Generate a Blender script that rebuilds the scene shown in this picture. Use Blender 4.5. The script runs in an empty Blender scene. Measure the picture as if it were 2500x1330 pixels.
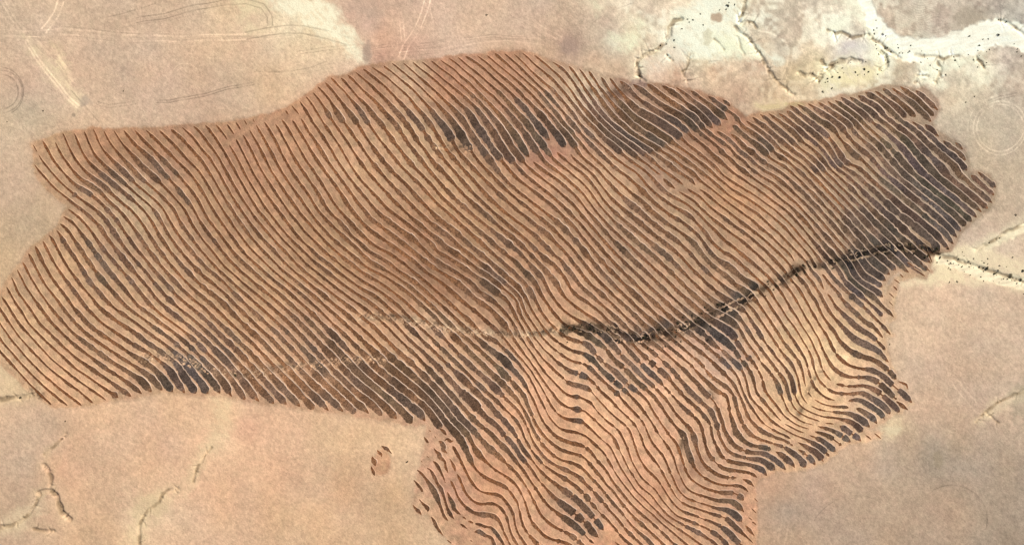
import bpy, math, random
import numpy as np
from mathutils import Vector
rng = np.random.RandomState(7); random.seed(7)
SC = bpy.context.scene
COL = SC.collection
# ------------------------------------------------------------------ camera
M = 0.5                      # metres per pixel of the 2500 x 1330 survey picture
cam = bpy.data.cameras.new('camera'); camo = bpy.data.objects.new('camera', cam); COL.objects.link(camo)
CH = 3000.0
cam.sensor_width = 36; cam.lens = 36 * CH / (2500 * M)
cam.clip_start = 10; cam.clip_end = 60000
camo.location = (0, 0, CH); camo.rotation_euler = (0, 0, 0)
SC.camera = camo
# ------------------------------------------------------------------ light
SUN_EL, SUN_AZ = math.radians(46), math.radians(52)      # azimuth east of north
w = bpy.data.worlds.new('World'); SC.world = w; w.use_nodes = True
nt = w.node_tree
sky = nt.nodes.new('ShaderNodeTexSky'); sky.sky_type = 'NISHITA'; sky.sun_disc = False
sky.sun_elevation = SUN_EL; sky.sun_rotation = SUN_AZ; sky.altitude = 500; sky.dust_density = 2.0
bg = nt.nodes['Background']; nt.links.new(sky.outputs[0], bg.inputs[0]); bg.inputs[1].default_value = 0.06
sun = bpy.data.lights.new('sun', 'SUN'); sun.energy = 3.6; sun.angle = math.radians(0.5); sun.color = (1.0, 0.955, 0.88)
suno = bpy.data.objects.new('sun', sun); COL.objects.link(suno)
sd = Vector((math.sin(SUN_AZ) * math.cos(SUN_EL), math.cos(SUN_AZ) * math.cos(SUN_EL), math.sin(SUN_EL)))
suno.rotation_euler = sd.to_track_quat('Z', 'Y').to_euler(); suno.location = (400, 400, 800)
SC.view_settings.view_transform = 'Standard'; SC.view_settings.look = 'None'
SC.view_settings.exposure = 0.38; SC.view_settings.gamma = 1
SC.view_settings.use_curve_mapping = False
SC.cycles.max_bounces = 4

# ------------------------------------------------------------------ helpers
GAIN = 1.30
def lin(c):
    c = np.asarray(c, float) / 255.0
    return np.where(c <= 0.04045, c / 12.92, ((c + 0.055) / 1.055) ** 2.4)
def alb(c): return lin(c) / GAIN
def WX(px): return (np.asarray(px) - 1250.0) * M
def WY(py): return (665.0 - np.asarray(py)) * M
def setp(o, label=None, cat=None, group=None, kind=None):
    if label: o['label'] = label
    if cat: o['category'] = cat
    if group: o['group'] = group
    if kind: o['kind'] = kind
    return o
def mesh_np(name, V, F, col=None, mat=None, parent=None, smooth=True):
    """V (n,3), F (m,k) with k = 3 or 4"""
    me = bpy.data.meshes.new(name); V = np.asarray(V, np.float32); F = np.asarray(F, np.int32)
    k = F.shape[1]
    me.vertices.add(len(V)); me.vertices.foreach_set('co', V.ravel())
    me.loops.add(F.size); me.loops.foreach_set('vertex_index', F.ravel())
    me.polygons.add(len(F)); me.polygons.foreach_set('loop_start', np.arange(0, F.size, k, dtype=np.int32))
    me.polygons.foreach_set('loop_total', np.full(len(F), k, np.int32))
    me.update(calc_edges=True)
    if smooth: me.polygons.foreach_set('use_smooth', np.ones(len(F), bool))
    if col is not None:
        a = me.color_attributes.new('Col', 'FLOAT_COLOR', 'POINT')
        c = np.ones((len(V), 4), np.float32); c[:, :3] = col; a.data.foreach_set('color', c.ravel())
    if mat: me.materials.append(mat)
    o = bpy.data.objects.new(name, me); COL.objects.link(o)
    if parent: o.parent = parent
    return o
def soil_mat(name, layers, speck=0.0, rough=1.0, bump=0.0, bscale=1.0):
    """vertex colour of the soil times procedural mottling. layers: (scale 1/m, amount, stretch)"""
    m = bpy.data.materials.new(name); m.use_nodes = True; t = m.node_tree; N = t.nodes; L = t.links
    b = N['Principled BSDF']; b.inputs['Roughness'].default_value = rough
    b.inputs['Specular IOR Level'].default_value = 0.08
    at = N.new('ShaderNodeAttribute'); at.attribute_name = 'Col'; cur = at.outputs['Color']
    geo = N.new('ShaderNodeNewGeometry')
    for (sc, amt, st) in layers:
        mp = N.new('ShaderNodeMapping'); mp.inputs['Rotation'].default_value = (0, 0, math.radians(42)); mp.vector_type = 'POINT'
        mp.inputs['Scale'].default_value = (1, 1.0 / st, 1)   # streaks run north-west to south-east
        L.new(geo.outputs['Position'], mp.inputs['Vector'])
        no = N.new('ShaderNodeTexNoise'); no.inputs['Scale'].default_value = sc; no.inputs['Detail'].default_value = 3.0
        L.new(mp.outputs[0], no.inputs['Vector'])
        mr = N.new('ShaderNodeMapRange'); mr.inputs[1].default_value = 0.3; mr.inputs[2].default_value = 0.7
        mr.inputs[3].default_value = 1 - amt; mr.inputs[4].default_value = 1 + amt
        L.new(no.outputs['Fac'], mr.inputs[0])
        mx = N.new('ShaderNodeVectorMath'); mx.operation = 'SCALE'
        L.new(cur, mx.inputs[0]); L.new(mr.outputs[0], mx.inputs['Scale']); cur = mx.outputs[0]
    L.new(cur, b.inputs['Base Color'])
    if bump:
        nb = N.new('ShaderNodeTexNoise'); nb.inputs['Scale'].default_value = bscale; nb.inputs['Detail'].default_value = 3
        L.new(geo.outputs['Position'], nb.inputs['Vector'])
        bp = N.new('ShaderNodeBump'); bp.inputs['Strength'].default_value = 1.0; bp.inputs['Distance'].default_value = bump
        L.new(nb.outputs['Fac'], bp.inputs['Height']); L.new(bp.outputs[0], b.inputs['Normal'])
    return m
M_GROUND = soil_mat('open_soil', [(0.16, .02, 1.0), (0.4, .05, 3.0), (0.8, .085, 1.0)], bump=0.4, bscale=0.55)
M_FIELD = soil_mat('turned_soil', [(0.05, .04, 1.0), (0.3, .08, 2.0), (0.8, .12, 1.0)], bump=0.5, bscale=0.6)
M_WASH = soil_mat('wash_sand', [(0.12, .04, 3.0), (0.5, .07, 1.0)], bump=0.25, bscale=0.5)
M_BED = soil_mat('damp_silt', [(0.10, .12, 1.5), (0.35, .30, 1.0), (0.7, .34, 1.0)], bump=0.5, bscale=0.6, rough=0.9)
M_BANK = soil_mat('bank_soil', [(0.12, .06, 1.0), (0.9, .10, 1.0)])
# value noise on the survey grid (pixel units)
def vnoise(x, y, cell, seed):
    r = np.random.RandomState(seed); G = r.rand(256, 256)
    u = x / cell + 60; v = y / cell + 60
    i = np.floor(u).astype(int); j = np.floor(v).astype(int); a = u - i; b = v - j
    a = a * a * (3 - 2 * a); b = b * b * (3 - 2 * b)
    i0 = i & 255; i1 = (i + 1) & 255; j0 = j & 255; j1 = (j + 1) & 255
    return (G[j0, i0] * (1 - a) + G[j0, i1] * a) * (1 - b) + (G[j1, i0] * (1 - a) + G[j1, i1] * a) * b
def inpoly(x, y, poly):
    x = np.asarray(x, float); y = np.asarray(y, float); c = np.zeros(x.shape, bool); n = len(poly)
    for i in range(n):
        x0, y0 = poly[i]; x1, y1 = poly[i - 1]
        if y0 == y1: continue
        c ^= ((y0 > y) != (y1 > y)) & (x < (x1 - x0) * (y - y0) / (y1 - y0) + x0)
    return c
def dpoly(x, y, pts, closed=False):
    """distance to a polyline"""
    d = np.full(np.shape(x), 1e9); P = list(pts) + ([pts[0]] if closed else [])
    for (x0, y0), (x1, y1) in zip(P[:-1], P[1:]):
        dx, dy = x1 - x0, y1 - y0; L = dx * dx + dy * dy + 1e-9
        t = np.clip(((x - x0) * dx + (y - y0) * dy) / L, 0, 1)
        d = np.minimum(d, np.hypot(x - x0 - t * dx, y - y0 - t * dy))
    return d
def idw(tab, x, y, p=3.0):
    tab = np.asarray(tab, float); sh = np.shape(x); x = np.ravel(x); y = np.ravel(y)
    out = np.zeros((len(x), tab.shape[1] - 2))
    for k in range(0, len(x), 20000):
        d = (x[k:k + 20000, None] - tab[None, :, 0]) ** 2 + (y[k:k + 20000, None] - tab[None, :, 1]) ** 2
        wt = 1.0 / (d + 60.0) ** (p / 2); out[k:k + 20000] = wt @ tab[:, 2:] / wt.sum(1)[:, None]
    return out.reshape(sh + (-1,))
def T(s): return [tuple(float(v) for v in a.split(',')) for a in s.split()]
# ------------------------------------------------------------------ survey tables (x, y, r, g, b)
OUTC = T('''60,60,205,185,155 60,200,208,182,152 60,280,205,188,155 20,450,205,180,148 60,560,200,178,142 10,640,205,180,140 200,150,212,186,154 250,50,205,182,150 400,60,214,190,158 400,200,212,186,156 500,250,214,184,150 600,120,216,190,155 650,200,215,188,150 560,30,225,200,160 700,60,245,228,185 760,60,240,222,175 800,100,238,218,175 840,110,235,215,175 870,150,236,214,178 860,30,206,177,150 900,60,206,177,150 890,20,202,174,148 930,90,215,178,145 1000,60,215,188,158 1000,120,212,175,145 930,140,205,165,138 1100,50,214,188,158 1200,60,215,190,158 1300,60,215,190,160 1390,110,182,156,134 1340,130,205,178,145 1450,150,212,185,150 1480,60,215,195,165 1550,80,235,225,185 1580,30,220,205,175 1560,60,238,230,196 1500,110,232,222,186 1650,90,252,246,214 1680,60,248,240,210 1720,80,246,242,206 1780,100,245,243,195 1700,130,240,232,190 1740,115,246,244,200 1850,60,225,215,185 1900,40,215,205,175 1950,60,215,200,170 1900,100,210,195,165 1850,160,215,188,155 1750,170,220,190,155 1650,190,212,178,145 1600,180,232,200,170 1500,170,215,190,155 1800,230,215,185,150 1900,220,215,190,150 1940,180,225,205,160 2000,160,220,208,165 2050,50,230,225,195 2080,120,225,218,205 2040,70,244,244,215 2080,150,215,205,195 2060,200,232,220,178 2120,200,238,228,182 2150,150,240,230,190 2200,180,205,190,155 2180,50,206,192,165 2250,40,208,193,166 2300,50,205,188,165 2370,40,172,158,136 2450,30,192,184,164 2490,50,180,175,158 2280,160,232,232,204 2350,180,212,207,178 2400,190,225,215,180 2450,160,200,188,165 2480,220,198,182,155 2300,250,215,200,165 2400,300,205,192,160 2480,400,200,185,155 2350,370,205,190,158 2480,500,202,185,155 2400,560,210,190,160 2450,600,225,205,170 2300,720,222,195,158 2250,800,218,192,155 2400,800,208,185,152 2480,750,200,180,150 2300,900,205,180,148 2400,1000,195,172,142 2480,950,200,180,150 2250,1000,205,178,145 2200,1080,200,175,142 2280,1120,178,160,132 2180,1040,215,192,150 2100,1120,202,172,138 2000,1200,205,172,138 1920,1200,195,165,132 1920,1240,180,158,130 2100,1250,195,168,135 2300,1250,190,162,130 2450,1200,180,158,128 2480,1320,168,148,120 2200,1320,185,158,125 1950,1320,195,165,130 1880,1190,205,168,132 50,1000,215,190,150 60,1060,198,178,142 60,1120,195,175,140 40,1250,190,170,135 150,1150,215,182,142 250,1000,230,200,155 300,1100,220,192,150 250,1200,208,180,138 400,1100,215,185,145 450,1020,225,195,150 550,1000,236,206,158 540,1080,234,204,157 600,1050,228,188,148 700,1050,228,192,150 800,1080,225,195,152 900,1050,225,192,148 980,1080,228,198,155 500,1200,222,190,148 400,1250,225,200,155 330,1280,232,208,162 600,1200,218,185,143 700,1150,218,182,142 700,1280,215,185,142 850,1200,215,180,140 950,1250,212,180,138 250,1300,205,178,135 20,930,235,208,160''')
FLDC = T('''100,400,215,170,132 250,400,200,152,118 200,600,212,168,130 300,340,200,150,115 400,400,198,150,118 330,490,215,180,145 500,500,205,158,122 600,400,205,152,118 700,300,210,158,122 50,800,220,175,135 200,850,215,168,130 400,700,215,170,132 600,700,212,165,125 800,600,208,158,118 800,800,218,168,132 900,200,205,152,118 1000,180,218,175,140 1100,180,205,150,118 1200,200,205,152,120 900,400,218,170,132 1000,350,222,178,138 1100,450,218,170,130 1200,550,205,158,120 1000,600,192,140,106 1100,650,180,132,100 1050,680,182,134,102 1050,800,222,175,138 1300,600,205,155,118 1400,450,222,172,135 1500,450,218,172,135 1350,370,212,152,122 1400,700,215,165,130 1550,700,215,170,135 1700,550,205,165,132 1600,400,190,150,122 1500,250,180,140,118 1450,230,225,195,165 1700,300,195,148,118 1750,310,215,155,120 1850,450,210,165,132 1800,480,218,165,125 1950,350,215,172,135 2050,350,205,165,130 2150,300,205,170,138 2250,250,205,172,145 2250,400,190,165,140 2200,500,190,165,140 2350,450,190,165,140 2100,550,190,160,132 2000,550,205,165,132 1900,600,215,172,138 1850,750,222,178,142 1950,850,222,182,142 2050,850,228,190,148 1950,980,225,182,138 2100,950,215,175,140 2250,650,222,182,145 2170,730,232,190,152 1750,850,205,165,140 1600,850,215,165,135 1500,900,215,168,135 1400,850,228,180,140 1350,950,225,172,135 1500,1000,222,170,132 1600,1100,208,158,125 1700,1000,210,165,132 1800,1050,208,162,130 1900,1050,215,170,132 1700,1150,190,148,118 1600,1200,200,148,115 1650,1250,195,150,118 1500,1250,205,158,128 1480,1310,210,155,120 1400,1150,210,160,122 1300,1200,205,155,120 1200,1180,205,150,115 1060,1120,215,165,132 1100,1200,200,148,120 1050,1250,208,165,130 1250,1020,218,165,128 1100,950,215,170,135 900,900,215,168,130 1820,1230,200,150,118 932,1130,212,160,122''')
# share of the row spacing that is damp (x, y, share, greyness)
WET = T('''1200,310,.58,.5 1300,300,.68,.5 1350,250,.5,.5 1130,290,.5,.4 1250,280,.55,.4 1340,340,.7,.6 120,420,.15,0 250,350,.15,0 60,700,.22,.1 150,640,.3,.2 250,640,.45,.5 320,600,.45,.5 350,700,.4,.4 150,800,.35,.3 30,830,.2,0 100,900,.16,0 200,930,.3,.1 250,900,.45,.2 350,870,.45,.3 300,520,.35,.2 400,500,.3,.2 450,620,.4,.3 500,560,.3,.2 600,350,.2,0 700,330,.22,0 600,450,.25,0 700,500,.28,0 800,480,.3,0 600,600,.33,.1 700,650,.3,.1 500,700,.4,.2 400,760,.4,.2 600,780,.45,.1 700,820,.5,.3 550,850,.6,.5 450,900,.62,.8 620,900,.55,.2 700,930,.6,.2 200,965,.3,.1 280,950,.42,.2 820,250,.2,0 900,250,.25,.1 850,400,.28,0 950,420,.35,0 1000,450,.35,.1 1100,450,.38,0 900,550,.45,0 1000,600,.5,0 950,700,.35,0 1050,700,.45,.1 850,720,.35,0 900,800,.4,.1 1000,800,.45,.2 1050,870,.5,.3 1150,780,.5,.2 800,870,.65,.4 900,930,.75,.3 1000,960,.8,.4 960,180,.15,0 1000,200,.2,0 1100,180,.15,0 1100,260,.3,.1 1200,180,.2,0 1200,260,.35,.2 1280,200,.3,.2 1300,150,.14,0 1400,200,.3,.2 1200,480,.45,.2 1250,550,.45,.1 1150,620,.55,.1 1200,680,.65,.4 1250,720,.6,.1 1300,650,.55,.3 1350,600,.45,.2 1400,550,.45,.2 1330,780,.2,0 1380,760,.25,0 1300,880,.22,0 1330,950,.18,0 1400,900,.22,.3 1380,1000,.2,.1 1300,450,.3,.1 1400,420,.3,.1 1450,480,.25,0 1520,440,.3,.1 1550,520,.6,.4 1650,520,.4,.2 1620,570,.6,.4 1500,600,.55,.2 1450,650,.45,.2 1550,680,.45,.2 1700,600,.5,.5 1780,560,.3,.2 1750,480,.25,0 1850,480,.25,0 1900,540,.28,.1 1850,600,.35,.2 1950,600,.3,.1 1700,700,.5,.4 1800,660,.5,.3 1600,750,.5,.3 1420,300,.6,.4 1550,300,.75,.5 1480,220,.4,.3 1650,250,.55,.2 1750,280,.6,.4 1600,380,.5,.3 1700,380,.45,.2 1850,400,.5,.4 1900,360,.5,.3 1850,310,.4,.3 2000,280,.6,.5 2100,260,.65,.5 2200,260,.6,.5 1980,350,.45,.4 2050,400,.4,.3 2000,450,.4,.1 2100,450,.55,.4 2200,420,.7,.7 2150,360,.5,.6 2250,400,.8,.8 2200,520,.82,.7 2300,500,.82,.9 2100,560,.7,.5 2150,600,.8,.8 2250,580,.78,.8 2400,450,.75,.6 2080,640,.75,.9 2050,600,.5,.4 2120,680,.72,.9 1950,750,.22,.1 1900,750,.25,.1 2000,800,.22,.1 2080,760,.5,.6 2120,820,.42,.6 2050,900,.3,.4 1900,900,.35,.3 1850,850,.35,.3 1800,820,.55,.7 1850,950,.4,.4 1900,1000,.25,.1 1950,980,.15,0 2000,1000,.15,0 1950,1050,.2,0 2050,1010,.35,.4 2100,1000,.6,.6 2120,940,.45,.5 2050,1060,.45,.5 1900,1100,.45,.5 1800,1050,.5,.2 1850,1080,.4,.3 1750,1000,.45,.3 1700,950,.4,.4 1600,900,.45,.3 1550,950,.35,.4 1500,900,.45,.5 1450,850,.6,.8 1500,1000,.15,0 1550,1060,.2,.1 1450,1000,.15,0 1450,1100,.25,.1 1600,1050,.2,0 1650,1000,.3,.3 1700,1100,.35,.2 1750,1150,.4,.2 1650,1150,.15,0 1550,1150,.15,0 1600,1220,.12,0 1500,1200,.3,.3 1700,1180,.12,0 1800,1230,.35,.5 1750,1280,.35,.5 1600,1290,.35,.4 1450,1230,.5,.5 1400,1250,.55,.4 1350,1200,.3,.2 1300,1150,.32,.2 1250,1120,.48,.4 1300,1080,.3,.1 1200,1080,.5,.3 1200,1150,.18,0 1150,1180,.18,0 1200,1250,.35,.3 1250,1300,.22,.1 1350,1300,.25,.1 1300,1230,.2,.1 1250,1000,.5,.3 1150,1000,.65,.4 1200,950,.62,.5 1250,900,.65,.6 1100,1000,.8,.5 1050,1000,.85,.5''')
# places where the furrows hold a broad pan of silt: (share, greyness, abrupt lower end, outline)
PANS = [
 (.72,.7,0,T('1790,1085 1880,1090 1960,1065 2040,1025 2090,950 2110,900 2160,850 2200,920 2245,980 2200,1020 2100,1090 2000,1150 1900,1170 1850,1180')),
 (.60,.6,1,T('1735,1205 1790,1190 1812,1200 1808,1330 1770,1330 1740,1260')), (.66,.5,1,T('1330,1180 1420,1200 1480,1270 1470,1320 1400,1300 1330,1220')), (.60,.4,1,T('1160,1010 1230,1040 1290,1100 1300,1130 1250,1130 1190,1060')),
 (.6,.7,1,T('2030,760 2060,740 2120,800 2160,860 2130,870 2080,850')), (.5,.6,1,T('1370,890 1400,880 1435,900 1440,960 1400,975 1375,940')), (.45,.5,1,T('1375,1000 1410,990 1430,1020 1420,1045 1385,1040')),
 (.55,.4,1,T('1640,920 1700,900 1760,960 1760,1000 1710,980 1660,960')), (.55,.3,1,T('1660,1060 1690,1050 1700,1100 1690,1130 1670,1110')),
 (.50,.4,1,T('150,430 200,395 300,350 360,360 440,425 405,440 380,450 330,440 300,460 235,478 180,478')),
 (.52,.3,1,T('770,270 860,240 930,230 1010,250 1060,270 1060,325 1040,322 1005,315 970,320 935,312 905,305 875,303 843,300 812,290 780,285')),
 (.74,.55,1,T('1040,250 1200,250 1250,300 1290,350 1300,390 1270,400 1240,395 1225,393 1180,380 1145,368 1100,340 1060,320')),
 (.8,.6,1,T('1220,235 1300,280 1400,300 1405,372 1380,368 1345,348 1300,390 1250,320')),
 (.84,.55,1,T('1400,220 1480,240 1560,240 1640,250 1760,250 1790,290 1750,312 1715,315 1690,322 1650,345 1610,368 1560,385 1500,370 1430,300')),
 (.72,.5,1,T('1815,300 1900,270 2000,255 2100,240 2250,225 2290,280 2270,298 2235,285 2212,290 2180,285 2153,280 2136,288 2116,292 2100,300 2075,315 2060,322 2037,330 2000,345 1985,335 1973,342 1950,350 1930,360 1920,352 1900,365 1885,375 1865,385 1830,370')),
 (.66,.6,1,T('1960,340 2010,360 2060,350 2120,345 2200,310 2280,335 2275,345 2255,345 2240,350 2180,360 2130,375 2100,390 2080,400 2065,405 2050,412 2015,420 2000,418 1990,430 1960,400 1985,370')),
 (.74,.35,0,T('250,975 330,905 430,868 560,862 700,895 850,915 1000,940 1050,965 1080,1000 1090,1060 900,1030 700,1000 500,985 300,990')),
 (.62,.6,1,T('1435,840 1500,845 1580,850 1640,900 1630,930 1580,950 1560,955 1530,958 1508,965 1480,930 1440,870')),
 (.80,.8,0,T('1460,830 1560,790 1680,730 1820,680 1860,700 1830,740 1800,800 1820,870 1760,850 1650,800 1560,840')),
 (.62,.8,1,T('1740,860 1800,840 1840,890 1800,905 1760,890')),
 (.55,.5,1,T('1880,900 1930,890 1950,950 1930,980 1900,960')),
 (.85,.9,1,T('2060,640 2130,600 2200,610 2240,640 2215,650 2190,656 2172,668 2163,684 2140,706 2120,714 2080,730 2060,690')),
]
TIPS = T('-45,640 0,720 1,722 13,698 25,674 39,656 53,640 66,616 82,597 100,586 118,573 136,560 144,545 152,528 163,509 161,497 118,462 90,428 81,402 85,392 84,372 79,352 102,343 128,332 152,324 180,323 204,320 226,314 252,318 277,319 300,317 327,317 356,317 386,317 416,314 442,310 472,308 498,304 526,304 553,304 575,298 596,292 617,290 636,284 659,282 678,274 697,268 712,258 730,246 746,235 763,226 776,212 792,201 807,190 830,188 848,182 867,175 886,167 907,163 933,159 955,153 984,154 1007,151 1028,150 1051,147 1075,147 1094,142 1117,139 1135,136 1164,135 1188,135 1207,129 1230,129 1254,131 1275,128 1303,133 1349,152 1387,161 1414,168 1436,172 1468,189 1488,189 1512,196 1544,205 1579,205 1615,208 1648,213 1686,222 1728,235 1763,244 1811,283 1819,296 1836,286 1853,279 1874,277 1898,277 1918,271 1927,258 1946,255 1970,254 1997,251 2018,246 2036,244 2051,237 2071,236 2091,232 2111,225 2133,222 2153,215 2175,214 2196,212 2233,221 2254,219 2286,246 2290,270 2279,284 2274,297 2280,318 2292,335 2300,343 2331,348 2349,364 2358,395 2362,418 2368,426 2387,420 2415,432 2431,458 2429,478 2423,495 2412,510 2397,519 2384,532 2373,542 2360,553 2346,565 2338,581 2328,598 2319,611 2295,615 2281,621 2267,663 2259,676 2218,665 2188,660 2173,671 2165,685 2156,702 2156,726 2170,745 2184,775 2155,765 2158,790 2178,818 2155,818 2163,857 2171,888 2187,923 2205,950 2228,984 2190,972 2199,1006 2173,1011 2161,1025 2141,1034 2125,1044 2106,1055 2104,1077 2077,1078 2055,1088 2041,1103 2025,1114 2011,1127 1991,1134 1967,1141 1943,1143 1918,1148 1895,1145 1873,1161 1849,1163 1841,1186 1828,1202 1817,1223 1817,1249 1813,1275 1840,1327 1870,1372 1152,1372 1120,1290 1128,1270 1106,1225 1092,1196 1098,1172 1116,1160 1112,1120 1107,1096 1100,1070 1085,1052 1062,1042 1040,1030 1008,1035 969,1023 934,1016 902,1011 868,1009 838,1005 803,1002 766,998 734,994 700,988 668,985 634,982 600,977 566,970 538,962 512,962 480,961 452,961 422,956 398,954 372,958 348,963 318,968 290,971 258,976 226,984 198,990 164,991 122,989 60,945 -45,845')
SWPATCH = T('1040,1030 1090,1050 1130,1100 1130,1250 1160,1300 1170,1400 1140,1400 1095,1330 1075,1310 1050,1275 1040,1262 1008,1258 1003,1230 1008,1180 1018,1140 1030,1090 1035,1055')
OVAL = T('936,1086 948,1094 956,1108 959,1125 954,1145 944,1160 932,1167 916,1165 906,1155 905,1140 908,1122 918,1102 928,1090')
RIMS = [T('2180,670 2300,640 2280,672 2200,690 2190,740 2180,790 2165,800 2150,740 2160,700'), T('2100,1040 2160,1050 2158,1075 2110,1085 2080,1075'), T('2150,900 2215,935 2235,985 2195,1010 2150,1000'), T('1815,1180 1850,1190 1856,1290 1845,1400 1790,1400 1800,1250'), T('1060,1030 1000,1045 930,1030 800,1010 760,1003 760,990 1000,1010'), T('2260,290 2300,320 2330,335 2365,380 2375,410 2360,430 2300,380')]
# old stream cuts: (width m, depth m, pale floor 0..1, line)
CUTS = [
 (8,3.4,.1,T('1490,806 1530,825 1580,825 1640,811 1700,786')), (6,3.0,.1,T('1735,772 1780,750 1815,735')), (6,3.0,.1,T('2060,638 2110,618 2160,606 2230,602 2270,612')), (6,2.6,.1,T('1375,803 1410,797 1440,801 1470,800')), (5,2.2,.1,T('1905,688 1940,662 1975,655')),
 (5,2.4,.6,T('1556,198 1559,178 1555,160 1557,146 1573,138 1590,128 1608,120 1622,104 1634,88 1634,68 1644,54 1662,47')),
 (3,1.5,.2,T('1556,178 1566,190 1576,198')),
 (3,1.2,.2,T('1628,136 1640,148')),
 (4,2.0,.5,T('1822,-5 1816,18 1810,38 1803,46 1802,54 1813,59 1820,54 1835,57 1846,68')),
 (3.4,1.9,.2,T('1794,67 1803,80 1818,88 1829,98 1837,108 1848,122 1860,142 1871,164 1884,184 1904,206 1922,221 1938,232')),
 (2.4,1.0,.1,T('1798,90 1805,108 1808,122 1816,134')), (2.4,1.0,.1,T('1745,95 1757,112 1766,122')),
 (4,2.2,.4,T('2022,76 2040,82 2054,81 2068,88 2080,94 2100,88 2122,85')),
 (6,3.0,.7,T('1998,192 2004,182 2016,172 2032,160 2050,150 2075,147 2100,151')), (4,2.2,.4,T('2005,148 2014,160 2020,170 2034,164')),
 (6,3.4,.5,T('2152,130 2160,140 2163,152 2161,163 2150,172')), (4,2.2,.4,T('1950,177 1964,188 1980,184 1990,191 1998,200')),
 (4,2.0,.4,T('2288,154 2294,166 2294,184 2284,200')), (4,2.2,.4,T('2384,142 2396,154 2400,168')), (4,1.8,.4,T('2130,96 2146,104 2162,118 2180,132 2198,144')),
 (4,1.6,.4,T('2234,136 2275,138 2300,144 2340,136')), (3,1.4,.3,T('2236,184 2266,187')), (3,1.4,.3,T('2234,200 2242,204 2252,198')),
 (4,1.8,.3,T('2440,50 2462,58 2484,74 2505,92')),
 (5,2.0,.35,T('104,1136 116,1148 121,1166 119,1186')), (6,2.8,.35,T('92,1206 108,1200 124,1200 136,1212 142,1232 147,1250 158,1260 168,1268')), (4,1.8,.4,T('92,1206 84,1232 60,1262 36,1280 -5,1288')),
 (4,2.2,.4,T('78,1292 100,1295 126,1298')),
 (4,1.3,.5,T('432,1194 410,1198 396,1206 384,1228 362,1244 346,1264 336,1284 336,1335')), (3,1.4,.4,T('470,1176 476,1150 500,1110 512,1094')),
 (5,1.8,.6,T('-5,975 40,972 70,966 95,958')),
 (3,1.2,.4,T('160,1060 130,1090 105,1110')), (4,1.5,.5,T('2505,690 2450,672 2400,655 2330,632 2290,625')), (4,1.6,.5,T('2505,545 2450,570 2420,590 2380,610')),
 (3,1.5,.4,T('2380,1030 2400,1010 2430,985 2470,965 2505,950')), (2.4,1.3,.3,T('2408,1005 2420,1015 2436,1032')),
 (3.5,2.0,.2,T('2290,622 2230,604 2170,606 2120,618 2080,632 2040,640 1985,652 1945,660 1900,690 1865,706 1820,732 1780,748 1730,772 1680,795 1640,812 1580,826 1530,826 1490,806 1440,802 1380,804')),
 (2.4,.8,.6,T('1380,804 1300,815 1190,812 1100,800 1000,775 940,770 880,775')), (2.4,.9,.3,T('1065,358 1090,364 1120,362 1145,368')), (2.4,.8,.3,T('350,880 400,868 470,890 520,905 580,918 650,905 700,890 760,885')),
 (3,1.2,.0,T('1445,222 1465,226 1490,234 1510,222 1535,212')), (2.5,1.0,.2,T('2005,910 1985,935 1960,980 1950,1010')),(2.5,.9,.2,T('1730,960 1745,985 1750,1000')),(2.5,1.0,.3,T('1670,1050 1662,1090 1658,1130 1662,1160')),
 (2.2,.9,.2,T('1690,140 1680,150 1676,168 1665,176')),(2.2,.9,.2,T('1668,175 1674,190 1680,202'))]
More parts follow.
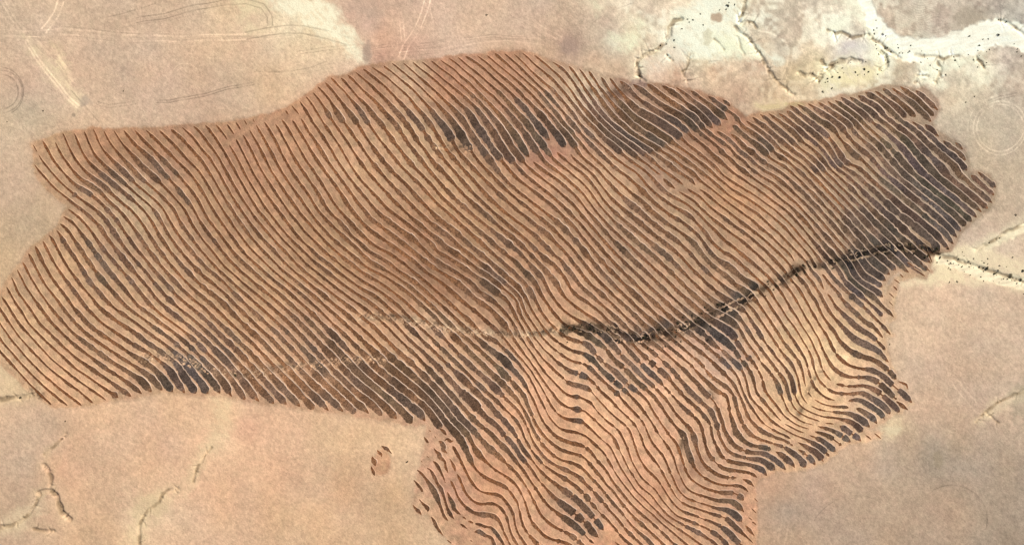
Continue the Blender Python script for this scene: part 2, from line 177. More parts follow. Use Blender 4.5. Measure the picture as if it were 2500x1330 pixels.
PLUMES = [
 ((250, 230, 188), .75, T('2268,612 2350,600 2500,632 2620,660 2620,740 2500,712 2400,694 2330,690 2240,700 2190,690 2240,672 2280,660')), ((246, 226, 186), .6, T('2345,625 2410,585 2500,528 2620,470 2620,530 2500,560 2440,605 2400,640')),
 ((246, 226, 184), .5, T('2370,1030 2400,1000 2440,972 2500,950 2560,940 2560,965 2490,985 2430,1010 2390,1045')), ((244, 222, 180), .5, T('0,1255 60,1240 90,1200 110,1205 90,1260 40,1300 0,1310')),
 ((255, 244, 208), 1.0, T('655,-10 790,-10 835,45 868,95 888,150 862,138 820,104 770,80 720,52 680,26')),
 ((244, 226, 180), .6, T('555,-10 640,-10 650,22 600,30 570,20')), ((240, 220, 176), .5, T('590,40 620,55 640,80 610,90')),
 ((236, 214, 172), .6, T('58,92 80,95 120,140 165,190 205,240 190,262 160,235 110,175 75,130')), ((240, 218, 170), .5, T('128,110 145,120 178,205 165,200 140,160')),
 ((228, 198, 164), .5, T('125,0 155,0 142,40 120,66 105,66')),
 ((255, 255, 228), .9, T('1640,20 1700,10 1790,-5 1830,10 1815,60 1825,90 1870,130 1905,150 1850,140 1790,140 1720,145 1660,130 1640,100 1650,70')),
 ((255, 255, 211), .6, T('1740,85 1800,90 1840,120 1850,140 1780,135 1750,120')), ((255, 253, 212), .8, T('1490,95 1530,85 1570,60 1560,95 1540,120 1500,112')), ((255, 247, 206), .6, T('1400,0 1460,-5 1465,30 1440,15')),
 ((255, 238, 210), .8, T('1560,145 1640,120 1670,135 1650,150 1570,170 1555,160')), ((255, 255, 226), .85, T('2020,60 2050,36 2085,60 2070,80 2030,100')), ((255, 253, 221), .7, T('2040,0 2110,-10 2110,40 2075,30')),
 ((246, 232, 182), .8, T('2000,205 2015,182 2050,156 2090,150 2130,160 2155,150 2150,175 2110,195 2060,205 2010,225')), ((255, 253, 222), .8, T('2130,40 2160,140 2180,160 2160,165 2130,140 2110,90 2105,40')),
 ((255, 255, 224), .8, T('2240,150 2300,150 2380,140 2400,128 2385,150 2330,170 2300,180 2300,215 2260,205 2240,185')), ((253, 243, 210), .5, T('2395,160 2400,200 2360,250 2350,240 2380,200')),
 ((212, 202, 192), .6, T('2050,95 2110,92 2120,120 2090,150 2040,145')), ((242, 222, 168), .5, T('1840,255 1880,250 1960,250 1950,262 1860,275')),
 ((250, 230, 184), .5, T('2290,640 2330,650 2350,680 2300,690 2240,680 2250,660')), ((240, 214, 168), .5, T('520,975 570,975 560,1050 520,1110 480,1150 470,1200 450,1210 470,1120 510,1060')),
 ((236, 212, 164), .5, T('330,1200 420,1195 340,1330 300,1330')), ((232, 206, 160), .4, T('0,905 40,930 90,960 60,975 0,960')), ((244, 220, 176), .6, T('2140,1025 2200,1020 2210,1050 2180,1075 2150,1060'))]
# wheel tracks: (half gauge px, width px, factor, line)
ARC = lambda cx, cy, r, a0, a1: [(cx + r * math.cos(math.radians(a)), cy + r * math.sin(math.radians(a))) for a in np.linspace(a0, a1, 26)]
TRACKS = [
 (6,2.2,1.07,T('-10,90 100,96 220,92 360,102 500,98 640,90 720,84')),(6,2.2,.94,T('60,80 180,84 300,98 440,103 560,96 640,100')),(5,2,1.06,T('150,80 260,78 360,86 480,84')),(5,2,.93,T('300,60 380,48 470,30 540,16 600,14')),
 (6,2,1.07,T('70,95 110,130 160,190 200,240 240,292')),(4,2,1.07,T('90,100 140,160 178,225')),(5,2,.95,T('20,-5 50,55 95,105 140,160')),(5,2.4,.92,T('880,112 940,120 1010,114 1100,106 1180,92 1260,90')),(4,2,.92,T('880,128 960,134 1050,126 1150,110')),
 (6,2,.95,T('700,80 760,92 830,112 870,118')),(5,2,1.06,T('1060,-5 1052,40 1035,80 1010,118')),(5,2,.94,T('640,180 740,176 820,160')),(4,2,1.05,T('400,130 520,140 640,130')),(5,2,.95,T('1240,30 1300,60 1380,110')),(5,2,1.05,T('1400,110 1360,60 1340,10')),
 (4,2,.95,T('0,310 60,300 110,310 160,300')),(5,2,1.05,T('2420,230 2460,260 2500,270')),(5,2,.96,T('2180,760 2260,840 2340,900')),(6,2,.96,T('1960,1200 2060,1180 2200,1190 2340,1180')),(5,2,1.04,T('300,1050 420,1080 560,1070 700,1110 900,1090')),
 (7,3.0,1.14,T('-10,78 60,84 150,76 250,86 330,93 420,95 520,92 600,92')), (9,2.5,0.80,T('600,90 650,78 700,73 740,72 800,84 850,100')),(9,2,0.86,T('150,72 250,84 340,92')),
 (5,2.5,0.80,ARC(2,224,46,-95,80)), (0,2,0.76,ARC(-4,224,60,-95,85)),
 (6,2.2,0.76,T('330,50 400,38 480,16 560,6 600,2 640,16 658,40 660,64')), (0,1.8,0.80,T('260,42 330,22 380,6')),
 (7,3.0,1.24,T('1044,-5 1036,30 1022,62 1006,90 990,112 978,142')), (4,2.2,1.16,T('975,20 980,60 985,100')), (0,2,1.16,T('1050,20 1060,60 1058,90')),
 (3.5,4,1.20,T('60,98 95,150 130,195 165,240 190,262')), (4,3,1.16,T('5,0 35,50 60,78')), (0,9,1.14,T('125,115 150,150 175,200')), (0,2,0.73,T('170,220 205,258 240,300')),
 (7,4,1.20,T('148,0 138,30 122,55 105,75')),
 (4,1.8,0.74,T('235,250 262,258 300,255 330,250')), (3,1.8,0.74,T('382,246 410,246 450,240 500,232 560,215 620,203')),
 (4,2.6,1.17,ARC(2440,312,62,0,360)), (0,2,1.10,ARC(2440,312,78,120,260)),
 (0,1.8,0.76,ARC(2325,1270,86,-130,15)), (0,1.6,0.84,ARC(2090,1330,120,-150,-60)), (9,4,1.12,T('1904,1335 1918,1270 1928,1205')),
 (5,2,1.14,T('1310,62 1340,78 1376,98')), (4,1.6,0.86,T('1270,60 1310,82 1345,104')), (0,1.6,0.76,T('1495,27 1520,18 1548,8')), (0,1.6,0.86,T('1445,60 1470,42')),
 (5,2,1.12,ARC(452,190,30,-150,-20)), (3,2.2,0.88,T('905,118 950,108 1000,112 1060,104 1120,96 1200,88 1300,96')), (7,2.2,1.12,T('905,128 960,122 1000,116 1080,112 1160,98 1240,92 1330,104')),
 (4,2,0.86,T('730,128 800,118 870,112')), (5,2.4,1.16,T('1912,200 1926,160 1930,130')), (0,3,1.14,T('1930,130 1915,105 1880,82 1850,76')),
 (8,3,1.12,T('2330,930 2350,955 2390,1000')), (0,2,0.86,T('620,175 700,176 760,165 800,150')),(0,1.8,0.80,T('1780,155 1756,148 1730,150')),
 (3,2,0.86,T('2405,250 2440,238 2480,232'))]

# furrow survey: number, start x, start y, then steps dx, dy (px)
FURROW_DATA = [
    [-18,-40,844,2,2,2,2,2,3,2,3,1,2,2,2,2,2,2,3,2,2,1,3],
    [-17,-40,810,5,6,5,8,6,7,5,7,5,8,6,6,6,7,6,7,6,6,6,7,6,7,6,6,6,7,6,7,6,6,6,7,6,7,6,6,6,7,7,6,7,7,6,6,6,6,7,6,7,6,6,6,8,6],
    [-16,-40,773,5,7,5,7,6,7,4,8,6,7,5,7,5,8,5,8,5,6,6,8,6,6,6,6,6,8,6,7,5,7,6,6,6,7,7,7,6,6,6,6,6,6,7,7,7,6,6,6,7,7,7,5,6,6,8,5,6,6,8,6,6,6,8,5,7,5,2,2],
    [-15,-40,736,5,6,5,8,5,7,5,7,5,8,5,8,6,7,4,7,6,8,5,7,5,7,5,8,5,7,6,7,6,7,6,7,6,6,5,8,6,6,6,7,7,7,6,6,6,6,6,6,7,7,7,6,6,6,8,5,6,6,7,6,7,6,7,6,7,5,8,5,6,6,8,5,7,5,7,6,8,6],
    [-14,-40,696,5,6,5,8,4,8,5,8,5,7,4,7,6,8,4,8,6,7,4,7,6,8,4,8,6,7,5,7,5,8,5,7,5,7,6,7,6,7,6,6,6,7,6,7,6,6,7,7,6,6,7,7,6,6,6,6,7,6,7,6,7,6,7,5,8,5,6,6,8,6,6,5,8,5,8,5,7,5,7,6,7,6,7,6,6,6,8,5],
    [-13,-40,656,5,6,5,8,5,7,5,7,2,3],
    [-13,2,724,5,8,5,7,5,7,5,8,4,8,5,8,5,7,4,7,6,8,6,7,6,7,6,6,6,7,6,7,6,6,6,7,6,7,6,6,6,6,6,7,6,7,7,6,7,6,7,6,7,5,7,6,7,5,7,6,7,6,7,5,7,5,8,6,8,4,7,6,7,5,8,5,7,5,7,5,8,5,7,5,3,2],
    [-12,14,700,4,8,4,8,5,8,4,8,5,8,5,8,5,6,5,8,5,8,4,8,5,8,5,6,6,7,7,7,6,6,6,7,7,6,6,7,7,6,7,6,6,6,7,6,7,6,6,6,7,6,6,6,7,6,6,6,7,6,7,6,8,4,8,5,7,5,7,5,8,5,8,6,6,4,8,6,8,4,7,6,7,4,8,5,8,5,2,2],
    [-11,26,677,4,8,4,9,3,8,3,8,4,8,6,7,6,7,5,8,5,6,6,8,4,8,5,7,5,7,5,8,5,8,6,6,7,6,7,6,6,7,6,6,7,6,7,7,6,6,6,6,8,6,6,6,7,6,7,6,6,5,8,5,8,6,7,4,7,6,8,4,7,6,7,5,8,5,8,5,7,5,7,5,8,5,7,5,7,5,8,6,8,4,6,6,6,3],
    [-10,40,658,4,8,4,8,4,8,4,8,4,8,5,8,5,7,5,7,5,8,5,8,5,6,6,8,5,7,5,7,6,8,5,6,5,8,6,6,7,7,7,6,6,7,6,6,6,6,7,6,7,6,6,6,8,6,7,5,7,5,8,6,7,5,7,5,7,6,7,6,8,4,7,6,7,5,8,5,8,4,8,5,7,5,7,4,8,6,7,5,7,5,8,6,7,6,7,5,4,4],
    [-9,53,640,5,8,4,8,4,8,4,8,4,8,5,7,5,8,4,7,5,8,5,8,6,7,5,7,5,8,6,7,4,7,6,7,6,7,6,7,6,7,6,6,6,7,6,7,6,6,6,7,7,5,7,6,8,5,7,5,7,6,8,5,7,5,7,6,7,5,7,5,8,6,7,4,8,6,7,4,8,4,8,6,8,4,8,5,7,5,7,4,8,5,8,5,6,6,6,7,6,7,6,6,4,4],
    [-8,67,618,5,8,3,8,4,8,4,8,5,8,4,8,4,8,4,8,6,8,4,8,6,6,6,8,5,6,6,8,5,6,6,8,4,8,6,7,5,7,6,6,6,8,5,6,6,7,7,7,7,6,6,6,7,6,7,6,7,4,7,6,8,5,8,5,7,5,7,5,8,5,8,5,7,4,7,6,8,4,8,6,8,4,7,5,7,5,8,4,8,6,8,4,6,6,8,5,6,6,6,7,6,7,6,7,6,6],
    [-7,83,600,4,8,4,8,3,8,4,8,4,8,4,8,6,8,4,8,4,7,5,8,5,7,6,8,5,6,5,8,6,6,6,8,4,8,6,6,5,8,5,8,6,6,6,7,6,7,6,6,6,8,6,6,7,6,7,5,8,5,6,6,8,4,8,6,8,4,7,6,7,4,8,5,8,5,7,5,7,5,8,5,8,5,7,4,8,5,7,5,8,5,8,5,7,5,7,5,6,7,6,7,6,7,5,7,5,7,6,7,6,7,4,5],
    [-6,102,588,4,8,4,8,4,8,4,8,4,8,4,8,6,8,4,8,5,7,5,7,6,8,4,7,6,7,6,8,5,6,5,8,6,7,5,7,5,8,6,7,5,7,5,7,7,7,7,6,6,6,6,6,6,6,8,6,7,6,7,4,8,6,8,4,7,6,7,4,8,6,7,5,7,5,8,4,8,5,8,4,8,4,8,5,8,4,6,6,8,5,8,5,6,6,8,6,6,5,6,7,6,7,4,8,5,7,5,8,5,8,5,7,6,7,3,5],
    [-5,118,574,5,7,5,8,4,8,4,8,4,8,4,7,4,8,5,8,5,8,4,8,6,7,5,7,5,8,6,6,5,8,5,7,6,7,6,7,6,7,6,6,6,8,5,6,5,8,6,6,7,6,7,6,8,6,6,5,8,5,7,6,7,4,8,6,8,4,8,5,7,5,7,5,8,5,6,6,8,6,6,5,8,5,8,4,8,6,7,4,7,6,8,6,6,4,8,6,7,6,6,6,5,7,6,8,4,7,4,8,6,8,5,7,5,7,6,7,5,7,3,6],
    [-4,136,562,6,7,4,8,4,8,5,8,5,7,4,8,6,8,5,6,5,8,6,8,4,7,5,7,5,8,4,8,5,8,5,8,4,7,6,7,6,6,7,6,6,8,5,6,6,7,7,7,7,6,6,6,8,5,6,5,8,5,8,5,7,5,7,5,8,6,7,4,7,6,8,6,6,5,8,5,7,6,7,5,8,5,8,5,6,5,8,6,7,6,7,5,6,6,8,6,6,6,6,7,6,7,5,7,5,7,6,7,6,7,6,7,6,6,6,8,5,7,3,8,5,7,3,2],
    [-3,145,546,7,5,6,6,6,7,6,7,4,8,5,7,5,8,5,8,5,7,5,7,5,8,4,8,6,7,6,7,4,8,6,7,5,7,5,8,6,6,6,7,6,7,6,6,6,7,6,7,6,6,6,7,6,7,6,6,7,6,7,6,7,6,7,5,8,5,8,5,7,5,7,6,7,5,7,5,8,6,7,5,7,5,8,6,7,5,7,5,7,6,7,6,6,6,7,6,7,6,6,6,6,6,6,8,6,6,6,6,7,7,6,7,6,6,7,7,6,7,5,6,5,8,6,7,4,7,5,8],
    [-2,153,528,7,5,8,5,7,5,6,7,5,7,6,7,5,8,5,7,6,7,5,8,5,6,6,8,4,8,6,6,5,8,5,7,6,7,5,8,5,7,6,7,6,6,6,8,6,6,6,7,6,7,6,6,6,8,5,6,6,8,5,6,6,8,6,6,8,6,7,4,7,6,8,5,7,5,7,6,7,6,7,5,8,5,7,6,7,4,8,6,6,6,8,5,6,6,7,6,7,6,6,6,7,6,7,7,6,6,6,6,6,6,6,7,7,7,6,6,7,6,6,8,5,6,6,7,5,7,5,8,5,8,4,8,4,8,4,4],
    [-1,164,510,8,6,7,6,7,5,7,6,6,7,6,6,6,7,5,7,6,7,5,7,5,8,4,8,6,7,5,7,5,8,6,6,6,8,6,6,6,7,6,7,6,6,6,8,6,6,6,7,6,7,6,6,5,8,6,6,5,8,6,6,6,8,6,6,5,7,6,7,6,6,7,6,7,6,7,6,7,6,7,5,8,5,7,5,7,5,8,6,7,5,7,5,6,6,8,6,6,6,7,6,7,6,6,6,6,7,7,6,7,7,6,6,6,6,6,6,7,7,6,7,6,6,5,7,6,7,6,8,5,6,5,8,5,8,5,7,5,7,5,8,6,7],
    [0,83,402,5,8,6,7,6,7,6,6,6,8,6,6,6,7,6,6,6,6,8,6,6,5,8,6,6,6,7,6,7,6,7,5,7,5,8,6,6,6,7,6,7,6,6,6,7,6,6,6,5,8,4,8,6,8,4,6,6,8,6,7,5,7,5,7,6,7,6,7,6,7,5,8,6,6,5,7,6,7,6,6,6,7,6,7,6,7,6,7,6,6,6,8,5,6,5,8,6,7,6,7,6,6,8,6,6,6,7,6,7,6,7,4,7,6,8,6,6,5,8,5,7,6,7,6,6,6,8,6,6,6,6,6,7,6,7,6,6,6,6,7,7,6,7,7,6,6,6,6,6,6,6,8,6,6,6,7,6,7,6,7,5,7,5,8,6,6,5,8,5,7,6,7,6,7,6,7,6,6],
    [1,80,354,2,3,1,3,1,2,2,3,2,3,1,2],
    [1,93,378,5,8,4,8,6,6,6,8,5,6,6,8,6,6,6,7,6,7,7,6,6,6,7,6,7,6,6,6,8,6,6,5,8,5,7,6,7,5,8,5,7,6,7,5,6,6,7,7,6,6,5,8,6,7,4,7,6,8,4,8,6,6,4,8,6,8,5,6,5,8,6,7,6,7,6,7,6,7,6,6,6,7,6,7,6,6,6,7,5,7,6,7,5,7,6,7,6,7,6,6,6,8,6,6,6,6,7,6,7,6,6,6,8,6,6,6,8,5,6,6,8,5,6,6,8,6,6,6,7,6,7,6,6,6,6,6,8,6,6,6,6,7,6,6,7,7,7,6,6,6,6,6,6,7,7,7,6,6,6,7,5,7,6,6,6,8,6,6,5,8,6,6,5,8,6,6,7,7,6,7,7,6,6,6,6,7,2,2],
    [2,103,344,4,8,4,8,5,8,4,8,4,8,6,8,4,7,6,7,6,7,6,7,6,6,6,8,6,6,6,6,7,6,7,5,8,5,8,4,8,5,7,5,7,6,7,6,7,6,6,6,6,6,6,7,6,7,6,6,6,7,6,7,5,8,5,7,5,7,5,8,6,8,4,6,6,8,4,8,6,6,6,8,6,6,6,8,6,6,5,7,6,7,5,7,6,7,6,6,6,8,6,6,6,7,6,7,6,6,6,7,6,7,6,6,7,6,7,6,7,6,7,6,7,5,7,5,7,6,7,6,6,6,7,6,7,6,6,6,6,7,7,6,7,7,6,6,6,6,7,6,7,6,6,6,6,6,7,7,7,6,6,7,6,6,6,6,6,8,6,6,6,7,6,7,6,6,6,8,6,6,6,7,6,7,6,6,6,6,6,8,6,6,6,6,6,7,7,6],
    [3,134,348,3,8,4,8,4,8,5,8,4,8,6,6,6,8,4,7,6,7,6,7,6,7,6,6,8,6,8,4,7,5,7,5,8,4,8,6,6,6,6,7,6,7,6,6,7,6,7,6,6,6,7,6,6,7,6,7,5,6,6,8,6,7,5,7,5,8,5,7,5,7,5,8,5,8,6,7,4,7,6,8,6,6,5,8,5,6,6,8,6,6,6,7,6,7,6,7,6,7,6,6,6,7,6,7,6,6,6,6,8,6,6,6,7,6,7,6,7,5,7,5,7,6,7,6,6,7,6,7,7,6,7,6,6,6,6,6,7,6,7,6,6,7,6,6,7,6,7,7,6,6,7,6,7,6,6,6,6,6,6,7,6,7,6,6,6,7,6,7,6,6,6,7,6,7,6,6,6,7,6,7,6,6,6,7,7,7,6,6,6,7,7,7,6,6,6,6,2,2],
    [4,152,325,4,8,3,9,3,8,4,8,4,8,4,8,4,8,5,8,5,7,6,7,6,7,6,7,6,6,8,6,6,5,8,5,7,6,7,5,7,6,7,7,6,6,6,6,6,6,8,6,6,6,8,6,6,5,8,6,6,6,6,7,6,6,6,8,4,7,6,7,4,8,5,8,5,8,4,7,6,7,4,8,5,8,5,7,6,7,5,8,6,6,5,8,6,6,6,7,6,7,6,6,6,7,6,7,6,6,7,6,6,7,7,6,6,6,8,6,6,5,8,6,6,6,7,6,7,6,6,6,6,6,7,7,7,6,6,7,6,6,7,6,7,6,6,6,7,6,7,6,6,6,6,6,8,6,6,6,6,7,6,7,7,6,6,6,6,7,7,7,6,6,6,7,6,7,6,6,6,7,6,7,6,6,6,7,6,7,6,6,6,6,6,8,6,6,6,6,7,6,6,7,7,7,6,6],
    [5,180,326,4,8,3,8,3,8,4,9,3,8,4,8,5,8,5,7,5,7,7,7,7,6,6,6,6,6,7,6,7,6,7,6,7,6,7,6,7,5,6,6,8,5,6,6,8,6,6,6,8,6,6,5,7,7,6,6,6,6,6,8,5,7,5,7,5,8,4,8,4,8,4,8,5,8,5,7,5,7,5,8,5,8,5,6,6,8,6,6,6,8,5,6,6,8,6,6,7,6,6,7,6,7,6,6,6,6,7,6,7,6,6,6,8,6,7,5,7,5,8,6,6,6,7,6,6,6,6,7,6,7,7,6,6,6,6,7,7,6,7,6,6,7,6,6,7,6,7,6,6,6,7,6,7,6,6,6,6,7,6,7,6,6,6,6,7,7,6,7,6,6,6,7,6,7,6,6,6,7,6,7,7,6,6,7,6,7,6,6,6,6,6,6,7,7,7,6,6,7,7,6,7,6,6,6,6,6],
    [6,204,321,4,9,3,8,3,8,4,8,4,9,4,8,4,7,6,8,6,6,6,6,6,7,7,6,7,7,6,6,7,6,7,6,7,5,7,6,6,6,7,6,7,6,6,6,7,6,7,6,7,6,7,6,6,5,7,7,5,7,6,7,4,7,5,8,4,8,5,8,4,8,4,8,5,8,5,7,6,7,4,8,6,7,6,7,6,7,5,7,6,6,6,8,6,6,6,6,7,7,6,7,6,6,8,6,6,5,8,5,6,6,8,6,6,6,8,6,6,6,6,6,6,6,6,7,6,7,7,6,7,6,6,6,6,7,7,6,7,6,6,7,6,6,7,6,7,6,6,6,7,6,7,6,6,6,6,7,6,7,6,6,6,6,7,7,6,7,6,6,6,7,6,7,7,6,6,7,6,7,6,6,6,6,6,7,6,7,7,6,7,6,6,6,6,6,7,6,7,6,6,6,8,6,6,6,6,6,7,6,3,2],
    [7,226,315,4,8,4,9,2,8,4,8,4,8,5,8,5,7,6,7,6,6,6,7,7,7,7,6,6,6,6,6,6,7,6,7,7,6,6,6,7,7,6,6,7,5,7,6,7,6,7,6,7,6,7,6,6,6,6,6,6,8,4,6,5,8,4,9,4,8,5,7,4,8,5,8,5,7,6,7,5,8,5,7,6,7,6,7,5,7,6,7,6,7,6,6,6,7,7,7,6,6,6,6,8,5,6,6,8,6,6,5,8,6,6,6,6,7,6,7,6,6,6,6,7,6,7,7,6,6,6,6,8,7,6,6,6,6,8,6,6,6,6,6,8,6,6,6,6,6,7,6,7,6,6,6,6,7,6,7,6,6,7,6,6,7,6,7,6,6,7,7,6,7,6,6,6,7,6,7,6,6,6,6,6,7,7,6,6,7,7,6,6,6,6,6,8,6,6,6,6,6,7,6,7,7,6,7,6,6,6,6,7,6,5,4],
    [7,1138,1337,8,5,8,5,6,5,8,6,6,6,6,7],
    [8,253,320,3,8,4,8,4,8,6,8,5,7,5,7,6,7,6,7,6,7,6,7,6,6,6,6,6,7,6,7,6,6,6,7,7,6,7,6,7,5,7,6,7,6,7,6,6,6,6,6,7,7,6,7,6,6,6,6,5,8,4,8,4,8,4,8,4,8,5,8,5,7,6,7,5,8,5,6,6,8,5,7,5,7,6,7,6,7,6,6,6,8,6,6,6,6,6,7,7,7,6,6,7,6,7,6,7,6,6,6,6,6,7,6,7,6,6,6,8,6,6,6,7,6,7,6,6,6,8,6,6,6,7,6,7,6,6,6,7,6,7,6,6,6,6,6,7,6,7,6,6,7,6,7,6,6,6,6,6,7,6,7,7,6,6,7,6,7,6,6,7,6,6,7,6,7,6,6,6,6,6,7,7,7,7,6,6,6,6,6,6,6,7,7,7,6,6,6,6,7,8,6,6,6,7,5,7,6,7,5,7,6,4,5],
    [8,1125,1302,7,6,8,4,8,5,8,5,8,4,8,4,7,4,7,6,5,8,5,6,6,8,5,7,2,3],
    [9,277,319,5,8,4,8,5,7,5,8,6,6,6,8,6,6,6,7,6,7,5,6,6,8,6,6,7,6,6,6,7,6,7,6,6,6,7,6,7,6,6,7,6,6,7,7,6,6,6,7,6,7,6,6,6,7,6,7,5,7,4,8,4,8,4,9,4,8,4,7,6,7,4,8,6,8,5,6,5,8,6,6,6,8,6,6,6,8,5,6,6,8,5,6,6,8,6,6,7,6,7,6,6,6,8,6,6,6,6,6,8,6,6,6,8,6,6,5,8,6,6,5,7,6,7,6,7,6,7,6,6,6,8,6,6,6,7,6,7,6,6,6,6,6,7,6,6,7,7,7,6,6,6,6,6,7,6,7,6,6,6,6,6,7,7,7,6,6,6,7,7,7,6,6,6,6,6,7,6,7,6,6,7,6,6,6,7,7,6,6,6,7,7,6,7,6,6,6,8,5,6,5,8,6,6,6,8,6,6,6,6,6,6,8,4,4],
    [9,1125,1278,3,2,2,2,2,2,4,1,2,1,2,2],
    [9,1156,1298,8,4,8,2,10,1,8,3,8,4,4,8,4,8,5,8,4,7,5,8,4,8,5,7,3,6],
    [10,301,318,5,8,6,7,5,7,6,7,6,7,7,6,6,6,7,6,7,6,6,6,7,6,6,6,6,8,5,6,6,7,6,7,6,6,7,7,6,6,7,7,5,6,6,8,5,6,6,8,6,7,5,7,5,7,6,7,5,8,4,8,4,8,4,8,5,8,4,7,6,7,5,8,5,6,6,8,6,7,6,7,5,7,5,7,6,8,6,6,6,8,5,6,7,6,6,6,6,7,7,6,7,6,7,5,7,6,6,6,8,6,6,6,8,6,6,5,8,6,6,5,8,6,6,6,7,6,7,6,7,6,7,6,6,6,6,6,7,6,7,6,6,6,6,7,6,7,7,6,6,6,6,7,7,7,6,6,6,6,6,7,6,7,6,6,6,6,6,8,7,6,6,6,6,7,7,7,6,6,6,6,6,7,6,6,7,7,7,6,6,6,8,5,6,6,8,5,6,6,8,6,6,6,6,6,7,6,7,6,6,7,6,6,7,7,5,6,2,2],
    [10,1118,1248,2,2,2,3,3,1],
    [10,1132,1260,2,2,3,2,3,2,2,1],
    [10,1150,1272,8,4,8,2,9,2,9,2,8,2,8,4,7,6,5,8,6,7,4,8,5,7,4,8,3,9,5,8,5,7,4,8,6,8],
    [11,328,318,6,8,6,6,6,7,6,7,6,6,7,6,6,6,7,7,6,6,6,7,6,6,7,6,6,7,7,7,6,6,6,6,6,6,6,7,6,7,6,7,6,7,6,7,5,7,5,7,6,7,4,8,4,8,4,8,4,8,4,8,4,8,6,8,6,7,5,7,5,7,6,7,6,8,4,6,6,8,6,7,5,7,5,8,6,6,6,7,6,7,6,6,7,6,7,6,6,6,7,6,7,6,6,6,7,6,7,6,7,6,7,6,7,5,7,5,8,6,6,6,7,6,7,6,6,6,8,6,6,6,6,6,7,6,7,6,6,6,6,6,7,7,6,7,7,6,6,6,6,7,6,7,6,6,6,6,7,6,6,7,7,7,6,6,6,7,6,7,6,6,6,6,6,7,6,7,6,6,7,6,7,7,6,6,7,6,7,5,7,6,7,6,7,6,7,6,6,5,8,6,6,6,7,6,7,6,6,6,7,6,6,7,7,6,5,7,6,7,5,7],
    [11,1100,1172,4,8,4,8,4,8,2,8,4,9,4,7,6,8,6,6,6,6,8,6,8,4,8,4,9,1,9,1,9,0,9,1,8,3,7,6,5,7,4,9,3,8,3,8,4,8,4,8,4,8,4,8,4,8,6,8,4,7,6,7,6,7,4,5],
    [12,356,318,6,6,6,7,7,7,7,6,6,6,6,6,6,7,7,6,7,7,6,6,6,6,6,7,7,6,7,6,6,6,6,7,6,6,6,8,6,6,5,8,5,8,4,7,5,8,5,7,4,8,4,8,5,8,5,8,4,8,4,7,6,7,5,8,5,8,6,6,4,8,6,7,5,7,5,8,6,7,5,7,5,8,6,6,6,7,6,7,7,6,7,6,6,6,7,6,7,6,6,6,6,6,8,6,6,6,8,6,6,6,8,5,6,5,8,6,6,6,7,6,7,6,7,6,7,6,6,6,7,6,7,6,6,6,6,6,7,6,6,7,7,7,6,6,6,6,6,6,7,7,7,7,6,6,6,6,6,6,6,7,6,7,7,6,6,6,6,7,7,7,6,6,6,7,6,7,6,6,6,6,8,6,6,6,8,6,6,5,8,5,6,6,8,6,6,6,8,5,6,6,8,5,6,6,8,6,6,6,8,5,6,6,8,5,6,7,5,7,5,8],
    [12,1116,1156,4,8,4,8,3,8,3,8,4,9,4,8,6,7,6,6,7,6,8,4,9,2,8,0,10,-2,8,0,10,2,7,5,7,5,6,8,4,8,4,8,2,8,2,9,2,9,2,8,4,9,4,8,4,7,6,8,4,8,6,6,6,8,6,6,7,6,7,5,3,2],
    [13,388,318,6,6,6,7,7,6,7,7,6,6,6,6,6,7,6,7,6,6,6,7,6,7,6,6,7,6,6,6,7,7,6,7,4,8,5,7,5,7,4,8,5,8,5,8,4,8,5,8,5,7,4,7,5,8,5,8,4,8,6,7,4,7,6,8,4,8,6,7,5,7,5,8,6,7,5,7,5,7,6,7,6,6,6,7,7,7,7,6,6,6,6,6,6,6,7,7,7,6,6,6,8,6,6,5,7,6,7,6,7,6,7,6,7,5,7,6,7,5,7,6,6,6,8,6,6,6,6,6,8,6,6,6,6,6,7,7,7,6,6,7,6,6,7,6,7,6,6,6,6,6,7,7,7,6,6,7,6,6,6,6,6,6,7,7,6,7,7,6,6,6,6,7,6,7,6,6,7,6,7,6,7,6,7,6,7,5,7,5,7,6,7,6,7,5,7,5,8,6,6,6,8,6,6,5,8,6,6,6,6,6,6,7,6,7,6,7,4,8,6,7,5,7,5,8,2,2],
    [13,1105,1088,4,8,5,8,4,7,4,8,4,8,4,9,4,8,4,8,4,8,4,8,5,7,5,8,6,7,6,6,8,4,9,2,9,2,9,0,9,2,8,2,7,6,6,7,5,7,6,8,4,7,4,8,2,9,2,9,1,9,2,8,3,9,4,8,4,8,6,7,4,8,6,6,6,7,8,6,6,5,8,5,8,5,8,3,8,4,9,3,3,2],
    [14,417,316,7,6,6,6,7,6,7,6,6,6,6,7,6,7,6,6,6,8,6,6,6,6,6,8,5,7,5,7,4,8,6,8,4,7,5,8,5,7,4,8,4,8,5,8,5,8,4,8,5,7,5,8,4,7,6,8,4,8,5,7,5,7,5,8,5,8,6,6,5,8,5,7,6,7,6,7,6,7,6,6,6,7,6,7,6,6,7,6,6,6,7,7,6,7,6,6,7,6,7,6,7,5,7,6,7,5,7,6,7,6,7,6,6,5,8,6,6,5,8,6,6,6,7,6,7,6,6,6,8,6,6,6,7,6,7,6,6,6,7,6,7,6,6,6,6,6,8,6,6,7,6,6,7,6,7,7,6,6,6,6,6,6,7,7,6,7,7,6,6,6,6,7,6,7,6,6,8,5,6,6,8,5,6,6,8,6,6,6,8,5,6,6,8,5,6,6,7,6,7,6,6,6,6,7,7,7,6,6,5,7,6,7,6,7,5,7,5,8,6,6,6,8,6,6,6,7,6,7,6,6,5,8,5,8,4,8,3,8,4,8,4,8,3,8,4,8,4,8,6,8,6,6,8,6,6,6,8,4,8,4,8,4,8,3,9,3,8,4,7,6,6,6,6,8,4,7,6,7,4,8,2,9,2,9,2,8,1,10,3,8,2,9,4,8,5,7,5,8,6,6,6,8,6,6,7,6,7,4,9,4,8,4,9,2,8,2,9,3,9,3,8,4,7,5,7,5,5,4],
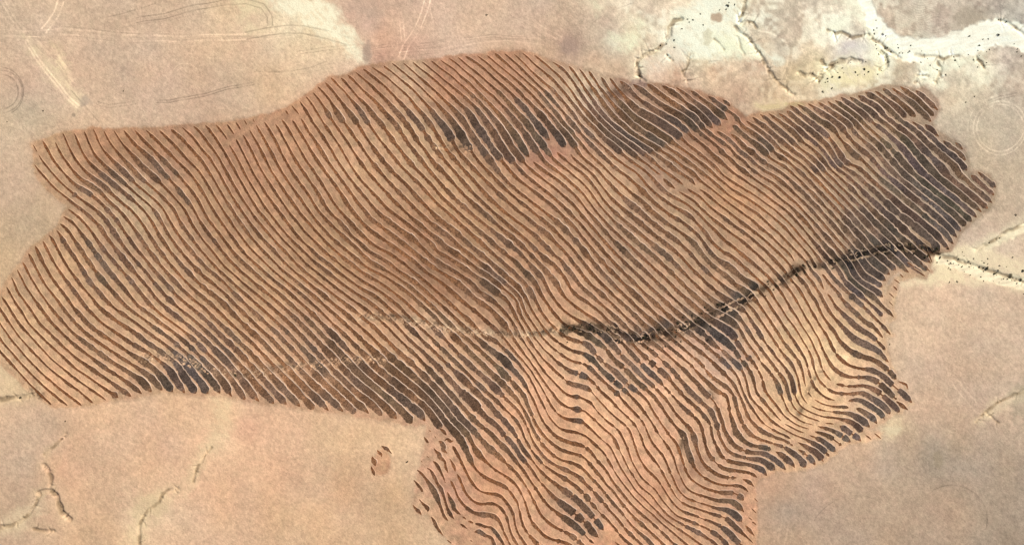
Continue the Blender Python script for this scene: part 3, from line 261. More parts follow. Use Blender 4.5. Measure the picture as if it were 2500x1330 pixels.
    [15,444,311,6,6,7,6,7,7,6,6,6,7,4,7,6,8,6,6,5,8,7,6,6,6,5,8,5,8,4,7,5,8,5,7,4,8,4,8,4,8,5,8,5,8,4,8,4,8,5,7,5,8,5,7,5,8,5,7,5,7,6,8,4,8,6,7,4,7,6,8,6,6,5,8,6,6,6,7,6,7,7,6,6,6,6,7,6,7,6,6,6,7,6,7,7,6,7,6,6,6,7,6,7,6,7,5,7,5,7,6,7,6,7,6,7,5,7,6,7,5,7,6,7,6,6,6,8,6,6,6,8,5,6,6,8,5,6,6,7,6,7,6,6,6,8,6,6,6,6,6,8,6,6,6,6,6,7,7,6,6,7,7,6,6,6,6,6,8,6,6,6,6,7,6,7,6,7,6,7,6,7,6,7,5,6,6,7,6,7,6,6,6,7,7,7,6,6,6,6,6,6,6,6,8,6,6,6,7,6,7,6,7,6,7,5,7,5,7,6,7,6,7,6,6,6,7,7,6,7,7,6,6,4,8,4,8,3,8,5,8,4,8,6,6,6,7,7,7,7,6,6,6,7,6,7,5,8,5,8,4,7,5,7,5,8,6,6,6,6,6,6,8,4,7,4,8,4,9,4,8,2,8,3,9,2,9,3,8,3,8,4,8,5,8,6,6,7,7,6,7,7,6,8,4,8,4,8,2,9,2,9,2,8,2,8,4,8,6,6,6,7,6,7,6,6,6,7,6,7,6,2,2],
    [16,472,308,7,6,6,7,6,7,5,7,6,7,5,8,5,7,6,7,6,7,4,7,6,8,4,8,4,8,4,8,5,8,4,8,5,8,4,7,4,8,5,8,4,7,5,8,4,8,6,8,4,7,6,7,5,8,5,7,5,7,5,8,6,7,6,7,5,7,6,7,6,6,6,8,6,6,6,7,6,7,6,6,6,6,7,7,6,7,6,6,6,7,6,7,6,6,7,6,7,6,6,6,8,6,6,5,8,5,7,6,7,6,7,5,7,6,7,5,7,6,7,6,7,5,7,6,7,5,8,6,6,6,8,5,7,5,7,6,7,6,7,6,6,5,8,6,6,6,7,5,7,7,6,7,6,6,6,6,7,6,6,7,7,7,6,6,6,6,6,6,8,6,6,6,8,6,6,6,6,6,6,6,7,7,7,7,6,6,6,6,6,6,6,7,6,7,6,6,6,7,6,7,6,6,6,8,6,6,6,8,6,6,6,7,5,7,5,8,6,6,6,6,7,7,7,6,6,7,6,6,6,6,6,8,6,6,6,7,6,7,6,6,8,5,6,6,8,6,6,6,6,6,7,7,7,6,6,6,6,6,6,7,6,7,5,8,5,7,5,7,5,8,4,8,4,8,4,8,4,8,4,8,4,8,4,8,5,8,7,6,6,6,6,6,8,6,8,4,8,4,8,3,8,4,8,5,8,5,6,5,8,6,6,6,6,6,8,6,7,6,7,6,6,6,7,6,7,6,2,2],
    [17,501,306,6,6,5,8,6,7,5,7,5,8,5,7,5,8,4,7,6,8,4,8,4,8,5,8,4,7,5,8,4,8,4,8,4,8,5,7,5,8,4,8,4,8,5,8,5,8,4,7,5,8,5,7,4,8,6,8,6,6,6,7,5,7,6,7,5,7,6,6,6,8,6,6,6,7,6,7,6,6,7,6,6,7,7,7,6,6,6,6,6,7,6,7,7,6,7,6,6,5,8,5,7,6,7,6,7,6,7,5,7,5,7,6,8,6,6,5,8,5,7,6,7,5,8,5,7,6,7,4,8,6,7,5,7,5,8,6,6,6,8,5,6,5,8,6,6,6,7,6,7,6,6,7,6,6,6,7,6,6,7,7,6,6,7,6,6,7,7,6,7,6,6,6,6,7,6,7,6,6,6,6,6,7,6,7,6,6,6,7,6,7,6,6,6,7,6,7,6,7,6,7,6,6,6,7,6,7,6,6,6,6,6,8,6,6,6,7,6,7,7,6,7,6,7,6,7,5,7,5,7,6,6,6,6,8,6,6,6,6,7,6,7,7,6,6,6,7,5,7,5,7,6,8,6,6,6,8,5,6,5,8,5,8,5,7,5,7,5,8,6,8,4,7,5,7,5,8,6,6,6,8,6,6,8,5,7,5,7,6,8,5,7,5,7,6,8,4,6,6,8,6,6,6,7,6,6,6,6,8,7,6,6,5,3,1],
    [18,527,305,6,7,5,7,6,7,6,7,4,8],
    [18,560,354,4,8,5,8,5,8,4,8,4,8,4,8,4,8,4,8,4,8,4,8,5,8,5,8,4,8,5,7,5,7,4,8,5,8,5,8,4,8,6,7,5,7,5,7,6,7,6,8,5,6,5,8,6,6,6,8,6,6,6,6,6,7,6,7,7,6,7,6,6,6,6,6,7,6,7,7,6,6,7,6,7,5,8,6,6,5,8,5,6,6,8,6,7,6,7,5,7,5,7,6,8,5,7,5,7,5,8,5,8,5,8,5,7,4,7,6,8,5,6,5,8,6,6,6,7,6,7,6,6,6,7,6,7,7,6,6,6,7,6,6,6,7,6,7,6,6,7,6,7,6,6,6,8,6,6,6,6,7,6,6,7,6,6,7,7,6,6,6,6,7,6,7,6,6,6,7,6,7,6,6,6,7,6,7,6,6,8,6,6,6,7,6,7,6,6,6,5,8,6,6,6,7,7,7,6,6,7,5,7,5,7,6,7,6,5,8,5,7,6,7,6,6,6,6,6,8,6,6,4,8,5,8,5,8,6,6,6,7,6,7,6,7,5,7,5,8,4,8,6,6,6,8,6,6,6,7,6,7,6,6,6,7,6,6,8,5,6,6,8,6,7,4,7,6,8,6,6,6,6,6,8,6,6,5,8,6,4,7,4,8,7,6,7,6,4,4],
    [19,554,304,2,2,2,3,1,2,2,3,2,2,1,2,2,3,2,3,2,2,1,2],
    [19,576,340,4,8,4,8,4,8,4,8,4,8,4,8,4,8,4,8,4,8,4,8,4,8,5,8,5,7,4,7,6,8,4,8,5,8,5,7,6,7,4,8,6,7,6,7,4,8,6,6,5,8,5,7,6,7,6,8,5,6,5,8,6,6,6,8,6,6,6,6,8,6,6,6,6,6,7,7,7,6,6,6,8,5,7,5,7,5,7,6,7,6,7,6,7,5,8,5,7,6,7,5,8,5,7,6,7,4,8,5,8,5,8,4,8,4,7,5,7,5,8,5,6,6,7,7,7,6,6,6,7,6,7,6,6,6,6,6,6,7,6,7,8,6,6,6,6,6,6,6,7,7,6,7,7,6,6,6,7,6,7,6,6,6,6,7,7,6,7,6,6,6,6,7,7,6,7,6,6,6,6,6,7,6,6,7,7,6,6,6,7,7,7,6,6,6,6,6,7,6,7,6,6,6,6,8,5,7,6,7,6,6,7,6,6,6,6,8,6,6,6,8,5,6,5,8,4,8,4,8,4,8,5,8,5,7,6,7,6,7,6,7,5,6,5,8,6,7,6,7,6,6,6,6,8,6,7,6,7,5,7,5,7,6,8,5,7,5,7,5,8,5,6,6,7,6,7,7,6,7,6,6,6,7,6,7,6,6,6,7,6,7,5,7,5,7,2,2],
    [19,1502,1322,6,6,8,6,6,6,6,6,7,6,7,6,6,6,6,7],
    [20,576,299,2,3,1,2,2,2,1,3,2,3,2,2,1,3],
    [20,594,330,4,8,4,8,4,8,5,8,4,8,3,8,4,8,4,8,4,8,4,8,5,8,5,8,4,8,5,7,5,7,4,8,6,8,4,8,6,7,4,7,6,8,5,7,5,7,5,8,5,7,6,7,6,7,6,7,5,7,6,7,5,7,7,7,7,6,6,6,6,6,6,6,7,7,6,7,7,6,6,5,8,6,6,5,8,6,6,6,8,6,6,6,8,4,7,6,7,6,8,4,7,6,7,4,8,6,8,4,8,4,8,5,7,5,8,4,7,6,7,6,7,5,7,6,7,5,6,6,7,7,6,7,6,6,7,6,6,7,6,7,7,6,7,6,6,6,7,6,7,6,6,6,6,7,6,6,6,7,7,6,7,6,6,6,6,7,6,6,8,6,6,6,6,7,7,6,6,6,7,6,6,6,6,7,7,6,7,6,6,7,6,6,7,6,7,6,6,6,8,6,6,6,6,6,6,7,6,6,8,6,6,6,6,7,6,6,6,8,4,7,5,8,3,9,2,8,4,8,5,8,4,8,5,8,4,7,6,7,6,7,6,7,6,7,6,6,8,5,7,5,7,5,8,5,8,5,8,4,7,5,8,5,7,4,8,6,6,6,6,6,7,6,7,6,4,8,6,8,6,6,6,7,6,7,6,6,6,7,6,5,7,6,6,8,6,6,6,7,5,7,6,7,6,7,6,6,8,6,6,6,6,6,7,6,7,6,6,7,6,7,6,6,2,2],
    [21,597,294,1,3,2,3,2,2,0,3],
    [21,610,318,4,8,4,8,5,8,5,8,4,8,4,8,4,8,4,8,4,8,4,8,4,8,4,8,4,8,6,7,4,7,5,8,5,8,5,8,5,7,5,7,5,8,6,7,4,7,6,8,5,7,5,7,6,8,6,6,6,7,6,7,6,6,6,8,6,6,6,6,6,7,6,7,6,6,6,6,7,7,7,5,7,6,7,6,6,6,8,6,6,5,8,5,7,6,7,6,7,5,7,5,8,4,8,6,8,4,8,4,8,5,7,5,8,4,7,6,7,5,7,5,8,6,6,6,8,5,6,6,7,7,6,6,7,6,6,6,7,6,7,6,7,6,7,6,6,6,6,6,6,6,6,7,7,7,7,6,6,6,6,7,6,7,6,6,6,6,6,8,6,6,8,6,6,6,6,6,6,6,7,7,7,5,7,6,7,6,6,6,8,6,6,6,6,7,6,6,7,6,7,7,6,6,6,7,6,6,7,6,7,6,6,7,6,6,4,8,5,8,4,8,4,8,3,8,4,8,3,9,3,8,4,8,5,8,5,7,6,8,5,6,5,8,8,6,6,5,8,5,8,4,8,4,8,4,9,3,8,4,8,4,8,4,7,5,7,6,6,7,5,7,8,6,6,6,6,6,6,8,5,6,7,7,6,6,6,7,4,8,6,6,7,6,6,7,6,7,5,7,6,7,6,8,6,6,6,6,6,6,7,6,7,6,6,7,6,7,6,6,7,6,7,6,6,7,6,6,4,5],
    [22,618,290,1,4,1,2,2,2],
    [22,626,306,4,8,4,8,5,8,5,8,4,8,4,8,4,8,5,8,4,8,4,8,4,8,4,8,5,8,4,8,4,7,6,7,4,8,6,8,5,7,5,7,5,8,5,7,6,7,5,8,5,7,5,7,5,8,6,7,5,7,5,7,6,7,6,7,6,7,6,6,6,7,6,7,6,6,8,6,6,6,7,6,7,5,7,6,7,6,7,5,7,6,6,6,7,6,7,6,8,5,8,5,7,4,8,4,9,4,7,4,8,4,8,4,7,6,8,5,7,5,7,6,8,5,7,5,7,6,6,6,7,6,7,6,6,6,8,6,6,6,6,6,7,6,7,6,6,7,6,7,6,6,7,6,7,6,6,6,6,7,6,7,6,6,7,6,7,6,6,7,6,7,6,6,7,6,7,6,6,6,6,6,7,7,7,6,6,7,6,6,7,6,7,6,6,6,6,6,6,7,8,6,5,7,6,7,7,6,6,7,4,7,4,8,6,7,4,8,4,8,4,8,3,8,4,9,4,8,4,8,4,8,5,7,5,8,5,7,7,7,5,6,7,7,7,5,7,6,8,4,9,4,8,2,8,2,10,2,8,4,8,4,6,6,7,6,6,6,6,8,6,6,7,6,6,7,6,7,6,6,6,8,4,6,6,7,6,7,6,7,6,7,6,6,6,7,6,7,5,7,5,7,6,8,6,6,6,6,7,6,7,6,7,6,7,6,6,7,6,7,6,6,7,6,7,6,6,6,7,6,7,6,4,4],
    [23,646,299,5,8,5,8,4,7,4,8,5,8,4,8,4,8,4,8,4,8,3,8,5,8,4,8,5,8,4,8,5,8,5,8,5,7,5,7,6,8,5,6,5,8,6,7,5,7,5,8,4,8,5,8,5,7,4,7,6,8,6,6,6,7,6,6,7,7,7,6,6,6,6,6,7,6,7,6,6,7,6,6,8,5,6,6,7,6,6,7,7,7,6,6,6,6,7,6,8,4,8,4,8,4,8,5,7,5,8,4,8,5,8,5,7,5,7,5,8,5,7,5,7,6,6,6,8,6,6,6,7,6,7,6,6,6,6,6,8,6,6,6,6,7,7,6,6,6,7,7,6,6,6,6,6,6,7,7,7,6,6,6,8,5,7,6,7,5,6,7,7,6,7,4,6,8,6,6,8,5,6,7,6,6,6,6,7,6,7,6,4,8,6,7,7,5,7,6,6,6,6,8,6,6,7,6,5,8,5,6,3,9,3,9,3,8,4,8,4,8,3,8,3,9,4,8,5,7,5,8,5,8,6,6,6,7,7,6,6,6,8,5,7,6,8,4,8,3,9,3,8,2,10,2,8,2,8,4,8,5,5,7,6,7,6,7,5,6,6,8,6,6,6,7,5,7,5,8,6,6,7,6,6,7,5,7,6,8,5,7,5,7,6,6,6,8,6,6,6,8,6,6,6,6,8,6,6,6,7,6,7,6,6,6,6,6,7,6,7,6,6,7,7,6,6,7,7,6,6,6,6,6,7,6,7,6,2,2],
    [24,672,303,5,7,5,8,4,8,4,8,4,8,5,8,4,8,4,8,4,8,5,8,4,8,4,7,6,7,4,8,6,8,5,7,5,7,5,8,5,7,6,7,4,8,6,8,4,7,4,8,4,8,6,8,4,7,6,7,6,7,7,6,7,6,6,6,6,8,5,6,6,7,6,7,5,7,8,5,7,6,7,6,6,6,6,7,7,5,7,5,8,5,8,4,8,4,8,5,8,5,7,4,7,6,7,6,7,6,8,4,7,6,7,4,8,6,7,5,7,5,8,6,6,6,7,6,7,6,6,6,7,6,7,6,6,6,7,6,7,6,6,6,6,6,7,6,7,6,6,7,6,6,8,7,6,6,6,6,7,6,7,6,6,6,8,5,6,6,6,7,7,6,8,4,7,6,7,6,7,4,8,6,6,6,6,8,6,6,6,6,6,6,6,7,6,7,6,7,4,7,4,8,5,8,4,8,5,8,4,8,4,8,3,8,3,9,4,8,4,8,4,9,4,7,6,7,6,7,6,7,6,6,7,6,7,4,9,4,9,3,8,3,9,2,9,2,8,2,8,4,8,4,7,6,5,7,5,7,5,8,6,6,6,7,7,7,5,6,5,8,5,8,4,8,5,7,6,7,5,7,6,7,6,7,6,7,5,7,6,7,6,6,7,7,6,6,6,6,8,6,6,5,8,6,6,6,6,6,8,6,6,6,6,6,7,7,7,7,6,6,6,6,6,6,8,6,6,6,7,6,7,6,7,6,7,5,4,4],
    [25,688,292,4,7,6,7,4,8,5,8,5,8,4,8,5,7,4,8,5,8,4,8,4,8,4,7,5,8,5,8,6,7,5,7,5,8,4,7,6,8,4,7,6,8,4,8,5,7,5,7,4,8,5,8,5,8,6,7,5,7,6,6,6,7,6,7,6,6,6,8,6,6,6,7,6,7,7,6,6,6,8,6,6,6,6,6,8,4,8,5,8,5,8,3,8,3,7,6,8,4,7,6,7,6,8,4,7,5,6,7,7,6,7,6,7,5,7,5,7,6,7,6,7,6,7,6,6,6,7,6,7,6,6,6,7,6,7,6,6,6,7,6,7,6,6,6,7,6,7,6,6,6,7,6,6,6,7,7,6,7,6,6,6,6,8,6,7,4,9,2,8,4,6,6,6,6,7,7,7,6,6,5,6,8,6,6,8,6,6,6,4,8,6,7,6,7,6,6,3,8,5,8,4,8,5,8,3,8,4,8,4,8,4,8,4,8,4,8,4,8,4,8,4,8,6,7,6,7,6,6,7,6,9,3,8,3,9,1,9,1,8,2,10,3,8,4,7,5,7,6,6,6,6,6,7,6,7,6,6,6,5,8,4,8,4,8,5,8,5,8,4,8,5,7,5,7,5,8,6,7,5,7,6,7,6,7,5,7,6,7,7,6,6,6,6,7,7,6,7,5,7,6,6,6,7,6,6,7,7,6,7,6,7,5,6,6,8,6,6,6,7,6,7,6,7,6,7,6,6,5,8,5,6,6,8,6,7,5,7,5,7,6,3,2],
    [26,698,270,1,2,1,2,2,4,2,2],
    [26,714,294,5,8,5,8,4,8,5,8,5,7,4,7,6,8,4,8,4,8,5,8,5,7,4,8,6,7,4,8,6,7,5,7,5,8,6,7,5,7,5,7,6,7,5,8,5,7,5,7,5,8,4,8,6,8,4,7,6,7,5,8,6,6,6,7,6,7,5,6,7,7,7,6,6,5,8,6,8,5,7,5,7,5,8,5,7,6,7,4,8,5,8,5,6,6,8,6,7,4,7,6,8,5,6,6,7,6,7,6,6,6,8,5,7,6,8,4,7,6,8,4,7,6,7,6,6,6,7,6,7,6,6,6,6,6,8,6,6,6,8,6,6,5,8,5,6,6,8,6,6,6,6,6,8,6,6,6,7,6,7,6,6,6,6,7,6,7,6,6,6,8,5,6,6,8,5,6,6,8,6,6,7,6,5,7,6,7,6,8,6,6,4,8,4,8,6,7,4,7,5,8,4,8,5,8,4,8,4,8,4,8,5,8,5,7,6,7,6,6,8,6,8,3,8,3,10,1,8,1,10,1,8,3,6,6,7,6,7,6,6,6,6,6,7,7,7,6,6,5,8,6,6,7,4,7,4,8,4,8,4,9,4,8,4,8,4,7,6,8,4,8,6,7,4,7,6,8,4,8,6,7,6,6,7,6,7,6,6,7,6,6,6,6,7,6,6,7,6,7,7,6,6,6,8,6,7,5,7,5,8,5,8,5,7,5,7,5,8,5,7,5,7,6,8,5,7,5,7,5,8,5,7,6,7,6,6,6,6,6,7,6],
    [27,713,258,1,2,2,3,2,3,2,2,2,2,2,2,2,3,2,2,2,3],
    [27,735,290,5,8,4,8,4,8,4,8,6,7,6,7,4,8,5,7,5,8,4,7,5,8,5,8,5,8,5,7,5,7,5,8,6,6,5,8,5,7,6,7,5,8,5,7,6,7,5,8,5,7,6,7,4,8,6,6,6,8,6,6,6,8,4,6,6,8,7,6,7,4,8,6,7,5,7,6,7,5,7,6,8,5,7,5,7,6,7,6,7,5,8,5,6,6,7,6,7,6,7,5,7,6,7,6,7,5,8,6,7,4,7,5,8,5,8,4,8,6,7,4,7,6,8,5,7,5,7,6,6,6,7,6,7,6,6,7,6,5,8,6,8,4,8,6,7,4,7,6,6,6,6,6,6,8,6,6,6,7,6,7,5,8,5,7,4,8,5,7,5,8,6,7,4,7,6,8,5,7,5,7,6,7,6,7,4,8,6,7,5,7,5,8,5,8,5,7,6,7,4,8,6,6,6,8,5,7,5,7,6,7,6,6,8,5,8,4,9,2,9,2,8,2,10,1,8,3,6,6,6,7,8,5,6,6,6,7,7,6,7,7,6,5,8,5,6,7,4,8,4,8,4,8,4,8,4,8,4,8,4,9,4,8,4,8,4,8,5,7,5,7,4,8,5,8,5,8,6,6,8,6,6,5,8,5,6,7,5,7,5,8,6,6,6,8,6,6,6,7,6,5,8,6,8,4,8,5,8,4,8,5,8,4,8,4,8,4,7,4,8,4,8,5,7,5,8,4,8,6,6,6,6,6,6,7,6,7,7,6,7,6,6,6,4,4],
    [28,732,248,4,8,6,6,4,8,5,8,5,8,4,8,5,8,5,6,6,8,4,8,6,6,4,8,6,8,4,8,5,7,5,7,4,8,4,8,5,8,5,8,5,7,5,7,6,8,4,7,6,7,6,8,5,6,6,8,5,6,6,8,6,6,6,7,6,7,5,8,6,6,6,7,6,6,7,7,7,5,7,5,7,6,7,6,8,4,6,6,8,6,7,4,7,6,8,6,7,4,7,6,6,7,6,6,8,6,6,7,6,6,7,6,7,6,7,4,8,5,7,5,8,4,8,4,8,6,8,4,7,5,7,5,8,5,7,5,7,6,6,6,6,8,6,6,8,5,7,5,7,6,8,4,8,6,6,6,6,6,6,6,6,7,6,7,6,6,6,8,4,8,4,8,4,8,3,8,5,8,6,6,5,8,5,8,5,7,5,7,6,8,4,7,5,7,5,8,6,7,5,7,5,8,6,6,7,6,6,7,6,7,7,6,6,7,6,6,7,5,9,4,8,2,9,0,9,2,8,4,8,4,8,4,6,8,5,6,5,8,6,6,7,7,7,6,6,7,7,4,7,6,8,6,6,6,4,8,4,8,4,8,4,8,4,8,2,9,3,9,3,8,3,8,4,8,5,8,4,8,5,8,5,6,6,8,7,6,7,5,7,5,7,7,5,7,5,8,5,7,5,7,6,7,6,7,6,7,6,6,7,6,8,5,8,3,9,3,8,4,8,3,8,3,9,4,8,3,9,4,7,5,7,4,8,6,8,4,6,6,6,7,6,7,7,6,7,6,6,6,8,6,6,6,7,5,7,6,2,2],
    [29,747,236,5,7,6,7,5,8,5,8,4,7,5,8,5,7,4,8,6,8,4,7,6,7,5,8,5,7,5,7,5,8,6,8,4,7,4,8,5,7,4,8,5,8,4,8,6,8,4,7,6,7,4,8,6,7,6,7,6,6,6,6,6,7,6,7,6,6,7,7,6,7,6,6,6,8,6,6,7,4,8,6,7,6,7,4,7,6,7,6,8,6,6,5,8,5,7,6,7,6,6,6,8,5,6,6,7,7,5,6,5,8,7,6,7,4,9,4,8,4,7,5,7,5,8,4,8,6,7,5,7,5,8,5,7,5,7,6,8,5,7,5,7,6,7,6,7,5,8,5,6,6,8,6,6,5,8,5,6,6,6,8,4,8,4,8,4,8,4,8,4,8,5,8,5,7,4,9,4,7,4,8,4,8,6,7,5,8,5,6,6,8,5,7,5,7,6,7,7,6,7,7,6,6,6,6,6,6,8,6,6,6,7,6,7,6,8,4,9,1,9,2,8,3,9,2,8,4,7,7,5,7,5,6,7,8,6,6,6,6,6,8,6,6,7,6,6,6,8,6,6,6,8,5,6,6,6,7,4,8,4,8,2,8,4,9,2,9,3,8,3,9,3,8,4,9,5,7,4,7,6,8,6,6,6,6,7,6,7,7,6,7,4,7,5,8,5,7,4,8,6,8,4,7,6,7,6,7,7,6,7,5,8,4,9,3,9,3,8,2,8,4,8,3,9,3,9,3,8,3,8,4,8,4,8,5,7,5,7,6,6,6,6,7,6,7,7,6,7,6,7,6,7,6,6,6,7,6,7,6,6,6,6,6],
    [30,764,226,6,8,6,6,5,8,5,7,5,7,5,8,4,8,5,8,5,7,5,7,5,8,5,7,5,7,6,8,4,7,6,7,5,8,5,8,4,7,5,8,5,7,5,8,5,8,6,6,5,8,5,7,6,7,6,6,6,7,6,7,6,6,6,7,7,7,6,6,6,7,5,7,6,6,7,6,7,6,6,7,7,6,7,6,6,7,6,6,8,5,6,6,8,5,6,6,7,6,7,6,7,6,7,5,7,5,7,7,6,7,6,5,8,5,8,4,8,6,7,4,7,5,8,5,8,6,6,5,8,5,7,6,7,6,8,4,7,6,7,4,8,6,6,6,8,6,6,5,8,6,6,5,8,6,6,6,6,6,6,8,2,8,1,10,4,8,3,8,4,8,5,8,5,7,5,7,5,8,4,8,4,8,6,7,6,6,5,7,5,8,7,6,7,5,7,6,5,7,7,6,7,6,8,5,7,5,7,6,8,4,8,2,10,2,8,4,8,3,8,5,6,6,8,6,5,6,5,8,6,6,7,6,7,6,7,6,7,6,5,7,6,7,6,6,7,6,6,6,7,6,7,7,6,7,6,6,4,8,4,8,4,8,3,8,2,9,3,9,5,8,5,7,5,7,5,7,6,7,6,7,5,7,5,8,4,8,4,8,4,8,5,8,4,8,4,8,5,8,4,7,6,7,6,6,8,6,8,4,8,4,8,2,9,3,9,3,8,2,8,4,9,2,9,3,8,3,9,2,9,2,7,6,7,6,6,6,6,6,7,6,7,6,6,6,7,6,7,6,6,6,2,2],
    [31,776,212,6,7,7,7,6,6,5,7,6,7,4,8,5,8,5,8,4,8,5,7,5,7,6,8,5,6,5,8,6,8,4,6,6,8,5,8,5,6,6,8,4,8,6,7,4,7,6,8,5,7,5,7,6,7,6,7,6,6,6,8,6,6,6,7,6,7,6,6,6,6,6,7,7,7,7,6,6,6,6,6,6,6,7,7,7,7,6,6,6,6,7,6,7,6,6,6,8,6,7,4,7,6,7,6,7,5,8,5,6,6,8,6,6,6,6,7,6,5,8,5,8,6,6,5,8,6,6,6,8,5,6,6,8,5,6,6,8,6,6,6,8,6,6,5,7,6,7,6,6,5,8,6,6,6,7,6,6,8,5,6,3,9,3,9,2,8,5,8,5,8,4,8,6,7,4,7,6,8,4,7,6,8,4,7,6,6,7,7,6,7,7,6,6,6,8,4,7,6,7,6,8,4,8,5,8,3,8,3,9,1,9,2,8,5,6,5,7,6,7,7,6,7,6,6,7,6,7,6,6,6,6,6,8,6,6,6,6,6,6,8,6,6,6,8,6,6,6,6,6,6,7,7,6,7,5,6,6,8,4,8,3,8,3,9,4,9,4,7,4,8,6,7,6,6,6,8,6,6,4,8,4,8,4,8,2,9,4,9,4,8,4,8,3,8,3,8,4,8,6,8,6,6,6,6,8,5,8,3,9,3,9,3,8,2,8,3,9,3,9,3,8,3,9,2,9,0,8,2,9,4,7,4,8,6,6,6,6,7,2,3],
    [32,794,202,6,7,6,7,6,6,5,7,5,7,6,8,6,6,5,8,5,7,6,7,6,8,5,6,5,8,6,7,4,7,5,8,5,8,4,8,6,7,5,7,5,8,5,7,5,7,6,8,5,6,5,8,6,7,6,7,6,6,6,8,6,6,7,6,7,6,6,6,6,6,7,6,6,7,5,7,6,7,6,7,6,6,7,6,7,7,6,7,6,6,6,6,6,7,6,6,8,5,7,6,7,6,7,5,7,6,7,5,7,6,6,6,8,6,6,6,6,6,7,7,7,5,8,5,6,6,8,6,6,5,7,6,7,6,6,6,7,6,7,6,6,6,7,6,7,7,6,5,8,6,6,6,7,6,5,8,4,8,5,7,5,7,4,8,4,8,4,8,4,8,6,8,4,7,6,7,5,8,5,8,6,6,6,8,6,6,6,6,8,5,7,5,7,6,8,4,8,5,8,3,8,3,10,1,8,2,8,5,6,5,8,5,6,6,6,7,6,7,6,7,7,6,7,6,6,6,7,6,7,6,7,6,7,6,6,6,7,6,6,6,6,6,7,7,6,7,6,6,5,8,5,6,6,8,5,7,5,7,5,8,5,8,4,8,5,8,5,6,6,8,4,7,6,7,5,8,5,8,4,8,3,8,3,8,2,9,3,9,3,8,4,8,4,8,3,9,5,7,5,8,7,5,8,5,8,3,8,3,10,2,8,3,8,3,9,3,9,2,8,1,10,0,8,0,10,2,7,4,7,6,6,6,7,7,2,2],
    [33,808,190,6,7,6,6,6,7,7,6,7,6,5,8,6,6,5,7,6,7,6,7,6,7,5,8,5,7,4,7,6,8,4,8,6,6,5,8,5,8,6,7,4,7,6,8,6,6,6,7,4,7,6,8,6,6,6,8,5,6,5,8,7,6,6,6,7,7,6,6,6,7,7,6,7,6,6,6,6,7,6,7,6,6,6,6,6,7,6,7,6,6,7,7,7,5,8,6,6,6,6,6,8,6,6,6,6,6,7,6,7,6,6,6,7,6,7,6,6,6,8,6,6,6,6,6,7,6,7,6,6,6,7,6,7,6,6,6,8,6,6,6,7,6,7,6,6,6,6,7,6,6,8,6,6,7,5,7,5,7,4,8,4,8,6,8,4,8,4,8,3,8,5,8,5,7,5,7,6,7,6,7,6,6,7,6,6,7,7,6,7,5,8,4,9,4,8,3,8,2,9,1,9,4,8,4,6,6,5,8,5,8,7,5,6,7,5,6,8,6,7,6,7,5,6,5,8,6,6,7,6,7,7,6,7,6,6,6,7,6,7,5,7,5,7,6,7,6,6,6,5,8,4,8,4,8,5,8,5,7,5,7,5,8,5,8,5,6,6,8,4,8,6,6,7,7,5,7,5,8,3,8,2,8,3,9,3,9,2,8,4,9,2,9,4,8,5,8,5,6,8,6,7,4,8,6,8,4,8,3,9,3,8,2,9,3,9,1,9,0,9,0,9,0,9,2,7,6,7,6,4,4],
    [34,832,190,6,6,6,7,6,7,6,7,6,7,5,6,6,8,7,6,6,5,7,7,5,6,4,8,6,8,6,6,6,8,6,6,6,7,5,7,5,7,6,7,5,8,5,8,4,6,6,8,6,6,6,8,5,7,5,7,6,8,5,6,7,7,6,7,6,6,6,6,7,6,6,7,7,7,6,6,6,7,5,7,6,6,6,8,6,6,6,6,7,6,6,6,8,6,6,6,6,6,8,6,6,6,6,6,8,6,6,6,7,6,7,6,6,6,8,6,6,6,8,6,6,6,6,6,6,6,8,6,7,5,7,6,6,6,8,5,7,6,6,6,6,7,6,7,7,6,6,6,6,6,6,7,6,7,4,8,4,8,4,8,4,8,6,8,5,7,5,7,5,8,5,8,6,6,6,7,6,7,6,6,6,6,8,4,8,5,8,5,8,3,8,3,9,3,8,4,8,5,7,5,7,5,7,6,8,5,7,5,5,8,5,7,5,7,6,7,7,6,7,5,8,6,6,6,6,6,6,7,6,7,6,6,7,7,7,5,7,6,7,6,7,6,6,6,6,6,5,8,6,7,4,7,6,8,5,8,5,7,5,7,5,8,6,6,6,7,6,7,6,6,6,7,3,9,1,8,2,9,2,9,3,8,3,8,4,9,3,9,4,8,5,7,6,7,6,6,8,5,8,5,7,4,9,4,8,3,8,1,10,2,8,0,10,0,8,0,10,1,8,3,7,6,6,6],
    [35,849,183,7,7,6,6,6,6,6,6,6,7,7,7,7,6,6,6,7,6,7,6,6,6,6,8,5,6,6,7,6,7,6,6,7,7,6,7,5,6,5,8,6,8,4,7,5,7,5,8,5,8,5,6,6,8,6,6,5,8,5,7,6,7,6,7,5,7,6,7,5,7,6,6,6,8,6,6,6,8,6,6,6,6,6,7,6,7,7,6,6,6,7,7,6,5,8,6,6,6,7,6,7,6,7,6,7,6,7,5,7,6,6,5,8,6,7,6,7,6,7,5,7,6,6,5,8,6,6,6,8,6,7,5,7,5,6,7,6,7,6,6,6,7,6,7,6,6,6,7,6,7,6,6,6,8,4,8,4,8,3,8,5,8,4,8,6,6,5,8,6,7,5,7,7,6,7,6,7,6,7,4,8,5,8,5,8,4,8,5,7,5,8,4,8,4,8,4,7,6,8,4,6,6,6,7,6,7,6,6,6,7,6,7,6,8,6,6,6,6,7,6,7,6,6,7,6,7,6,6,6,6,6,6,7,7,7,5,6,6,7,7,7,6,6,7,6,6,6,6,6,8,5,7,5,7,5,8,5,8,6,6,6,6,6,8,7,6,7,6,5,7,4,8,3,8,2,9,2,8,2,10,3,8,3,8,4,9,4,8,4,7,6,7,8,6,7,5,7,4,8,5,8,3,10,2,8,1,10,0,8,0],
    [35,1813,1168,3,2,2,0,4,2,2,1,2,1,4,2,2,2,2,2,2,2,2,2,3,2],
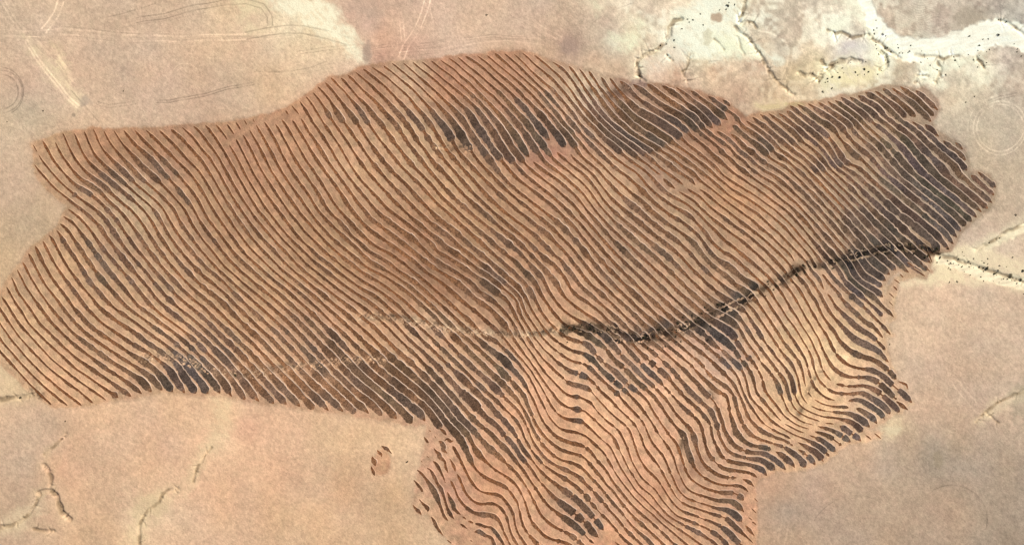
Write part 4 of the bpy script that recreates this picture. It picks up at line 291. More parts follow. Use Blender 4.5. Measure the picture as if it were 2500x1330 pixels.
    [36,868,176,6,6,7,6,7,5,6,6,7,6,7,6,6,7,6,6,8,6,6,6,6,6,6,7,6,7,6,6,6,8,6,6,6,6,6,8,5,7,5,7,6,7,5,7,5,8,4,8,6,8,4,7,6,7,6,6,6,8,4,8,6,7,4,7,6,8,6,6,7,6,7,6,6,6,6,7,6,7,6,6,6,7,6,7,6,6,6,7,6,7,7,6,7,6,6,6,6,6,7,6,7,6,6,6,8,6,6,6,7,6,7,6,7,6,7,6,6,6,8,5,6,5,8,6,7,6,7,6,6,6,6,6,7,6,6,7,7,7,6,6,6,6,6,7,6,7,6,6,6,6,6,8,6,6,6,7,6,7,4,8,5,8,4,8,5,7,6,7,6,6,7,6,7,6,7,6,7,4,8,6,7,4,7,6,8,4,8,6,7,4,7,6,7,6,7,6,6,6,8,6,6,6,7,6,7,6,6,6,6,6,6,7,6,7,6,6,6,8,6,6,6,6,6,7,7,7,7,6,6,6,6,6,8,6,6,6,6,6,6,8,6,6,6,6,6,8,6,6,6,6,6,8,6,6,6,6,7,6,7,6,6,6,8,6,6,6,5,8,5,8,2,8,2,9,2,9,2,8,2,10,2,8,3,8,3,8,6,8,6,6,6,7,7,6,7,5,8,4,9,2,9,1,9,1,9,1,8,1,10,2,8,2,8,4,8,6],
    [37,886,168,7,6,7,5,6,6,8,5,7,6,7,6,7,5,7,6,6,7,6,6,6,6,6,7,6,7,6,6,7,7,6,7,5,6,6,8,6,6,6,7,6,7,5,8,5,6,5,8,5,8,5,8,5,7,5,7,5,8,5,7,5,7,6,7,6,7,6,7,6,7,6,7,6,7,6,6,6,7,5,7,6,6,6,8,6,6,6,7,6,7,6,6,7,6,6,6,6,7,8,6,6,6,6,6,8,6,6,6,7,6,7,5,6,6,7,6,7,6,7,6,7,6,8,5,6,5,7,6,7,6,6,7,6,7,6,6,7,6,6,7,7,6,6,6,8,5,8,5,6,5,6,7,6,7,6,7,6,7,4,8,5,8,3,8,5,8,6,6,7,6,6,6,8,4,8,5,7,5,7,6,8,6,6,5,8,5,6,7,6,7,6,6,7,6,7,6,6,6,8,6,6,6,6,6,7,6,6,7,6,7,6,6,6,7,7,7,6,6,6,6,7,6,7,6,6,6,7,6,7,6,6,6,8,6,6,6,6,7,6,7,5,7,6,7,6,6,6,7,5,7,7,6,7,6,6,6,7,6,7,6,6,6,6,7,6,7,6,7,5,7,4,8,1,10,1,8,2,9,3,9,4,8,4,8,3,8,4,8,5,8,7,5,8,5,9,2,8,2,9,2,9,1,9,1,9,2,8,2,9,4,9,2,6,6,6,6,4,6],
    [38,908,164,8,6,7,4,7,6,8,4,8,6,6,6,7,6,7,6,6,6,8,6,6,6,6,6,7,6,5,7,5,7,5,8,6,6,6,7,6,7,6,8,5,6,5,8,6,7,5,7,5,8,4,8,5,8,5,7,4,7,6,8,4,8,6,6,6,8,6,6,6,7,6,7,6,6,6,7,6,7,6,6,6,6,6,7,6,7,6,7,6,7,6,6,6,7,6,7,7,6,7,6,6,6,6,6,8,6,6,6,8,5,6,5,8,6,7,6,7,4,8,6,6,6,8,6,6,5,8,5,6,6,6,7,7,7,6,6,6,6,7,7,6,7,6,6,8,4,7,6,5,8,4,8,6,6,6,6,6,8,5,7,5,7,6,8,6,6,6,6,7,6,7,6,7,6,7,6,6,6,8,6,6,6,7,6,7,6,6,6,6,6,7,6,7,6,6,6,6,6,7,7,7,6,6,7,6,6,6,6,6,7,7,6,7,6,7,6,7,5,7,6,7,6,6,6,7,6,7,6,6,6,6,6,7,7,5,7,6,7,6,7,6,7,6,7,5,7,6,7,7,6,6,6,6,6,7,6,7,6,7,6,7,6,5,7,3,9,5,8,3,8,2,8,2,9,2,9,2,8,4,8,4,8,4,8,6,8,6,6,8,5,8,3,8,3,9,2,9,2,8,2,10,1,8,0,9,2,9,4,6,5,8,6,7,5,5,4],
    [39,936,160,6,6,8,5,7,5,7,6,7,6,7,6,7,6,7,5,6,6,8,6,6,6,6,7,6,6,6,8,6,6,6,6,6,8,5,7,5,7,6,7,5,7,6,7,6,7,6,7,5,7,4,8,4,8,4,8,4,8,4,8,5,8,5,7,6,7,6,6,6,7,6,7,6,6,6,7,7,6,7,7,6,6,6,6,6,6,7,7,7,6,6,7,6,6,7,6,7,6,6,6,7,6,7,6,6,6,7,6,7,6,8,5,6,5,8,6,6,6,8,6,6,6,8,5,6,5,8,6,6,6,6,6,7,7,6,7,7,6,6,6,6,6,6,7,6,7,5,8,5,7,6,7,6,7,5,7,5,7,6,7,6,7,6,7,6,6,7,6,7,6,6,6,7,6,7,6,6,6,7,6,7,7,6,6,6,6,7,7,7,6,6,6,6,6,7,6,7,6,6,7,6,7,6,6,7,6,7,6,6,6,8,6,6,5,8,5,6,6,8,6,6,6,7,6,7,6,6,6,6,6,8,6,6,6,6,7,6,7,6,6,7,6,7,7,5,7,5,7,6,7,6,6,8,6,6,6,6,8,4,7,3,9,2,8,3,9,4,8,2,9,2,8,3,9,4,8,5,8,4,7,6,8,6,6,8,4,8,4,8,4,9,2,9,2,9,0,9,0,8,2,10,3,8,4,7,5,7,5,7,6,7,6,6,7,4,4],
    [40,957,154,7,6,7,6,7,5,7,6,7,6,6,5,8,6,6,6,7,6,7,6,6,6,6,7,7,6,6,7,7,6,6,6,6,7,6,7,6,6,6,6,6,8,6,7,5,7,5,8,6,6,4,8,4,8,5,8,5,8,4,8,5,7,5,7,5,8,5,7,6,7,5,8,6,6,6,7,7,7,6,6,6,6,6,6,6,7,7,7,6,6,7,6,6,6,7,6,7,6,7,6,7,6,6,6,8,4,7,6,7,6,7,6,7,6,7,5,7,5,6,6,8,6,6,6,8,6,6,6,6,6,6,7,6,7,7,6,7,6,6,7,6,7,5,6,5,8,6,7,6,7,5,7,6,7,5,7,6,7,6,6,6,8,6,6,6,6,7,6,7,7,6,6,6,7,7,6,7,6,6,6,7,6,7,6,6,6,6,6,7,7,7,6,6,7,6,6,6,6,7,6,7,6,6,6,7,6,7,6,6,6,8,6,6,6,7,6,7,6,7,5,7,6,7,6,7,5,6,6,8,6,6,6,6,6,6,8,6,6,6,7,6,6,8,6,6,6,6,7,6,6,8,5,8,4,8,3,7,6,1,9,4,9,0,8,0,9,3,9,3,8,2,8,4,9,1,9,3,8,6,7,6,7,6,6,8,6,8,4,8,3,9,1,9,2,8,2,10,2,8,2],
    [40,1893,1101,8,4,7,5,8,6,6,6,8,6,6,6,5,7],
    [41,985,154,7,6,6,6,7,6,7,6,6,6,8,6,6,6,7,6,7,6,6,6,7,6,7,6,6,6,6,7,7,6,7,7,6,6,6,6,6,7,6,7,6,6,6,8,5,6,5,8,4,8,5,8,5,8,4,7,6,7,5,8,5,6,6,8,4,8,6,7,5,7,5,8,6,6,6,8,5,7,5,7,6,7,6,7,6,6,6,6,8,6,6,6,7,6,7,6,8,5,6,5,8,6,7,6,7,5,7,5,7,6,8,6,6,5,8,5,6,6,8,6,6,6,7,6,6,6,7,7,6,6,6,7,6,6,6,7,6,7,6,7,5,7,5,7,6,7,6,7,6,7,6,7,6,7,5,6,7,7,6,7,6,6,6,6,6,7,6,6,7,7,7,6,6,6,6,6,7,6,7,6,6,7,6,6,7,7,7,6,6,6,6,6,7,6,7,6,6,6,7,7,7,6,6,5,7,6,7,6,7,6,7,6,7,6,7,5,6,6,8,6,6,6,7,6,7,5,7,6,7,6,6,7,5,7,5,7,6,7,6,6,8,6,8,4,7,6,7,4,8,6,6,6,6,7,3,8,3,9,2,8,2,9,2,9,4,8,2,8,4,9,3,9,5,7,5,7,6,7,7,5,8,5,8,3,8,4,9,2,9,2,8,4,9,2,9,3,8,3,8,4,8,5,6,6,8,5,7,5,7,7,4,7,4,8,2,3],
    [42,1008,152,6,6,7,6,7,6,8,5,6,5,8,6,6,6,8,6,6,6,7,6,7,6,6,6,6,6,7,6,6,7,7,7,6,6,7,6,7,6,6,6,5,8,5,7,4,8,4,8,6,7,5,8,5,7,6,7,4,8,6,7,4,7,5,8,5,8,6,6,6,8,5,6,6,8,5,6,6,7,6,7,6,7,6,7,7,6,7,6,7,5,7,5,7,6,7,6,8,4,6,6,8,6,7,6,7,5,7,5,7,6,6,6,7,6,7,7,6,6,6,6,6,7,7,6,7,6,6,7,5,7,5,7,6,7,6,7,6,7,6,7,5,7,5,7,6,7,6,7,6,7,6,6,6,7,6,7,6,6,7,6,6,7,7,7,6,6,6,6,7,6,7,6,6,6,6,7,7,6,7,7,6,6,6,6,7,6,7,6,6,6,6,6,7,7,7,6,6,6,7,6,7,5,7,6,7,6,7,6,7,6,7,5,7,6,6,5,8,6,7,6,7,6,7,5,7,5,7,6,7,6,6,6,6,6,7,7,7,6,6,6,6,7,6,6,6,7,6,7,4,8,4,8,4,8,4,8,4,8,3,9,3,9,3,8,3,8,4,8,6,8,6,6,6,6,7,7,7,5,8,4,8,4,8,3,9,4,9,3,8,2,8,4,8,4,8,6,2,2],
    [42,1948,1096,8,4,8,6,6,5,7,6,6,7,5,7,2,3],
    [43,1030,151,7,5,7,6,7,6,7,6,7,5,7,6,6,6,7,6,7,5,8,6,6,6,7,6,7,6,7,5,7,6,6,7,7,6,7,6,6,6,6,7,5,7,5,8,6,6,4,8,6,8,5,6,5,8,4,8,6,8,4,8,4,7,4,8,6,7,4,8,6,7,6,7,6,7,6,7,6,6,6,7,6,7,6,6,8,6,6,5,8,5,6,6,8,6,7,5,7,6,7,5,7,6,7,6,7,6,6,6,7,6,6,6,7,6,6,7,6,7,6,6,7,6,6,6,6,8,6,6,5,7,6,7,6,7,6,7,6,7,6,7,5,6,6,8,6,6,6,6,7,8,6,6,6,6,6,7,6,6,7,7,6,6,7,6,6,6,6,6,7,7,7,6,6,7,6,6,7,6,7,6,6,6,6,6,7,6,7,7,6,6,7,6,7,6,6,6,7,6,7,5,7,6,7,6,7,6,7,5,7,5,7,6,8,6,7,5,7,5,6,7,7,6,7,5,7,6,7,6,6,6,6,6,7,6,7,7,6,7,6,6,6,8,4,7,3,9,3,8,3,8,3,9,4,8,4,9,4,8,4,7,6,7,4,8,6,7,5,7,5,8,7,6,7,6,8,4,7,5,8,5,8,4,9,3,8,4,8,4,4,3],
    [43,1947,1078,7,4,8,4,8,5,8,5,8,4,8,5,6,7,5,6,5,8],
    [44,1053,149,7,5,6,6,8,6,7,6,7,4,8,6,7,5,7,6,6,7,7,6,7,5,6,6,7,6,7,7,6,6,6,6,7,6,6,7,6,7,7,6,5,7,5,7,6,7,6,7,6,7,4,7,5,8,5,8,5,8,5,7,4,8,4,8,4,7,6,8,6,6,6,8,5,6,6,8,6,6,7,6,6,6,8,6,6,5,8,5,6,6,8,6,7,5,7,5,7,6,7,6,6,6,8,6,6,6,7,6,7,6,6,6,5,8,6,6,5,8,6,6,6,7,6,7,6,7,6,7,6,6,6,8,6,6,6,7,6,7,6,6,6,7,6,7,6,6,6,6,7,6,6,7,7,7,6,6,6,6,7,6,7,6,6,6,6,7,7,6,7,6,6,7,6,6,7,6,7,6,6,6,6,6,7,7,7,6,6,6,7,6,7,6,6,6,7,6,7,5,7,6,7,6,7,6,7,5,8,5,6,6,7,6,7,7,5,7,7,6,7,5,7,5,8,6,6,6,6,6,7,6,7,6,6,6,6,6,6,8,5,7,4,9,3,8,2,8,2,9,2,9,2,9,2,9,6,7,6,7,6,6,6,6,6,6,6,8,6,6,6,8,6,6,8,5,7,5,7,4,8,5,8,5,8,4,8,4,8,4,9,2,8,4,8,4,8,4,8,4,8,5,7,5,8,6,6,6,6,6,2,3],
    [45,1076,147,6,5,8,6,8,4,7,5,7,6,6,7,6,6,8,6,6,5,8,6,6,7,6,6,6,7,6,7,6,6,7,6,7,6,6,6,6,7,6,7,6,6,6,7,6,7,5,7,5,7,6,8,4,7,6,7,6,8,5,7,5,7,4,8,4,8,6,8,4,7,6,7],
    [45,1302,395,6,7,7,6,7,5,8,5,7,6,7,4,8,6,7,5,7,5,7,6,7,6,6,6,8,6,6,6,6,6,6,7,6,7,6,8,5,6,5,8,6,6,6,8,6,6,6,8,6,6,6,7,6,7,6,6,6,7,6,7,6,6,6,6,7,6,6,7,7,6,6,7,6,6,7,6,7,6,6,6,7,6,7,6,6,6,6,6,7,7,7,6,6,6,6,7,7,6,7,6,6,6,6,6,7,6,7,7,6,6,7,6,7,6,6,6,7,6,7,6,7,5,7,6,7,6,7,6,7,5,7,5,7,6,7,6,6,6,8,5,8,5,6,6,6,6,7,6,7,6,4,8,5,8,5,7,6,7,6,6,6,8,4,7,4,9,4,8,2,8,2,10,2,8,2,8,4,8,7,6,6,8,5,6,6,8,6,6,6,7,6,7,6,6,6,6,3,2],
    [45,1916,1034,8,4,8,4,8,5,8,3,8,4,6,1],
    [45,1976,1061,8,4,8,3,9,4,8,4,7,6,7,6,7,5,6,6,3,2],
    [46,1096,142,7,6,7,4,8,6,6,6,6,6,8,6,6,6,8,5,7,6,5,7,6,6,7,7,7,6,6,6,8,5,6,6,7,6,6,7,6,7,7,6,6,6,5,8,6,6,6,8,5,6,6,8,6,6,4,8,6,7,5,7,5,8,4,8,6,7,4,7,6,8,6,6,5,8,5,8,6,6,7,6,7,4,8,6,7,5,7,5,7,6,7,6,7,6,7,6,6,6,8,6,6,6,6,6,6,7,5,7,5,8,6,7,5,7,5,8,6,6,6,7,6,7,6,6,6,7,6,7,7,6,7,6,6,6,6,6,7,7,7,6,6,6,7,6,7,6,6,7,7,6,7,6,6,6,7,6,7,6,6,6,6,6,8,6,6,6,6,6,7,6,6,7,7,6,6,7,6,6,7,6,7,6,6,6,6,6,7,6,7,6,6,6,8,6,6,6,8,6,6,5,8,5,8,5,8,5,7,4,7,6,8,4,8,6,6,6,6,6,2,9,4,8,6,7,6,6,5,8,5,8,6,6,7,6,5,7,5,7,5,8,4,8,4,8,3,8,2,9,1,9,2,8,6,8,5,7,5,7,6,7,6,7,6,7,4,7,6,8,6,6,8,6,6,5,8,5,8,5,8,3,8,3,10,2,2,1],
    [46,1988,1052,8,2,10,3,8,3,8,4,8,4,7,6,7,5,7,5,3,2],
    [47,1118,140,7,6,7,6,6,6,8,6,6,5,8,5,6,6,7,6,7,6,6,6,7,6,7,6,6,6,7,6,7,6,6,6,6,7,6,7,6,6,6,8,6,6,6,6,6,8,6,6,6,7,6,7,5,7,6,7,5,8,4,8,6,6,6,6,6,8,4,8,6,7,5,7,5,7,6,7,6,6,8,6,6,6,8,5,7,5,7,6,7,6,7,6,7,5,7,6,6,7,6,6,6,7,5,7,5,8,6,8,4,6,6,8,6,6,6,8,6,6,6,6,6,7,6,7,7,6,7,6,6,6,7,6,7,6,6,6,8,6,6,6,7,6,7,6,6,5,8,6,6,6,7,6,7,5,6,6,7,6,7,7,6,6,7,6,7,7,6,6,6,6,6,6,7,7,6,6,7,7,6,6,6,6,7,6,7,6,6,6,7,6,7,6,7,6,7,6,8,4,8,5,8,4,8,3,8,5,7,5,7,6,6,6,6,6,4,8,4,8,5,8,5,8,5,8,5,6,6,7,6,7,4,8,5,8,5,7,6,7,6,6,6,8,6,6,4,8,6,8,4,8,3,8,3,8,2,9,4,9,4,8,3,8,3,8,4,8,7,6,7,6,8,5,6,5,9,4,9,2,8,2,6,2],
    [47,1996,1039,8,3,9,2,9,2,8,4,8,3,8,5,8,4,7,6,7,4,8,6],
    [48,1136,137,8,5,8,5,7,5,7,4,8,6,7,6,7,6,6,6,6,6,7,6,7,6,6,6,7,6,7,6,6,6,8,6,6,7,5,7,5,7,7,7,7,6,6,6,5,8,5,6,6,8,6,6,5,8,5,7,6,7,6,8,5,6,5,8,4,4],
    [48,1360,372,6,7,6,6,8,5,6,6,8,6,6,6,8,5,7,5,7,6,6,6,7,6,6,8,5,6,6,8,5,7,5,7,5,8,5,7,6,7,6,7,6,7,6,6,7,6,7,6,6,6,8,6,6,6,7,6,7,5,7,6,7,6,6,5,8,6,6,6,8,6,6,6,7,6,7,5,7,6,7,5,7,6,7,6,6,6,7,6,6,7,7,7,6,6,6,6,6,6,6,7,7,7,7,6,6,6,6,6,7,6,7,6,6,6,7,6,7,6,8,6,6,4,8,6,8,4,8,4,8,5,7,5,7,6,6,6,6,8,4,7,4,8,6,7,4,8,6,8,4,7,6,7,6,7,5,7,5,8,6,6,6,8,4,7,6,7,6,8,4,7,6,7,6,6,4,8,4,9,2,9,2,8,2,9,4,9,3,8,3,8,5,8,7,6,6,6,8,4,8,4,8,4,9,2,9,3,6,2],
    [48,2014,1031,2,1,4,0,2,0,4,0,2,1,4,0,2,1],
    [48,2049,1038,7,4,8,6,7,5,7,5,8,4,8,6,6,6,2,2],
    [49,1165,136,7,6,7,5,7,5,7,6,7,7,6,6,7,6,7,6,6,5,8,6,6,6,8,6,6,6,6,6,7,6,6,7,5,7,7,6,7,6,6,7,6,7,6,6,6,7,6,7,6,7,6,7,5,6,5,8,6,7,6,7,6,7,5,7,5,8,4,7,4,5],
    [49,1396,382,6,6,6,6,8,6,7,6,7,5,6,6,8,6,6,7,6,6,4,8,6,7,5,7,6,7,5,7,6,7,6,7,6,6,7,6,7,6,6,6,8,6,6,6,8,6,6,5,8,6,6,5,7,6,7,6,7,6,7,6,7,6,7,5,7,5,7,6,8,6,6,5,8,5,6,6,7,6,7,6,6,6,6,7,6,7,6,6,7,7,6,7,6,6,7,6,6,6,6,7,8,6,6,5,7,6,7,6,6,6,8,6,7,5,7,5,8,5,8,5,8,4,7,6,7,4,7,6,5,8,4,8,5,8,5,7,6,7,4,8,4,8,5,8,5,7,5,7,5,8,6,6,6,8,4,8,6,6,6,8,6,6,6,7,4,7,5,8,5,8,2,8,3,9,1,9,2,9,2,9,3,8,4,8,5,8,6,6,8,5,8,4,8,4,8,3,9,3,9,3,8,1,10,1,8,0,10,2,8,2,9,2,9,3,8,3,8,5,6,5,7,7,7,6],
    [50,1190,136,6,6,8,6,6,6,7,6,7,5,6,6,8,6,6,5,7,6,7,6,7,6,7,6,6,6,6,7,7,6,7,6,6,7,6,6,6,7,6,7,6,6,6,7,6,7,6,6,6,8,6,6,4,8,6,7,5,7,7,6,6,6,4,8,6,8,5,6,5,8,4,8,5,8,7,6,6,6,7,6,7,5,7,6,7,5,6,7,6,7,6,7,6,7,6,6,6,6,6,7,7,7,6,6,7,6,6,7,6,6,7,6,7,5,7,6,7,6,7,6,7,6,6,6,7,6,7,5,7,6,7,5,7,6,7,5,8,5,7,6,7,5,8,5,7,6,7,6,6,6,7,6,7,6,5,7,6,7,6,6,5,8,6,6,7,6,7,7,6,6,7,6,7,5,7,6,7,6,6,6,8,6,6,6,8,5,7,5,7,5,8,5,7,5,7,6,6,6,7,7,5,7,5,7,5,8,5,8,5,6,6,8,4,8,6,7,4,7,5,8,5,8,5,7,5,8,5,7,6,7,6,7,5,6,6,8,5,7,4,8,3,9,4,8,2,8,2,10,1,8,1,10,3,8,3,8,6,8,6,6],
    [50,1980,990,8,4,8,4,9,2,9,2,9,1,9,1,9,1,9,1,8,1,10,1,8,2,8,4,8,4,8,5,8,5,6,6,7,6,2,2],
    [51,1208,130,6,6,7,6,7,6,7,6,7,6,6,6,7,6,7,6,6,6,7,6,7,6,6,6,7,6,7,6,6,6,6,6,6,7,6,7,6,7,6,7,5,7,6,7,6,6,6,7,5,7,6,8,4,8,6,6,6,6,8,6,4,8,6,7,6,7,6,6,6,7,5,7,6,7,7,7,6,6,6,6,7,6,7,6,6,6,6,6,6,7,7,7,7,6,6,6,7,6,7,6,6,6,7,6,7,6,6,6,8,5,6,5,8,6,6,6,6,7,6,7,7,6,7,6,7,5,7,6,7,5,7,6,8,4,8,6,7,4,7,5,8,5,7,6,7,6,7,6,6,6,6,6,5,8,6,7,6,7,5,7,6,7,6,6,7,7,6,5,8,6,7,5,7,5,8,6,6,6,6,6,7,6,7,6,8,4,8,6,6,4,8,6,6,6,6,6,6,8,6,7,4,7,6,8,5,7,5,7,5,8,5,8,4,8,6,7,4,7,5,8,5,8,4,8,6,6,6,8,5,6,6,8,5,6,6,8,4,8,3,8,3,8,2,10,1,8,2,9,2,9,1,2],
    [51,1972,956,2,3,1,3,2,2,2,2,2,2],
    [51,1988,974,8,5,7,5,9,2,8,3,9,1,9,2,9,0,9,0,9,1,6,1],
    [51,2089,996,8,2,8,5,7,5,8,4,8,5,6,7,6,7,1,3],
    [52,1232,131,7,6,7,6,6,6,7,6,7,6,6,6,6,7,7,6,6,6,7,7,6,6,6,6,7,7,7,6,6,6,6,6,6,7,6,7,6,6,6,8,6,6,6,7,6,7,5,7,5,7,6,8,6,6,6,7,6,7,6,6,6,7,6,7,6,6,6,7,7,6,7,6,6,7,6,6,6,6,8,6,6,6,6,7,6,6,7,5,7,6,8,4,8,6,6,6,7,6,7,6,6,6,6,6,6,7,7,6,7,7,6,6,6,6,7,6,7,6,7,6,7,4,8,6,6,6,8,4,8,4,8,5,8,5,7,5,7,6,6,6,8,5,6,6,6,7,6,7,4,8,6,8,5,6,5,8,6,6,7,7,7,5,7,6,8,4,7,5,8,5,7,6,7,6,6,6,7,6,7,4,8,6,8,4,6,6,7,6,7,7,6,7,6,6,5,7,5,8,4,8,5,7,5,8,5,7,5,7,5,8,5,8,5,7,5,7,5,8,5,8,6,6,4,8,5,8,5,8,5,7,5,7,4,8,4,8,2,9,2,9,2,8,3,9,2,9,3,8,4,8,6,8,6,6,6,6,8,6,8,4,8,2,9,2],
    [52,2070,978,8,-2,10,-1,8,1,9,2,7,5,8,5,8,5,8,5,7,4,7,6,5,8,5,8],
    [53,1256,133,7,6,6,7,7,6,6,6,6,6,6,8,7,6,7,6,6,6,7,6,7,6,6,6,8,5,6,6,6,7,6,6,6,8,6,6,6,6,6,8,5,7,6,7,6,6,5,8,4,8,6,6,6,7,6,7,6,6,6,7,7,6,7,6,6,7,7,6,7,5,6,7,6,6,7,6,7,6,6,6,8,5,8,5,6,6,8,4,8,5,7,5,7,6,6,7,6,7,5,7,6,7,6,6,7,6,6,6,8,6,6,6,8,5,8,5,6,5,8,5,8,4,8,5,8,4,8,5,7,5,7,5,6,7,6,7,6,6,6,6,6,8,6,7,4,8,5,7,7,6,6,6,6,6,8,6,7,6,9,2,7,5,7,5,8,6,6,6,6,6,8,6,6,6,7,6,7,6,6,6,8,6,6,6,6,6,7,6,6,7,5,7,4,8,5,8,5,8,6,7,4,7,5,8,5,8,4,7,6,7,6,7,5,7,5,8,5,8,5,7,4,8,4,8,6,7,4,8,4,8,4,8,2,9,2,9,2,8,2,10,4,8,3,8,4,8,6,7,7,6,6,6,7,5,8,4,9,3,9,1,9,0,9,1,9,-1,8,0,10,-2,8,1,9,3,7,4,8,6,8,4,8,5,6,5,8,6,6,6,6,8,3,4],
    [54,1276,130,7,6,7,6,6,7,6,6,7,6,7,6,7,5,7,6,6,6,8,6,6,6,6,6,6,7,6,7,6,6,6,8,6,6,5,8,5,7,6,7,6,7,5,7,5,8,6,6,6,6,6,8,7,6,7,6,6,6,6,7,6,7,6,6,8,6,6,5,8,6,6,6,7,6,7,6,6,6,7,5,7,6,8,6,7,4,7,6,8,4,7,6,7,6,6,6,6,7,6,7,6,6,6,8,6,6,7,6,7,5,8,5,8,4,8,4,8,4,8,4,8,5,6,5,8,6,6,6,7,6,7,6,6,7,6,7,6,6,7,6,6,6,7,6,6,8,6,6,6,6,7,6,7,5,8,5,7,6,7,6,6,6,8,5,6,6,7,6,7,5,6,6,8,6,7,6,6,6,7,6,6,6,6,7,6,7,6,6,6,8,4,7,6,7,4,8,5,8,4,8,5,8,4,8,6,6,5,8,5,8,4,8,4,7,6,7,4,8,6,8,4,7,4,8,4,9,3,8,4,8,4,8,3,8,2,9,2,9,4,8,4,8,6,8,6,6,4,4],
    [54,2040,936,9,2,9,2,9,2,9,0,8,0,10,-1,8,-1,10,1,8,3,8,3,8,5,8,4,7,6,7,6,6,6,6,6,7,6,7,6,6,7,6,6],
    [55,1305,135,7,6,6,5,8,6,7,6,7,6,6,6,7,6,7,5,6,7,6,6,6,8,6,6,6,8,5,6,5,8,5,8,5,7,5,7,5,8,6,6,6,8,6,6,6,7,5,7,7,6,6,6,6,7,7,6,7,7,6,6,7,5,7,5,8,6,6,6,8,5,7,5,7,6,7,6,7,6,7,5,7,5,8,5,7,5,7,6,6,6,8,6,7,5,3,1],
    [55,1620,436,5,6,7,6,7,6,7,5,3,2],
    [55,1658,468,8,5,8,5,7,4,8,5,7,5,6,6,6,8,7,6,7,6,6,6,6,6,8,6,7,6,7,5,7,5,7,6,7,6,7,5,8,5,7,6,7,4,8,6,6,6,8,6,6,6,7,6,7,5,6,6,7,7,6,6,7,6,6,6,6,7,6,7,6,6,6,8,6,6,5,8,5,6,6,8,6,7,4,7,5,8,5,8,4,8,4,8,5,7,4,9,4,8,5,7,5,7,5,8,4,8,4,8,6,7,4,8,2,9,4,8,3,8,4,8,4,8,4,8,4,8,5,8,6,6,8,6,6,5,8,4,9,3,9,2,9,0,9,0,9,0,9,1,8,1,10,3,8,4,7,5,7,6,6,6,7,6,6,6,7,7,6,6,5,3],
    [56,1350,152,8,6,7,4,7,6,7,6,5,6,6,8,5,7,5,7,6,8,4,8,5,7,5,7,4,8,6,8,6,6,5,8,5,7,6,7,6,7,6,7,6,6,6,6,7,6,7,6,6,7,7,5,7,6,8,5,7,5,7,6,8,4,7,6,7,5,8,5,7,6,7,5,8,5,6,6,6,6,8,6,6,6,7,6,7,5,8,5,7,6,7,4,8,6,7,5,7,6],
    [56,1679,461,7,5,8,5,8,5,7,4,7,7,6,7,6,6,6,6,8,6,6,6,8,5,6,5,8,6,7,6,7,5,7,5,7,6,8,5,7,5,7,5,8,5,7,6,7,6,7,6,6,6,7,5,8,6,5,7,6,6,7,6,6,7,6,7,6,6,6,7,6,7,5,7,5,7,6,8,6,6,6,7,5,7,5,8,4,8,5,8,5,7,4,8,4,8,4,8,5,8,4,7,5,8,4,8,6,8,4,7,6,7,4,8,4,8,4,9,3,8,5,8,4,7,6,8,6,6,6,6,8,5,8,5,8,3,9,2,9,2,8,1,10,1,8,1,9,4,8,4,7,4,8,6,6,6,6,6,7,6,7,6,7,6,7,5,7,6,7,7,6,6,6,6,2,2],
    [57,1389,162,7,7,5,7,5,8,5,7,5,7,5,8,5,8,4,7,6,7,5,8,5,7,5,7,5,8,5,8,5,6,6,8,6,6,6,7,6,7,8,6,6,5,8,5,6,6,8,6,6,5,8,5,8,6,7,4,7,5,8,5,8,5,8,5,7,4,7,5,8,5,7,6,7,5,8,5,6,6,7,6,7,6,8,4,8,6,7,4,8,5,7,5,6,7,4,5],
    [57,1708,462,8,5,7,5,7,7,6,5,8,6,6,6,8,6,6,5,8,5,7,6,7,6,7,5,7,6,7,5,7,6,8,5,6,5,8,6,7,6,7,4,8,6,6,6,8,6,6,6,6,6,7,6,7,6,6,6,6,6,7,7,6,7,5,6,6,8,4,8,6,7,5,7,6,7,7,7,6,6,4,8,4,8,4,8,6,7,5,7,4,8,3,8,4,9,4,7,4,8,6,8,5,7,5,7,6,8,6,6,4,8,4,8,5,8,7,6,6,6,6,6,8,6,7,4,9,4,8,3,8,3,10,2,8,2,8,4,8,5,7,5,7,6,8,5,6,7,6,6,6,7,4,4],
    [58,1415,169,5,7,6,8,4,7,6,7,4,8,6,8,6,6,4,8,6,8,4,7,6,7,4,8,6,6,6,8,6,6,6,8,6,6,6,6,7,6,7,6,6,7,7,5,7,6,8,4,8,5,7,5,7,5,8,4,8,4,8,5,8,4,8,5,7,5,8,4,7,5,8,6,6,5,8,6,6,6,8,5,7,5,7,5,8,5,6,7,6,7,7,6,7,5,8,5,7,6,7,5,6,6,8,5,6,6,8,6,6,6,8,5,7,5,7,6,8,5,6,5,8,6,8,4,7,6,7,6,6,6,6,6,8,6,7,5,7,6,6,5,7,7,7,7,6,6,6,6,8,6,6,6,6,6,5,8,5,7],
    [58,1952,647,6,7,5,6,4,8,5,8,7,6,5,7,4,8,5,8,5,7,5,8,4,8,3,8,6,8,4,8,4,8,5,6,6,8,6,6,6,6,6,8,6,6,6,7,6,7,7,6,6,6,8,5,8,5,8,3,8,3,8,4,8,4,8,4,8,6,6,6,5,8,6,6,4,4],
    [59,1438,174,4,8,6,7,4,7,6,8,4,8,6,7,6,7,5,7,6,7,5,7,6,7,6,7,6,7,6,6,6,7,6,7,6,6,7,6,7,6,7,5,8,5,7,4,8,6,8,4,7,6,7,4,8,5,8,5,8,4,7,6,7,4,8,6,8,4,7,6,7,5,7,5,7,6,8,6,7,4,7,6,6,6,8,6,7,5,7,5,7,6,7,6,6,6,8,6,6,6,6,6,8,6,7,5,7,5,8,5,8,5,7,4,7,6,8,5,8,4,8,5,6,5,7,7,7,5,6,6,7,7,7,6,6,6,8,5,6,7,6,6,6,6,6,7,6,7,7,6,6,6,6,7,7,7,6,6,6,6,5,8,5,8,4,7,6,7,6,6,6,7,4,9,3,8,5,8],
